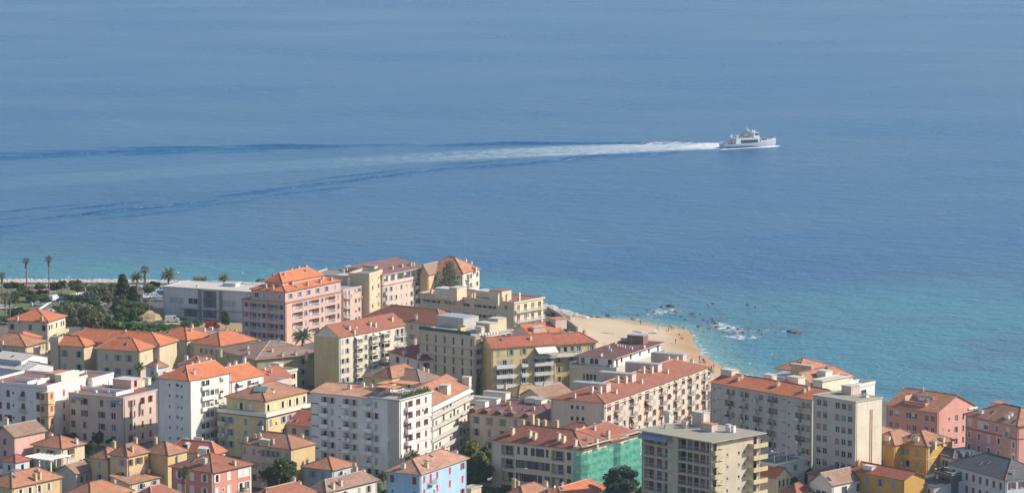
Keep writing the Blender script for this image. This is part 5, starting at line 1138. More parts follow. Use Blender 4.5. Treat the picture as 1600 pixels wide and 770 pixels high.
for x,y in ((666,720),(673,712)): b.sky(x,y)
b=Bld('garage','little flat roofed cream garage beside the sky blue house',(736,764),3.6,ang=-32,lx=722,rx=752,wall='cream',roof=('flat',.2,CONC,.2))
b=Bld('house','old low house with brown tiles and two tall chimneys at the bottom edge',(818,778),5,ang=-34,lx=788,rx=860,wall='cream',roof=('hip',2.2,T_MID,.4)); b.chim(803,757,c='peach',h=1.4); b.chim(809,762,c='peach',h=1.6,w=.8)
b=Bld('house','bottom edge house with bright orange roofs, below the green netting',(880,783),5,ang=-34,lx=838,rx=952,wall='white',roof=('hip',2.3,T_OR,.4)); b.wing((862,786),4.6,lx=820,B=9,roof=('hip',2.2,T_SAL,.3)); b.chim(853,760,c='pale',h=1.2); b.chim(871,756,c='peach'); b.chim(922,763,c='peach')
# ================================================================ VEGETATION
def leafcloud(name,pts,size,mat,seed,flat=.0,elong=1.5):
    """one small leaf-cluster face per point"""
    rs=np.random.RandomState(seed); n=len(pts)
    d=rs.normal(size=(n,3)); d[:,2]*=(1-flat); d/=np.linalg.norm(d,axis=1)[:,None]
    e=np.cross(d,rs.normal(size=(n,3))); e/=np.linalg.norm(e,axis=1)[:,None]
    s=size*(.6+.8*rs.rand(n))[:,None]
    V=np.stack([pts-d*s*elong/2,pts-e*s/2+d*s*.1,pts+d*s*elong/2,pts+e*s/2+d*s*.1],1).reshape(-1,3)
    me=bpy.data.meshes.new(name); me.vertices.add(4*n); me.vertices.foreach_set('co',V.ravel())
    me.loops.add(4*n); me.loops.foreach_set('vertex_index',np.arange(4*n,dtype=np.int32)); me.polygons.add(n); me.polygons.foreach_set('loop_start',np.arange(0,4*n,4,dtype=np.int32))
    me.update(calc_edges=True); me.materials.append(mat); return me
def crownpts(kind,seed,n):
    rs=np.random.RandomState(seed); P=[]
    if kind=='round': nc=26
    elif kind=='spread': nc=30
    elif kind=='bush': nc=14
    else: nc=30
    for i in range(nc):
        if kind in('round','spread','bush'):
            u=rs.normal(size=3); u/=np.linalg.norm(u); r=rs.uniform(.35,.85)
            z=u[2]*r; 
            if kind=='spread': c=np.array([u[0]*r,u[1]*r,max(-.35,z)*.55])
            elif kind=='bush': c=np.array([u[0]*r,u[1]*r,abs(z)*.7-.3])
            else: c=np.array([u[0]*r*.95,u[1]*r*.95,max(-.6,z)])
            cr=rs.uniform(.2,.36)
        elif kind=='cone':
            t=(i+.5)/nc; a=i*2.4; rr=.62*(1-t)**.85+.05; c=np.array([rr*.6*math.cos(a),rr*.6*math.sin(a),-1+2*t]); cr=.16+.22*(1-t)
        k=n//nc; q=rs.normal(size=(k,3)); q/=np.linalg.norm(q,axis=1)[:,None]; q*=(rs.rand(k,1)**.4)*cr*np.array([1,1,.8])
        P.append(c+q)
    return np.vstack(P)
def trunk_mb(h,r,crown_z,spread,seed,limbs=5):
    b=MB(); rr=random.Random(seed); p=Vector((0,0,-.3)); k=4
    for i in range(k):
        q=Vector((rr.uniform(-.15,.15),rr.uniform(-.15,.15),h*(i+1)/k)); b.tube(p,q,r*(1-.15*i),r*(1-.15*(i+1)),8,0,False); p=q
    for i in range(limbs):
        a=6.28*i/limbs+rr.random(); st=Vector((0,0,h*rr.uniform(.7,1))); e=Vector((math.cos(a)*spread*.7,math.sin(a)*spread*.7,crown_z+rr.uniform(-.2,.5)*spread)); m_=(st+e)/2+Vector((0,0,-.2*spread*.3))
        b.tube(st,m_,r*.45,r*.3,6,0,False); b.tube(m_,e,r*.3,r*.08,5,0,False)
    return b
def tree(kind,px,py,wpx,h,leaf,label,name='tree',group=None,n=2600,cat='tree',seed=None,g=G,lf=1.0):
    """px,py: centre of the crown in the photo; wpx its width"""
    seed=seed if seed is not None else int(px*7+py)
    cz={'round':.62,'spread':.72,'bush':.45,'cone':.52}[kind]*h
    p=W(px,py,g+cz); ppm=FPX/math.hypot(p.y,CAMZ); rx=wpx/ppm/2*1.14; n=int(n*1.25)
    root=empty(name,(p.x,p.y,g),seed%6,label,cat,group)
    rz=1.08*{'round':.40,'spread':.42,'bush':.52,'cone':.5}[kind]*h
    pts=crownpts(kind,seed,n)*np.array([rx*1.05,rx*1.05,rz])+np.array([0,0,cz])
    sz=max(.28,min(.55,rx*.13))*lf
    link('crown',leafcloud('crown',pts,sz,LEAFM[leaf],seed),root)
    trunk_mb(cz*.75,max(.1,h*.025),cz,rx,seed,4 if kind!='cone' else 2).build('trunk',BARK,root)
    return root
def frond_fan(b,c,d,L,m,rr):
    """fan palm leaf: a stalk and a spread of blades"""
    d=d.normalized(); side=d.cross(Vector((0,0,1))); side=side.normalized() if side.length>.01 else Vector((1,0,0)); up=side.cross(d)
    tip=c+d*L*.55; b.tube(c,tip,.03,.02,4,m,False)
    for i in range(9):
        a=-1.25+2.5*i/8; v=(d*math.cos(a)+side*math.sin(a)-Vector((0,0,.25))).normalized(); w=up.cross(v).normalized()*.09
        b.poly([tip-w,tip+w,tip+v*L*.5+Vector((0,0,-.08))],m)
def frond_feather(b,c,d,L,m,rr,droop=1.0):
    d=d.normalized(); p=Vector(c); v=Vector(d); n=8
    for i in range(n):
        q=p+v*(L/n); side=v.cross(Vector((0,0,1))); side=side.normalized() if side.length>.01 else Vector((1,0,0))
        up=side.cross(v); ll=L*.19*math.sin(math.pi*(i+1.2)/(n+1.6))+.12
        b.poly([p-side*.03,p+side*.03,q+side*.025,q-side*.025],m)
        for s in (-1,1):
            for k in (0,.5):
                o=p+(q-p)*k; t=o+side*s*ll*.85+v*ll*.55+up*(-.12*ll)-Vector((0,0,ll*.35)); b.poly([o,o+v*(L/n)*.5,t+v*.05,t-v*.05],m)
        p=q; v=(v+Vector((0,0,-.16*droop))).normalized()
def palm_mesh(kind,h,cr,seed,nf):
    rr=random.Random(seed); t=MB(); c=MB(); lean=Vector((rr.uniform(-.3,.3),rr.uniform(-.3,.3),0)); p=Vector((0,0,-.3)); k=6
    r0={'fan':.26,'date':.38,'old':.3}[kind]
    for i in range(k):
        q=lean*((i+1)/k)**2+Vector((0,0,h*(i+1)/k)); t.tube(p,q,r0*(1.15 if i==0 else 1-.05*i),r0*(1-.05*(i+1)),9,0,i==k-1); p=q
    top=p
    if kind=='date': nf=int(nf*.66)
    for i in range(nf):
        a=i*2.39996; el=math.asin(max(-.9,min(.98,-.45+1.4*(i+.5)/nf)))
        d=Vector((math.cos(a)*math.cos(el),math.sin(a)*math.cos(el),math.sin(el)))
        if kind=='date': frond_feather(c,top+d*.15,d+Vector((0,0,.35)),cr*rr.uniform(.85,1.1),0,rr,1.0 if el<.6 else .6)
        else: frond_fan(c,top+d*.1,d,cr*rr.uniform(.8,1.1),0,rr)
    sk=MB()
    if kind!='date':
        for i in range(70):
            a=rr.random()*6.28; z=-rr.random()*cr*(1.3 if kind=='fan' else 2.6); d=Vector((math.cos(a),math.sin(a),0)); o=top+Vector((0,0,z))+d*r0; w=d.cross(Vector((0,0,1)))*.16
            sk.poly([o-w,o+w,o+d*.45*cr*.6+Vector((0,0,-.7))])
    else:
        for i in range(30):
            a=rr.random()*6.28; d=Vector((math.cos(a),math.sin(a),0)); o=top+Vector((0,0,-.1-rr.random()*.5))+d*r0*.8; w=d.cross(Vector((0,0,1)))*.1; sk.poly([o-w,o+w,o+d*.7+Vector((0,0,-.5))])
    return t,c,sk
def palm(kind,px,py,h,cr,label,base=False,nf=34,seed=None,name='palm_tree',group=None):
    seed=seed or int(px+3*py); p=W(px,py,G+(0 if base else h)); t,c,sk=palm_mesh(kind,h,cr,seed,nf)
    root=empty(name,(p.x,p.y,G),seed%6,label,'palm tree',group); t.build('trunk',PBARK,root); c.build('crown',LEAFM['palm'],root); sk.build('dead_fronds',LEAFM['skirt'],root)
palm('fan',41,408,13.5,1.6,'tall slim fan palm, left one of the two that stand high against the sea')
palm('fan',76,405,14.5,1.6,'tallest slim fan palm, right one of the two high against the sea at far left')
palm('fan',3,431,10,1.7,'fan palm at the very left edge reaching above the white rocks')
palm('fan',8,462,9,2.0,'shaggy fan palm at the left edge in front of the lawn trees')
palm('fan',15,466,7,1.5,'smaller fan palm leaning beside the shaggy one at the left edge')
palm('old',227,422,8.5,2.0,'bushy palm with thick brown skirt of dead leaves, rising above the car park trees',nf=40)
palm('date',263,430,4.8,3.4,'date palm with arching fronds behind the left end of the grey depot',nf=46)
palm('date',214,434,5.5,2.6,'dark date palm left of the bushy skirted palm',nf=44)
palm('date',350,435,5.2,2.3,'date palm showing above the middle of the depot roof',nf=40)
palm('date',306,438,3.0,2.0,'low wide palm behind the depot roof, left of a similar one',nf=36)
palm('date',318,438,3.2,2.0,'low wide palm behind the depot roof, right of a similar one',nf=36)
palm('date',472,526,7.5,3.3,'big date palm in front of the large pink apartment house',nf=50)
palm('date',218,574,5,1.9,'palm growing beside the small white house with orange roof',nf=36)
palm('fan',289,737,10.6,1.9,'round headed fan palm standing before the salmon house',nf=60)
palm('date',1108,580,2.0,1.8,'dry spiky agave like palm beside the right end of the long pink block',nf=24)
palm('date',229,757,2.2,1.5,'small bluish palm in the garden of the yellow peach house',nf=30)
palm('date',645,712,5.5,2.0,'green palm at the foot of the white slab, right side',nf=40)
# big grey green conifer beside the corner building
p=W(702,508,G); rt=empty('norfolk_pine',(p.x,p.y,G),0,'big grey green layered conifer in front of the pale yellow corner building','tree'); HN=21.8
t=MB(); t.tube((0,0,-.3),(0,0,HN),.32,.05,8); rr=random.Random(4); pts=[]
for k in range(17):
    z=HN*(.42+.57*k/17); L=5.4*(1-(k/17.8))**.8+.4; nb=7
    for j in range(nb):
        a=6.28*j/nb+k*.55+rr.uniform(-.2,.2); Lr=L*rr.uniform(.7,1.1); e=Vector((math.cos(a)*Lr,math.sin(a)*Lr,z+.10*Lr+rr.uniform(-.3,.3))); t.tube((0,0,z-.2),e,.06,.02,4,0,False)
        for q in range(int(9+32*(1-k/17))):
            f=rr.uniform(.25,1.02); sp_=.45*(1.1-.5*f); pts.append((e.x*f+rr.gauss(0,sp_*.6),e.y*f+rr.gauss(0,sp_*.6),z+(.10*Lr)*f+rr.gauss(0,.14)))
t.build('trunk',BARK,rt); link('crown',leafcloud('crown',np.array(pts),.34,LEAFM['pine'],9),rt)
T=tree
T('cone',192,459,46,11.5,'dark','dark green conical conifer, the tallest in the clump beside the car park',n=5200)
T('cone',208,470,38,8.5,'dark','shorter dark conifer leaning on the right side of the tall conical one',n=4000)
T('round',121,447,27,5.8,'olive','rounded olive green tree behind the white kerb wall, below the sea rocks',n=2600)
T('spread',156,453,44,7.2,'olive','broad olive green tree behind the small row of parked cars',n=4200)
T('round',133,470,42,7.5,'blue','grey green tree between two olive green ones near the cars',n=2600)
T('round',129,494,64,11,'olive','large olive green tree, leftmost of the thick clump above the orange roofs',n=5600)
T('round',155,500,44,8,'olive','dull green tree just right of the large olive one above the orange roofs',n=3600)
T('round',184,492,52,7.5,'mid','mid green wide canopy tree below the conical conifer',n=4200)
T('round',210,492,36,7,'mid','mid green canopy tree left of the mound of pale earth',n=3600)
T('bush',172,508,46,6.5,'bright','bright green umbrella pine bush right above the orange school roof',n=3200)
T('bush',200,509,44,6,'bright','bright green bush in the middle of the row above the orange roof',n=3000)
T('bush',229,510,40,5.5,'bright','bright green bush below the mound of pale earth',n=3000)
T('bush',255,510,34,5,'bright','bright green bush at the right end of the row, above the beige house',n=2800)
T('round',84,448,20,5,'dark','dark small tree at the foot of the tallest fan palm',n=1800)
T('round',96,444,16,4.5,'mid','small tree between the tallest palm and the rounded olive tree',n=1600)
T('spread',17,446,24,4.5,'dark','dark flat topped tree near the left edge in front of the white rocks',n=1800)
T('round',34,450,18,4,'mid','small tree left of the red play area',n=1400)
T('bush',54,463,32,4.2,'mid','wide shrub below the red play area',n=2400)
T('round',24,467,18,4.5,'olive','small tree on the lawn between the two left fan palms and the shrub',n=1500)
T('bush',70,468,18,3.5,'dark','dark shrub left of the blue car',n=1400)
T('bush',28,486,36,4.5,'dark','dark shrub behind the cream villa, left part',n=2600)
T('bush',50,487,26,4.2,'blue','grey green shrub behind the cream villa, beside the white flag',n=2000)
T('bush',239,443,24,4.0,'dark','dark bush right of the skirted palm, in front of the sea rocks',n=2000)
T('round',232,450,20,4.5,'olive','olive bush under the skirted palm beside the car park',n=1700)
T('bush',215,462,12,2.5,'dark','small dark bush inside the car park',n=800)
T('bush',247,451,18,1.8,'mid','clipped hedge beside the car park near the depot',name='hedge',cat='hedge',n=1400)
T('bush',229,468,14,2.5,'olive','small shrub in the car park below the hedge',n=800)
T('bush',276,509,26,3,'blue','grey shrub in the depot yard, left part',n=1500)
T('bush',297,508,24,3.4,'mid','shrub in the depot yard beside the statue like post',n=1500)
T('round',353,499,14,5.5,'dark','slim dark green tree against the right end of the depot',n=1500)
T('bush',408,437,16,2.6,'dry','dry bush between the depot roof and the big pink house',n=900)
T('bush',161,443,14,2.2,'olive','low bush by the seafront road above the olive tree',n=700)
T('bush',100,462,12,2.0,'dark','low bush behind the dark parked car',n=600)
T('round',611,572,24,6,'dark','dark tree in the shade between the gabled pale building and the lilac villa',n=1900)
T('round',590,575,16,5,'dark','smaller dark tree left of the lilac villa',n=1200)
T('cone',749,606,20,9,'dark','dark conical tree in the shade beside the yellow apartment building',n=1700)
T('round',437,736,56,10,'mid','round bushy green tree in front of the blank ochre side wall',n=7500)
T('bush',79,676,22,3.5,'dark','dark shrub between the pink house and the white block',n=1200)
T('bush',109,681,30,4,'dark','dark trees at the foot of the blush coloured block, left end',n=1800)
T('round',140,699,20,5,'dark','dark tree right of the small cream bungalow',n=1500)
T('bush',132,720,26,3.6,'bright','bright green shrub left of the yellow peach house',n=1600)
T('bush',177,687,20,3.6,'dark','dark shrub behind the yellow peach house roofs',n=1200)
T('bush',82,731,20,3,'bright','fresh green bush beside the white pergola',n=1200)
T('bush',30,730,16,3,'dark','dark bush at the bottom left below the tiny red roofed house',n=900)
T('spread',637,712,34,5,'mid','leafy tree behind the sky blue house, left part',n=2400)
T('spread',664,708,24,5,'mid','leafy tree behind the sky blue house, right part',n=1800)
T('bush',600,742,20,5,'yellow','yellow green tree left of the sky blue house, upper',n=1500)
T('bush',594,764,24,4.5,'bright','bright green bush left of the sky blue house at the bottom edge',n=1600)
T('round',738,712,42,10,'yellow','yellow green tree between the cream balcony block and the cream netted building',n=4600)
T('round',758,716,28,8,'mid','greener tree pressed against the left wall of the netted building',n=2600)
T('round',748,739,50,8,'dark','darker green tree just below the yellow green one',n=4200)
T('bush',762,766,42,4.5,'mid','wide green bush at the bottom edge right of the sky blue house',n=3000)
T('bush',722,762,26,4,'blue','grey green shrub in front of the flat roofed garage',n=1600)
T('bush',790,765,26,4,'mid','green shrub at the bottom edge under the netted building',n=1500)
T('round',968,752,60,11,'blue','big bluish green tree in front of the green netting',n=8500,lf=.8)
T('bush',1001,764,18,4,'mid','small green tree between the bluish tree and the beige tower',n=1000)
T('round',1262,744,20,6,'dark','dark tree between the modern white house and the grey slab',n=1600)
T('round',1242,756,17,6,'mid','green tree between the orange gabled house and the white wall',n=1400)
T('bush',1363,770,26,3,'blue','pale grey green bush in the yard before the low yellow house',n=1400)
T('bush',1473,732,14,1.6,'dark','bushy plants on top of the dark metal annex',g=G+9,cat='plants',name='roof_plants',n=700)
T('bush',1290,738,14,4,'dark','dark shrub at the foot of the grey slab end block',n=800)
T('bush',622,575,14,3,'mid','shrub below the gabled pale building',n=700)
T('bush',240,590,16,3,'olive','potted greenery on the terrace left of the tall white block',n=900,g=G+6,cat='plants',name='terrace_shrub')
T('bush',200,570,16,3.5,'dry','dry shrub against the ochre school wall',n=900)

T('spread',106,480,40,7.5,'olive','olive tree at the left end of the clump beside the driveway',n=2600)
T('bush',236,480,14,3,'dry','dry scrub on the side of the mound of pale earth',n=600)
T('spread',40,458,30,4.5,'mid','tree crown half hiding the red canopy',n=1800)
T('bush',66,456,20,3.2,'dark','dark shrub at the right of the red canopy',n=1300)
T('bush',300,503,40,3.2,'blue','long grey green shrubbery along the foot of the depot',n=1900)
T('bush',868,503,16,1.6,'dry','dry dune scrub beside the pale boulder bank',n=700)
T('bush',880,515,20,1.4,'olive','low olive scrub on the slope above the beach',n=700)
T('bush',858,489,14,1.8,'olive','scrub between the pale boulders and the terraced block',n=600)
T('bush',30,702,18,3.5,'dark','dark shrub in the yard of the low pink house',n=900)
T('bush',100,716,16,3,'mid','shrub between the cream bungalow and the pergola',n=900)
T('round',153,683,18,5,'dark','dark tree before the right half of the blush block',n=1200)
T('bush',520,722,22,3,'dark','dark hedge at the foot of the white slab, left part',n=1200)
T('bush',570,728,24,3,'mid','hedge at the foot of the white slab near its corner',n=1300)
T('bush',690,697,26,4,'mid','garden greenery at the foot of the cream balcony block',n=1500)
T('bush',226,745,14,2.6,'mid','shrub in front of the long low annex',n=800)
T('bush',470,748,18,3,'dark','shrub between the maroon roofed house and the small blue white one',n=900)

T('spread',100,492,30,6.5,'olive','olive tree close behind the right corner of the cream villa',n=2200)
T('round',186,476,30,8,'mid','mid green tree in front of the conical conifer',n=2400)
T('spread',222,480,24,6,'mid','mid green tree at the foot of the shorter conifer',n=1600)
T('bush',8,498,26,4,'mid','green shrubs at the left edge beside the cream villa',n=1500)
T('spread',62,448,20,4.5,'olive','olive tree between the two tall palms',n=1300)
T('spread',176,447,24,4.5,'olive','low olive tree left of the conical conifer top',n=1300)

T('round',142,484,36,8,'mid','mid green tree rising between the large olive tree and the short row of cars',n=2600)
T('bush',44,452,22,3.5,'mid','green shrub below the bright red flag',n=1100)
T('bush',90,459,20,3.2,'mid','green shrub at the foot of the tallest palm',n=1100)

T('spread',214,478,26,6.5,'mid','mid green tree tucked between the two conifers and the mound',n=1900)
T('round',112,470,24,6,'mid','mid green tree just below the silver and navy cars',n=1900)
T('spread',168,466,24,5,'mid','low green tree left of the conical conifer base',n=1500)
# ================================================================ ROCKS, SEA WALL, PEOPLE, BOATS, CARS
ROCKM=[plain('dark_rock',(.11,.085,.065),.9,var=.45,scale=.8),plain('brown_rock',(.22,.15,.09),.9,var=.4,scale=.8)]; PALER=plain('pale_boulder',(.46,.43,.38),.9,var=.25,scale=.6)
def rock_mesh(seed,m,sub=2,flat=.6):
    import bmesh
    bm=bmesh.new(); bmesh.ops.create_icosphere(bm,subdivisions=sub,radius=1)
    o=Vector((seed*3.1,seed*1.7,0))
    for v in bm.verts:
        k=1+.45*mnoise.noise(v.co*1.3+o)+.22*mnoise.noise(v.co*3.1+o); v.co=v.co*k; v.co.z*=flat
    me=bpy.data.meshes.new('rock'); bm.to_mesh(me); bm.free(); me.materials.append(m); return me
RM=[[rock_mesh(s,m,2,.55) for s in range(4)] for m in ROCKM]
def rock(px,py,wpx,h,label,k=0,dep=.8,group='rocks breaking the water off the beach'):
    p=W(px,py,0); r=wpx/FPX*math.hypot(p.y,CAMZ)/2
    o=link('rock',RM[k][R.randint(0,3)],None,(p.x,p.y,-.1),R.random()*6,(r,r*dep,h)); tag(o,label,'rock',group); return o
L_=[(1048,478,16,1.6,'largest dark rock of the far group off the beach',0),(1034,480,9,1.1,'low dark rock left of the largest far one',0),(1056,487,10,1.0,'flat dark rock just below the largest far one',0),(1022,487,6,.6,'small rock in the foam left of the far group',0),
(1082,491,10,1.3,'rounded dark rock standing alone between the two foam patches',0),(1095,491,4,.6,'small rock right of the lone rounded one',0),(989,498,8,1.3,'reddish brown rock at the edge of the sand',1),(996,492,5,.7,'small dark rock above the reddish one',0),
(1091,510,9,.9,'low dark rock left of the middle foam streak',0),(1109,513,9,.9,'dark rock below the middle group near the foam',0),(1106,502,6,.7,'small rock on the left of the middle group',0),(1114,502,7,.8,'dark rock at the top of the middle group',0),(1119,506,12,1.1,'long rock at the head of the middle foam streak',0),(1120,511,9,.9,'rock inside the foam of the middle group',0),(1138,512,7,.8,'small rock at the end of the middle foam streak',0),
(1155,515,12,1.1,'broad brown rock right of the middle foam',1),(1163,519,10,.9,'brown rock under the broad one',1),(1186,516,6,.7,'small rock in the long foam line',0),(1181,526,5,1.2,'upright rock at the right end of the lower foam streak',1),(1131,519,8,.6,'submerged looking rock below the middle group',0),
(1237,518,16,1.7,'big dark rock at the right end of the foam line',0),(1246,520,14,1.3,'dark rock fused to the right of the big end rock',0),(1260,510,9,.3,'faint rock awash beyond the big end rock',0),(1107,476,5,1.0,'pale brown rock of the small far pair, left',1),(1114,474,8,.8,'dark rock of the small far pair, right',0),(1168,476,7,1.1,'sandy coloured rock far out, left of a pair',1),(1181,479,6,.9,'sandy coloured rock far out, right of a pair',1),
(1047,508,4,.5,'tiny rock just off the sand tip',0),(1129,497,7,.5,'low rock with a little foam above the middle group',1),(1137,496,5,.5,'low rock beside it near the upper foam',1),(951,493,14,1.2,'low dark rocks at the top edge of the beach',0),(957,499,6,.8,'small dark rock at the top edge of the beach',0),(920,495,16,1.3,'dark rock where the pale boulders meet the sand',0),(935,496,10,1.0,'dark rock right of the boulders',0),(905,491,8,1,'dark wet rock at the water edge of the boulder bank',0),(1036,493,7,.4,'rock awash below the far foam patch',1)]
for a in L_: rock(*a)
for i,(x,y) in enumerate([(1012,484),(1064,494),(1071,499),(1100,499),(1112,498),(1125,501),(1143,507),(1147,519),(1170,512),(1197,512),(1212,519),(1222,514),(1140,524),(1099,518),(1190,522),(1207,508)]): rock(x,y,R.uniform(4,8),R.uniform(.4,.8),'small low rock awash among the scattered reef rocks off the beach',i%3==0)
def beachz(p): return float(landz(np.array([[p.x,p.y]]))[0][0])+.06
# boulder bank right of the terraced block
bp=[W(a,b_,0) for a,b_ in ((848,474),(912,495))]; BM=[rock_mesh(20+s,PALER,1,.5) for s in range(5)]
rr=random.Random(12); i=0
for j in range(150):
    t_=rr.random(); wv=rr.random(); px=850+t_*62+wv*6; py=473+t_*21.5+wv*(15-13*t_)*.9
    zz=1.
    for _ in range(6): p=W(px,py,zz); zz=max(.1,beachz(p)+.25)
    s=rr.uniform(.7,1.5)
    o=link('boulder',BM[rr.randint(0,4)],None,(p.x,p.y,zz-.2),rr.random()*6,(s*1.3,s,s*.9)); tag(o,'pale boulder in the rock bank between the terraced cream block and the beach','boulder','pale boulders banked beside the beach')
# long breakwater of small white rocks along the seafront, too many and too small to tell apart
import bmesh
tmpl=[rock_mesh(40+s,PALER,1,.7) for s in range(4)]; TV=[np.array([v.co[:] for v in m_.vertices]) for m_ in tmpl]; TF=[np.array([p_.vertices[:] for p_ in m_.polygons]) for m_ in tmpl]
V=[];F=[];n0=0
for j in range(2600):
    px=rr.uniform(-80,470); base=np.interp(px,[-200,0,200,400,560],[434,437,437.5,442,452]); wv=rr.random()
    p=W(px,base+.3+wv*6,4.05); s=rr.uniform(.45,1.0); k=rr.randint(0,3); a=rr.random()*6.28
    q=TV[k]*np.array([s*1.2,s,s]); q=np.stack([q[:,0]*math.cos(a)-q[:,1]*math.sin(a)+p.x,q[:,0]*math.sin(a)+q[:,1]*math.cos(a)+p.y,q[:,2]+p.z],1); V.append(q);F.append(TF[k]+n0);n0+=len(q)
me=bpy.data.meshes.new('breakwater_rocks'); V=np.vstack(V);F=np.vstack(F); me.from_pydata(V.tolist(),[],F.tolist()); me.materials.append(plain('white_rocks',(.47,.44,.40),.9,var=.45,scale=.5))
tag(link('breakwater_rocks',me),'long breakwater of small white rocks along the seafront at left','breakwater',kind='stuff')
# sea wall and walls of the gardens
def wallline(name,pts,h,th,m,label,cat='wall',g=G):
    b=MB(); q=[W(x,y,g) for x,y in pts]
    for a,c in zip(q[:-1],q[1:]):
        d=(c-a).normalized(); n=Vector((-d.y,d.x,0))*th/2; b.hexa([a-n,c-n,c+n,a+n],[v+Vector((0,0,h)) for v in (a-n,c-n,c+n,a+n)])
    o=b.build(name,m); return tag(o,label,cat)
wallline('sea_wall',[(-60,444.9),(210,444.9),(400,448.6),(560,455.6)],.9,.4,CONC,'low grey parapet between the promenade and the seafront road')
wallline('kerb_wall',[(60,485),(80,471.5)],.5,.5,WHITE,'short white kerb wall beside the driveway behind the cream villa')
wallline('kerb_wall',[(114,464),(133,453)],.6,.4,WHITE,'white low wall beside the dark parked cars')
wallline('terrace_wall',[(229,452),(256,452)],.8,.3,WHITE,'white low wall at the back of the car park near the depot')
wallline('retaining_wall',[(856,486),(874,496),(893,511),(902,518)],1.6,.5,CONC,'grey sloping retaining wall between the boulder bank and the yellow building')
# construction fence of sheet panels
q0,q1=W(229,494,G),W(256,494,G); rt=empty('site_fence',q0,math.atan2(q1.y-q0.y,q1.x-q0.x),'blue grey sheet fence around the mound of earth next to the depot','fence'); L=(q1-q0).length
PM=MB(); PM.box(.02,0,0,.62,.04,2.9); PM.box(.2,-.03,0,.26,0,2.9); PM.box(.45,-.03,0,.51,0,2.9); pm=PM.mesh('fence_panel',[plain('blue_grey_sheet',(.33,.38,.42),.5,.2)])
for i in range(int(L/.63)): link('fence_panel',pm,rt,(i*.63,0,0))
# dirt mound
me=rock_mesh(77,DIRT,3,.5); p=W(230,497,G); tag(link('earth_mound',me,None,(p.x,p.y,G-.5),0,(6.2,9,5.6)),'mound of pale yellow earth in front of the blue grey site fence','mound')
# ---- street furniture
def lamp(px,py,h,label,arm=0,name='street_lamp',base=True):
    p=W(px,py,G+(0 if base else h)); rt=empty(name,(p.x,p.y,G),0,label,'street lamp')
    b=MB(); b.tube((0,0,-.2),(0,0,h),.1,.06,7); 
    if arm: b.tube((0,0,h),(arm*.5,0,h+.5),.05,.05,5); b.tube((arm*.5,0,h+.5),(arm,0,h+.55),.05,.04,5)
    b.build('pole',METAL,rt); q=MB()
    if arm: q.box(arm-.3,-.15,h+.45,arm+.4,.15,h+.62)
    else: q.tube((0,0,h),(0,0,h+.25),.2,.3,8); q.tube((0,0,h+.25),(0,0,h+.5),.3,.1,8)
    q.build('lamp_head',WHITE,rt)
lamp(107,434.5,5.5,'seafront lamp post with white head above the rounded olive tree',base=False)
lamp(379,427.5,6.0,'thin lamp post with white head against the sea, behind the right end of the depot',base=False)
lamp(212,441,5,'lamp post in front of the dark date palm',base=False)
lamp(48,433,7,'street lamp with curved arm between the two tall palms',arm=1.8,base=False)
lamp(278,427,6,'thin lamp post against the sea right of the date palm at the depot corner',base=False)
lamp(221,449,7.5,'tall grey pole lamp beside the car park near the conifers',base=False)
lamp(811,735,8,'street lamp in front of the cream netted building',arm=1.6,base=False)
def flag(px,py,h,col,label,w=1.6,hh=1.0):
    p=W(px,py,G+h); rt=empty('flag',(p.x,p.y,G),0,label,'flag'); b=MB(); b.tube((0,0,-.2),(0,0,h+.1),.05,.035,6); b.build('pole',METAL,rt)
    q=MB(); n=6
    for i in range(n):
        x0,x1=w*i/n,w*(i+1)/n; y0,y1=.15*math.sin(i*1.1),.15*math.sin((i+1)*1.1); dz=-.5*(i/n); dz1=-.5*((i+1)/n)
        q.poly([(x0,y0,h-hh+dz),(x1,y1,h-hh+dz1),(x1,y1,h+dz1),(x0,y0,h+dz)]); q.poly([(x0,y0+.02,h-hh+dz),(x0,y0+.02,h+dz),(x1,y1+.02,h+dz1),(x1,y1+.02,h-hh+dz1)])
    q.build('cloth',plain('flag_%s'%label[:6],col,.8),rt)
flag(59,440,5,(.65,.03,.05),'bright red flag near the play area at far left',1.2,2.0)
flag(35,441,4.5,(.55,.05,.12),'small red and blue banner left of the bright red flag',.9,1.2)
flag(44,446,4,(.55,.06,.08),'small red flag just left of the bright red one',.8,.8)
flag(48,470.5,5,(.75,.75,.78),'white flag on a pole behind the cream villa',.7,1.1)
# parasols / play canopy
p=W(48,458,G); rt=empty('play_canopy',(p.x,p.y,G),.1,'low red canopy of the play area between the two tall palms','canopy'); q=MB(); q.hexa([(-5,-6,1.3),(5,-6,1.3),(5,6,1.3),(-5,6,1.3)],[(-4,-3,1.8),(4,-3,1.8),(4,3,1.8),(-4,3,1.8)]); q.build('canopy',plain('red_canvas',(.30,.13,.11)),rt)
for x in (-4.5,4.5):
    for y in (-5.5,5.5): q=MB(); q.tube((x,y,0),(x,y,1.4),.06,.06,5); q.build('pole',METAL,rt)
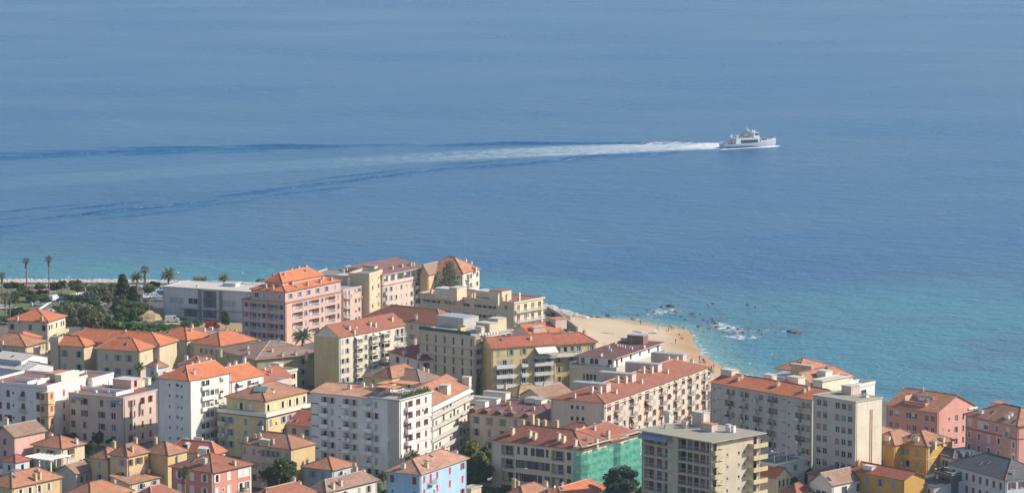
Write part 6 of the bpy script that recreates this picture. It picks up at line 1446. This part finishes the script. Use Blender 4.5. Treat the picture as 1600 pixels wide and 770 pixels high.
# ---- cars
TYRE=plain('tyre',(.03,.03,.03),.8); HEADL=glassmat('lamp_glass',(.7,.7,.7),.1); TAIL=plain('tail_lamp',(.4,.02,.02),.3)
def carpaint(name,c):
    k=('car',name)
    if k not in _mc:
        m,t=newmat('car_paint_'+name); t.b.inputs['Base Color'].default_value=(*c,1); t.b.inputs['Roughness'].default_value=.3; t.b.inputs['Coat Weight'].default_value=.6; _mc[k]=m
    return _mc[k]
def car(px,py,rz,paint,c,label,van=False,z=G):
    p=W(px,py,z); rt=empty('parked_van' if van else 'parked_car',(p.x,p.y,z+.03),rz,label,'van' if van else 'car','vehicles parked along the seafront')
    if van: prof=[(-2.4,.35),(-2.4,1.9),(-2.2,2.15),(1.2,2.15),(1.8,1.3),(2.4,1.05),(2.45,.35)]; W_=.95; gl=[(1.22,2.0),(1.75,1.32)]
    else: prof=[(-2.1,.35),(-2.12,.8),(-2.0,1.0),(-1.5,1.05),(-1.05,1.42),(.35,1.45),(1.05,1.0),(1.95,.85),(2.12,.6),(2.12,.3)]; W_=.86
    def body():
        b=MB(); n=len(prof); f=lambda zz: W_ if zz<.95 else W_-(zz-.95)*(.35 if not van else .1)
        for s in (1,-1):
            b.poly([(x,s*f(zz),zz) for x,zz in (prof if s<0 else prof[::-1])])
        for i in range(n):
            (x0,z0),(x1,z1)=prof[i],prof[(i+1)%n]; b.poly([(x0,-f(z0),z0),(x0,f(z0),z0),(x1,f(z1),z1),(x1,-f(z1),z1)])
        return b.mesh('body',[carpaint(paint,c)])
    link('body',cached(('car',van,paint),body),rt)
    def glass():
        b=MB(); e=.012
        if van: segs=[((1.24,2.05),(1.76,1.36),.80,.86)]; side=[(.5,1.35,1.15,2.0)]
        else: segs=[((.42,1.42),(1.0,1.04),.66,.80),((-1.1,1.38),(-1.45,1.09),.66,.80)]; side=[(-.95,1.06,-.32,1.36),(-.25,1.06,.62,1.36)]
        for (x0,z0),(x1,z1),a,c_ in segs:
            dx=.02 if x1>x0 else -.02; b.poly([(x0+dx,-a,z0+.02),(x0+dx,a,z0+.02),(x1+dx,c_,z1+.02),(x1+dx,-c_,z1+.02)])
        for x0,z0,x1,z1 in side:
            for s in (-1,1): 
                f=lambda zz: s*((W_ if zz<.95 else W_-(zz-.95)*(.35 if not van else .1))+e)
                b.poly([(x0,f(z0),z0),(x1,f(z0),z0),(x1-.1,f(z1),z1),(x0+.1,f(z1),z1)])
        return b.mesh('windows',[GLASS[2]])
    link('windows',cached(('carg',van),glass),rt)
    def wheel():
        b=MB(); b.tube((0,-.1,0),(0,.1,0),.33,.33,14); b.tube((0,-.105,0),(0,.105,0),.19,.19,10,1); return b.mesh('wheel',[TYRE,METAL])
    for x in (-1.35,1.35):
        for y in (-W_+.06,W_-.06): link('wheel',cached('wheel',wheel),rt,(x,y,.33))
    def lampm(m_): 
        b=MB(); b.box(-.03,-.16,-.07,.03,.16,.07); return b.mesh('headlight',[m_])
    for y in (-.6,.6): link('headlight',cached('hl',lambda:lampm(HEADL)),rt,(2.1 if not van else 2.44,y,.68)); link('tail_lamp',cached('tl',lambda:lampm(TAIL)),rt,(-2.12 if not van else -2.41,y,.8))
car(97,471,.15,'blue',(.02,.08,.30),'bright blue car parked at the end of the driveway')
car(107,466,.3,'night',(.01,.02,.06),'dark navy car parked just behind the bright blue one')
car(117,467,.4,'silver',(.55,.57,.6),'silver car partly hidden by trees right of the navy one')
car(84,470,1.2,'white',(.75,.75,.75),'white van by the white box left of the bright blue car',True)
car(61,478,.2,'paleblue',(.40,.48,.55),'pale blue car behind the cream villa beside the driveway')
car(158,478,.25,'silver',(.55,.57,.6),'silver car in front in the short row below the olive tree')
car(163,474.5,.25,'red',(.45,.02,.02),'red car in the middle of the short row below the olive tree')
car(170,470,.25,'night',(.01,.02,.06),'dark car at the back of the short row below the olive tree')
car(152,481,.25,'grey',(.25,.26,.28),'grey car peeping out under the trees in front of the short row')
car(209,454,.1,'night',(.01,.02,.06),'dark car parked behind the shorter conifer by the road')
car(236,461,.4,'white',(.75,.75,.75),'white car left in the car park near the depot')
car(248,457,.4,'silver',(.55,.57,.6),'silver car right in the car park near the depot wall')
car(252,460,.4,'blue',(.02,.08,.30),'blue car beside the silver one near the depot wall')
car(243,465,.4,'paleblue',(.40,.48,.55),'pale blue car in the second row of the car park')
car(252,470,.4,'grey',(.25,.26,.28),'grey car in the second row nearest the site fence')
car(228,466,.4,'white',(.75,.75,.75),'white car by the diagonal kerb in the car park')
car(269,503,.1,'white',(.75,.75,.75),'white van standing in the depot yard',True)
car(332,513,.1,'red',(.45,.02,.02),'red vehicle in the yard in front of the depot',True)
car(762,752,.5,'silver',(.55,.57,.6),'silver car under the trees left of the netted building')
car(4,483,.3,'white',(.75,.75,.75),'white car at the left edge under the shaggy palm')
car(19,484,.2,'silver',(.55,.57,.6),'silver car near the left edge behind the villa shrubs')
# kiosk box by the drive
p=W(83,466,G); rt=empty('kiosk',(p.x,p.y,G),.2,'small white kiosk beside the lawn left of the bright blue car','kiosk'); q=MB(); q.box(-1.2,-1,0,1.2,1,2.3); q.build('wall',WHITE,rt); q=MB(); q.box(-1.4,-1.2,2.31,1.4,1.2,2.45); q.build('roof',CONC,rt); q=MB(); q.box(-.4,-1.03,.1,.4,-1.002,2.0); q.build('door',plain('grey_door',(.3,.3,.3)),rt)
# white pergola beside the red roofed cottage
c0=W(42,737,G); rt=empty('pergola',(c0.x,c0.y,G),rad(-36),'white concrete pergola frame between the tiny red roofed house and the peach house','pergola')
for i in range(3):
    for j in range(2): q=MB(); q.box(i*3.2,j*4.5,-.2,i*3.2+.25,j*4.5+.25,2.8); q.build('post',WHITE,rt)
for j in range(2): q=MB(); q.box(-.5,j*4.5,2.8,7.2,j*4.5+.25,3.05); q.build('beam',WHITE,rt)
for i in range(7): q=MB(); q.box(i*1.1,-.6,3.05,i*1.1+.15,5.4,3.25); q.build('rafter',WHITE,rt)
rt.scale=(1.25,1.35,1.3)
# ---- green netting scaffold on the netted building
m,t=newmat('green_netting'); g_=t.new('TexCoord').outputs['Object']; n1=t.noise(g_,.5,4,.6); n2=t.noise(t.map(g_,(.6,.6,2.5)),1.0,3)
t.l(t.ramp(t.math('ADD',t.math('MULTIPLY',n1,.6),t.math('MULTIPLY',n2,.4)),[(.3,(.06,.48,.38)),(.7,(.20,.72,.58))]),t.b.inputs['Base Color'])
tr=t.new('BsdfTransparent'); mx=t.new('MixShader'); t.l(t.ramp(n1,[(.35,.58),(.65,.82)]),mx.inputs[0]); t.l(tr.outputs[0],mx.inputs[1])
t2=t.new('BsdfTranslucent'); t2.inputs[0].default_value=(.2,.6,.45,1); m2=t.new('MixShader'); m2.inputs[0].default_value=.35; t.l(t.b.outputs[0],m2.inputs[1]); t.l(t2.outputs[0],m2.inputs[2]); t.l(m2.outputs[0],mx.inputs[2])
t.l(mx.outputs[0],t.n['Material Output'].inputs[0]); NET=m
bb=B18.B; rt=empty('scaffolding',(B18.c.x,B18.c.y,G),B18.rz,'scaffolding wrapped in pale green netting on the right side of the cream building','scaffolding')
prof=[(-1.6,-1.4),(.6,-1.5),(1.5,.2),(1.5,bb*.45),(2.6,bb*.5),(2.6,bb*.66),(1.5,bb*.7),(1.5,bb+.3)]
H=12.6
def prof_at(k,zz):
    return prof
for i in range(len(prof)-1):
    (x0,y0),(x1,y1)=prof[i],prof[i+1]; Lg=math.hypot(x1-x0,y1-y0); nx,ny=(y1-y0)/Lg,-(x1-x0)/Lg; b=MB(); nu=max(2,int(Lg/.8)); nv=18
    gridp=[[None]*(nu+1) for _ in range(nv+1)]
    for v in range(nv+1):
        for u_ in range(nu+1):
            zz=-.5+(H+.5)*v/nv; f=u_/nu; s=.0 if u_ in(0,nu) else .13*math.sin(u_*2.1+v*1.3)*math.sin(v*math.pi/3)+.08*math.sin(u_*5+v*.7)
            gridp[v][u_]=(x0+(x1-x0)*f+nx*s,y0+(y1-y0)*f+ny*s,zz)
    for v in range(nv):
        for u_ in range(nu): b.poly([gridp[v][u_],gridp[v][u_+1],gridp[v+1][u_+1],gridp[v+1][u_]])
    b.build('netting',NET,rt,smooth=True)
    n=max(1,int(Lg/2.2))
    for j in range(n+1):
        f=j/n; x,y=x0+(x1-x0)*f-nx*.12,y0+(y1-y0)*f-ny*.12; q=MB(); q.tube((x,y,-.5),(x,y,H+.7),.05,.05,5); q.build('scaffold_pole',METAL,rt)
    for k in range(7):
        z=2.05*k+1.6; q=MB(); a=Vector((x0-nx*.15,y0-ny*.15,z)); c_=Vector((x1-nx*.15,y1-ny*.15,z)); q.tube(a,c_,.045,.045,5); q.tube(a+Vector((0,0,1)),c_+Vector((0,0,1)),.03,.03,5)
        nn=Vector((nx,ny,0))*.85; a=a+Vector((nx,ny,0))*.05; c_=c_+Vector((nx,ny,0))*.05; q.hexa([a,c_,c_-nn,a-nn],[v_+Vector((0,0,.06)) for v_ in (a,c_,c_-nn,a-nn)]); q.build('scaffold_platform',CONCL,rt)
# ---- people
def skin_mesh(name,nodes,edges,rads,mats,zones,seatfix=None):
    me=bpy.data.meshes.new(name); me.from_pydata(nodes,edges,[]); ob=bpy.data.objects.new(name,me); COL.objects.link(ob)
    ob.modifiers.new('s','SKIN'); sv=me.skin_vertices[0].data
    for i,r in enumerate(rads): sv[i].radius=(r,r*.85); sv[i].use_root=(i==0)
    ss=ob.modifiers.new('u','SUBSURF'); ss.levels=1; dg=bpy.context.evaluated_depsgraph_get(); out=bpy.data.meshes.new_from_object(ob.evaluated_get(dg)); bpy.data.objects.remove(ob)
    out.name=name; out.materials.clear()
    for m_ in mats: out.materials.append(m_)
    for p_ in out.polygons: p_.material_index=zones(p_.center); p_.use_smooth=True
    return out
def stand_nodes(arm=.0,step=.12):
    N=[(0,0,.95),(0,0,1.2),(0,0,1.42),(0,0,1.52),(0,.01,1.62),(0,.0,1.74),
       (-.1,0,.88),(-.11,step,.48),(-.11,step*.6,.08),(-.11,step*.6-.13,.03),(.1,0,.88),(.11,-step,.48),(.11,-step*1.2,.08),(.11,-step*1.2-.13,.03),
       (-.2,0,1.4),(-.25,.02,1.12),(-.27,-.1-arm,.88+arm*.5),(.2,0,1.4),(.25,.02,1.12),(.27,-.12-arm,.9+arm*.6)]
    E_=[(0,1),(1,2),(2,3),(3,4),(4,5),(0,6),(6,7),(7,8),(8,9),(0,10),(10,11),(11,12),(12,13),(2,14),(14,15),(15,16),(2,17),(17,18),(18,19)]
    Rr=[.15,.14,.15,.06,.10,.085,.1,.07,.05,.045,.1,.07,.05,.045,.07,.05,.035,.07,.05,.035]; return N,E_,Rr
def sit_nodes():
    N=[(0,0,.12),(0,.03,.4),(0,.03,.62),(0,.02,.72),(0,0,.82),(0,0,.93),(-.1,-.08,.12),(-.13,-.42,.38),(-.12,-.72,.05),(.1,-.08,.12),(.13,-.45,.3),(.12,-.78,.05),(-.2,.03,.6),(-.26,.1,.35),(-.28,.15,.06),(.2,.03,.6),(.25,-.1,.4),(.15,-.35,.36)]
    E_=[(0,1),(1,2),(2,3),(3,4),(4,5),(0,6),(6,7),(7,8),(0,9),(9,10),(10,11),(2,12),(12,13),(13,14),(2,15),(15,16),(16,17)]
    return N,E_,[.15,.14,.14,.06,.10,.085,.1,.07,.05,.1,.07,.05,.07,.05,.035,.07,.05,.035]
SKIN=plain('skin',(.50,.30,.20),.6,var=.05); HAIR=plain('hair',(.06,.04,.03),.7)
CL=[(.5,.05,.04),(.7,.7,.7),(.05,.08,.2),(.55,.22,.06),(.04,.04,.05),(.15,.3,.45),(.5,.42,.25)]
PE=[]
for i,c in enumerate(CL):
    top=plain('top%d'%i,c); trs=plain('trousers%d'%i,[(.03,.04,.08),(.1,.09,.08),(.25,.22,.17),(.04,.04,.04)][i%4])
    zn=lambda c_: 3 if c_.z>1.7 or (c_.z>1.6 and c_.y>.04) else (2 if c_.z>1.5 or (abs(c_.x)>.22 and c_.z<.98 and c_.z>.5) else (1 if c_.z>.95 else 0))
    PE.append(skin_mesh('person',*stand_nodes(.15*(i%3),.05+.04*(i%4)),[trs,top,SKIN,HAIR],zn))
sit=[]
for i,c in enumerate(CL[:4]):
    top=plain('top%d'%i,c); zn=lambda c_: 3 if c_.z>.9 else (2 if c_.z>.7 else (1 if c_.z>.25 and c_.y>-.12 else 2))
    sit.append(skin_mesh('person',*sit_nodes(),[SKIN,top,SKIN,HAIR],zn))
CN=['red','white','navy blue','orange','black','light blue','beige']
def person(px,py,k,label,sitting=False,sc_=1.0):
    z=1.0
    for _ in range(5): p=W(px,py,z); z=max(.05,beachz(p))
    p=W(px,py,z); o=link('person',(sit[k%4] if sitting else PE[k]),None,(p.x,p.y,z),R.random()*6,(sc_,)*3); tag(o,label,'person','people on the beach')
person(1055.8,536.5,4,'person in black standing alone in the middle of the sand')
person(1042,518,0,'person in red sitting near the tip of the beach',True); person(1045,517,4,'person in black standing near the tip of the beach'); person(1049,516,2,'person in navy blue standing at the tip beside others'); person(1052,515.5,1,'person in white at the tip of the beach next to the navy one'); person(1068,516,3,'person in orange wading at the sandy point')
person(1064,529,4,'person in black crouching at the waterline below the point',True); person(1067,530,0,'person in red sitting at the waterline below the point',True); person(1061,524,2,'person in navy blue sitting on the orange sand',True)
for i,(x,y) in enumerate([(1093,563),(1095,566),(1097,564.5),(1099,567),(1101,566),(1103,568.5),(1094,568)]): person(x,y,[4,1,2,0,4,3,5][i],'person in %s in the seated row of bathers behind the pink block'%CN[[4,1,2,0,4,3,5][i]],i%3!=0)
for i,(x,y) in enumerate([(1109,577),(1112,579),(1115,576)]): person(x,y,[1,4,2][i],'person in %s standing at the near end of the beach'%CN[[1,4,2][i]])
person(1001,507,4,'person in black alone on the upper beach'); person(1073,561,2,'person in navy blue lying low near the white roof',True); person(1025,516,6,'person in beige beside the small white dinghy sail',True)
# small beached sail and a driftwood log
p=W(1027,518,1); z=beachz(p); p=W(1027,518,z); rt=empty('beach_sail',(p.x,p.y,z),.3,'small white sail leaning on the sand near the tip of the beach','sail'); b=MB(); n=6
for i in range(n):
    a0,a1=i/n,(i+1)/n; f=lambda a:(-1.3+1.6*a,.25*math.sin(a*3),0.1+2.2*a); g2=lambda a:(-.2+.7*a,-.2+.25*math.sin(a*3),.05+2.3*a-.4*math.sin(a*3.14)); b.poly([f(a0),g2(a0),g2(a1),f(a1)])
b.build('cloth',WHITE,rt); b=MB(); b.tube((.4,0,-.1),(.45,.05,2.5),.04,.03,6); b.build('mast',METAL,rt)
p=W(1020,521,1); z=beachz(p); p=W(1020,521,z); b=MB(); b.tube((-1.6,0,.1),(1.3,.3,.15),.16,.11,7); b.tube((.3,.2,.15),(.9,.7,.45),.06,.03,5); tag(b.build('driftwood',BARK,None,(p.x,p.y,z)),'dark driftwood log lying left of the small white sail','log')
# seagulls
def gull(px,py,z,label):
    p=W(px,py,z); rt=empty('seagull',p,.5,label,'seagull'); b=MB(); b.tube((-.28,0,0),(0,0,.04),.03,.11,7,0,False); b.tube((0,0,.04),(.22,0,.05),.11,.06,7,0,False); b.tube((.22,0,.05),(.34,0,.07),.06,.05,7); b.tube((.34,0,.07),(.42,0,.05),.02,.005,5,1); b.build('body',[WHITE,POT],rt)
    for s in (-1,1): b=MB(); b.poly([(.12,s*.06,.06),(-.1,s*.06,.06),(-.12,s*.4,.2),(.05,s*.4,.22)]); b.poly([(.05,s*.4,.22),(-.12,s*.4,.2),(-.18,s*.85,.12)]); b.build('wing',plain('gull_wing',(.6,.6,.62)),rt)
gull(1206,554,3,'white seagull flying low over the turquoise water'); gull(1172,568,9,'small seagull flying above the water near the end of the beach')
# ---- ferry
FZ=W(1170,229.6,0); rt=empty('ferry',(FZ.x,FZ.y,0),FA,'white and pale grey passenger ferry with dark window band, trailing a long white wake','ferry')
FH=plain('hull_paint',(.33,.39,.47),.4,var=.05); FW=plain('ferry_white',(.58,.62,.66),.4,var=.04); FG=glassmat('ferry_glass',(.02,.06,.08),.1)
st=[(-15.5,2.9,2.15),(-12,3.3,2.15),(-6,3.5,2.2),(0,3.5,2.4),(5,3.3,2.7),(9,2.7,3.0),(12.5,1.6,3.25),(14.6,.6,3.4),(15.6,.05,3.5)]
b=MB(); prev=None
for x,w_,dk in st:
    ring=[(x,-w_,dk),(x-.0,-w_*.98,1.2),(x-(.6 if x>9 else 0),-w_*.82,0.1),(x-(1.4 if x>9 else 0),-w_*.5,-.8),(x-(1.6 if x>9 else 0),0,-1.0),(x-(1.4 if x>9 else 0),w_*.5,-.8),(x-(.6 if x>9 else 0),w_*.82,.1),(x,w_*.98,1.2),(x,w_,dk)]
    if prev: 
        for i in range(8): b.poly([prev[i],ring[i],ring[i+1],prev[i+1]])
    else: b.poly(ring[::-1])
    prev=ring
b.build('hull',FH,rt,smooth=False)
b=MB()
for (x0,w0,d0),(x1,w1,d1) in zip(st[:-1],st[1:]): b.poly([(x0,-w0+.05,d0-.05),(x1,-w1+.05,d1-.05),(x1,w1-.05,d1-.05),(x0,w0-.05,d0-.05)])
b.build('deck',plain('deck_planking',(.28,.24,.20)),rt)
b=MB() 
for (x0,w0,d0),(x1,w1,d1) in zip(st[4:-1],st[5:]):
    for s in (-1,1): b.hexa([(x0,s*w0,d0),(x1,s*w1,d1),(x1,s*(w1-.06),d1),(x0,s*(w0-.06),d0)],[(x0,s*w0,d0+.55),(x1,s*w1,d1+.55),(x1,s*(w1-.06),d1+.55),(x0,s*(w0-.06),d0+.55)])
b.build('bulwark',FW,rt)
b=MB(); b.box(-9,-3.2,2.1,4.6,3.2,5.2); b.hexa([(4.6,-3.2,2.1),(6.8,-2.4,2.8),(6.8,2.4,2.8),(4.6,3.2,2.1)],[(4.6,-3.2,5.2),(4.8,-2.6,5.2),(4.8,2.6,5.2),(4.6,3.2,5.2)]); b.box(-9.4,-3.35,5.2,3.0,3.35,5.35); b.build('cabin',FW,rt)
for i in range(12):
    x=-6.3+i*.82
    for s in (-1,1): b=MB(); b.box(x,s*3.2+(-.03 if s<0 else .001),2.35,x+.74,s*3.2+(-.001 if s<0 else .03),4.15); b.build('cabin_window',FG,rt)
for s in (-1,1): b=MB(); b.poly([(4.7,s*3.22,3.2),(5.9,s*2.85,3.2),(5.2,s*2.95,4.5),(4.7,s*3.22,4.5)]); b.build('cabin_window',FG,rt)
b=MB(); b.hexa([(-9.2,-3.3,2.1),(-6.7,-3.3,2.1),(-6.7,-3.0,2.1),(-9.2,-3.0,2.1)],[(-8.6,-3.3,6.9),(-8.1,-3.3,6.9),(-8.1,-3.0,6.9),(-8.6,-3.0,6.9)]); b.hexa([(-9.2,3.0,2.1),(-6.7,3.0,2.1),(-6.7,3.3,2.1),(-9.2,3.3,2.1)],[(-8.6,3.0,6.9),(-8.1,3.0,6.9),(-8.1,3.3,6.9),(-8.6,3.3,6.9)]); b.build('side_fin',FW,rt)
b=MB(); b.hexa([(1.4,-2.6,5.36),(5.0,-2.4,5.2),(5.0,2.4,5.2),(1.4,2.6,5.36)],[(1.9,-2.3,7.5),(4.0,-2.1,7.5),(4.0,2.1,7.5),(1.9,2.3,7.5)]); b.box(1.2,-2.7,7.5,4.6,2.7,7.68); b.build('bridge',FW,rt)
for s in (-1,1): b=MB(); b.poly([(2.4,s*2.56,6.2),(4.3,s*2.4,6.2),(3.9,s*2.25,7.2),(2.4,s*2.4,7.2)]); b.build('bridge_window',FG,rt)
b=MB(); b.poly([(4.66,-2.1,6.15),(4.66,2.1,6.15),(4.2,1.95,7.2),(4.2,-1.95,7.2)]); b.build('bridge_window',FG,rt)
b=MB(); b.hexa([(.6,-.5,7.0),(1.8,-.5,7.6),(1.8,.5,7.6),(.6,.5,7.0)],[(-1.6,-.15,10.2),(-1.2,-.15,10.2),(-1.2,.15,10.2),(-1.6,.15,10.2)]); b.tube((-1.4,0,10.1),(-1.5,0,11.6),.04,.03,5); b.build('mast',FW,rt)
for (x,y,z,r) in ((1.3,-.9,8.7,.5),(3.6,.8,8.3,.45)):
    b=MB(); b.tube((x,y,7.68),(x,y,z-.3),.1,.1,6)
    for i in range(4): a0,a1=-1.2+.6*i,-.6+.6*i; b.tube((x,y,z+r*math.sin(a0)),(x,y,z+r*math.sin(a1)),r*math.cos(a0),max(.05,r*math.cos(a1)),10,0,i==3)
    b.build('radar_dome',WHITE,rt)
b=MB(); b.box(2.2,-1.4,8.1,2.4,1.4,8.3); b.tube((2.3,0,7.68),(2.3,0,8.1),.08,.08,6); b.build('radar_bar',WHITE,rt)
def rail(pts,h,name='railing'):
    b=MB()
    for (a,c) in zip(pts[:-1],pts[1:]):
        a=Vector(a);c=Vector(c)
        for f in (.5,1): b.tube(a+Vector((0,0,h*f)),c+Vector((0,0,h*f)),.035,.035,4,0,False)
        n=max(1,int((c-a).length/1.2))
        for i in range(n+1): p_=a+(c-a)*i/n; b.tube(p_,p_+Vector((0,0,h)),.035,.035,4,0,False)
    b.build(name,WHITE,rt)
rail([(-9,-3.1,2.15),(-12,-3.2,2.15),(-15.3,-2.8,2.15),(-15.3,2.8,2.15),(-12,3.2,2.15),(-9,3.1,2.15)],1.2); rail([(1.2,-3.2,5.36),(-9.2,-3.2,5.36),(-9.2,3.2,5.36),(1.2,3.2,5.36)],1.1); rail([(9,-2.6,3.5),(12.5,-1.55,3.8),(15,-.3,4.0),(12.5,1.55,3.8),(9,2.6,3.5)],.6)
b=MB(); 
for y in (-1.8,0,1.8):
    for x in range(7): b.box(-7.8+x*1.15,y-.7,5.36,-7.4+x*1.15,y+.7,5.8)
b.build('bench_seats',plain('blue_seats',(.06,.10,.22)),rt)
b=MB(); b.box(-14.6,-2.2,2.15,-13.4,-1.0,3.0); b.build('locker',plain('orange_locker',(.6,.16,.05)),rt)
b=MB(); b.tube((-15.2,0,3.3),(-16,0,5.2),.04,.03,5); b.build('flagstaff',METAL,rt)
b=MB(); 
for i in range(3): b.tube((-9.6,-2.0+2*i,2.15),(-9.6,-2.0+2*i,2.16),.01,.01,4)
rt.scale=(1.08,1.02,1.0); rz=rt.rotation_euler.z; cz_,sz_=math.cos(rz),math.sin(rz)
def pax(x,y,z,k,label):
    o=link('person',PE[k],None,(FZ.x+x*cz_-y*sz_,FZ.y+x*sz_+y*cz_,z),R.random()*6); tag(o,label,'person','passengers on the open decks of the ferry')
rr=random.Random(8)
for i in range(26): k=rr.choice([0,1,2,3,4,6,3,0]); pax(rr.uniform(-8.2,.8),rr.choice([-2.9,-2.6,-1.2,.9,2.7]),5.36,k,'passenger in %s top on the upper deck of the ferry'%CN[k])
for i in range(22): x=rr.uniform(7.2,13.2); w_=np.interp(x,[5,9,12.5,14.6],[3.0,2.4,1.3,.4]); k=rr.choice([0,3,4,2,3,0,6]); pax(x,rr.uniform(-w_,w_*.4),np.interp(x,[5,9,12.5,14.6],[2.66,2.96,3.2,3.35]),k,'passenger in %s top on the foredeck of the ferry'%CN[k])
for i in range(10): k=rr.choice([2,4,5,1]); pax(rr.uniform(-14,-10),rr.uniform(-2.8,1),2.12,k,'passenger in %s top on the stern deck of the ferry'%CN[k])
# ================================================================ HAZE
m=bpy.data.materials.new('haze'); m.use_nodes=True; n=m.node_tree.nodes; n.remove(n['Principled BSDF']); v=n.new('ShaderNodeVolumePrincipled')
v.inputs['Color'].default_value=(.62,.80,1,1); v.inputs['Density'].default_value=HAZE; v.inputs['Anisotropy'].default_value=.2
m.node_tree.links.new(v.outputs[0],n['Material Output'].inputs['Volume']); m.cycles.homogeneous_volume=True
b=MB(); b.box(-17000,-4000,-34,17000,31000,168); o=b.build('haze',m); tag(o,kind='stuff')
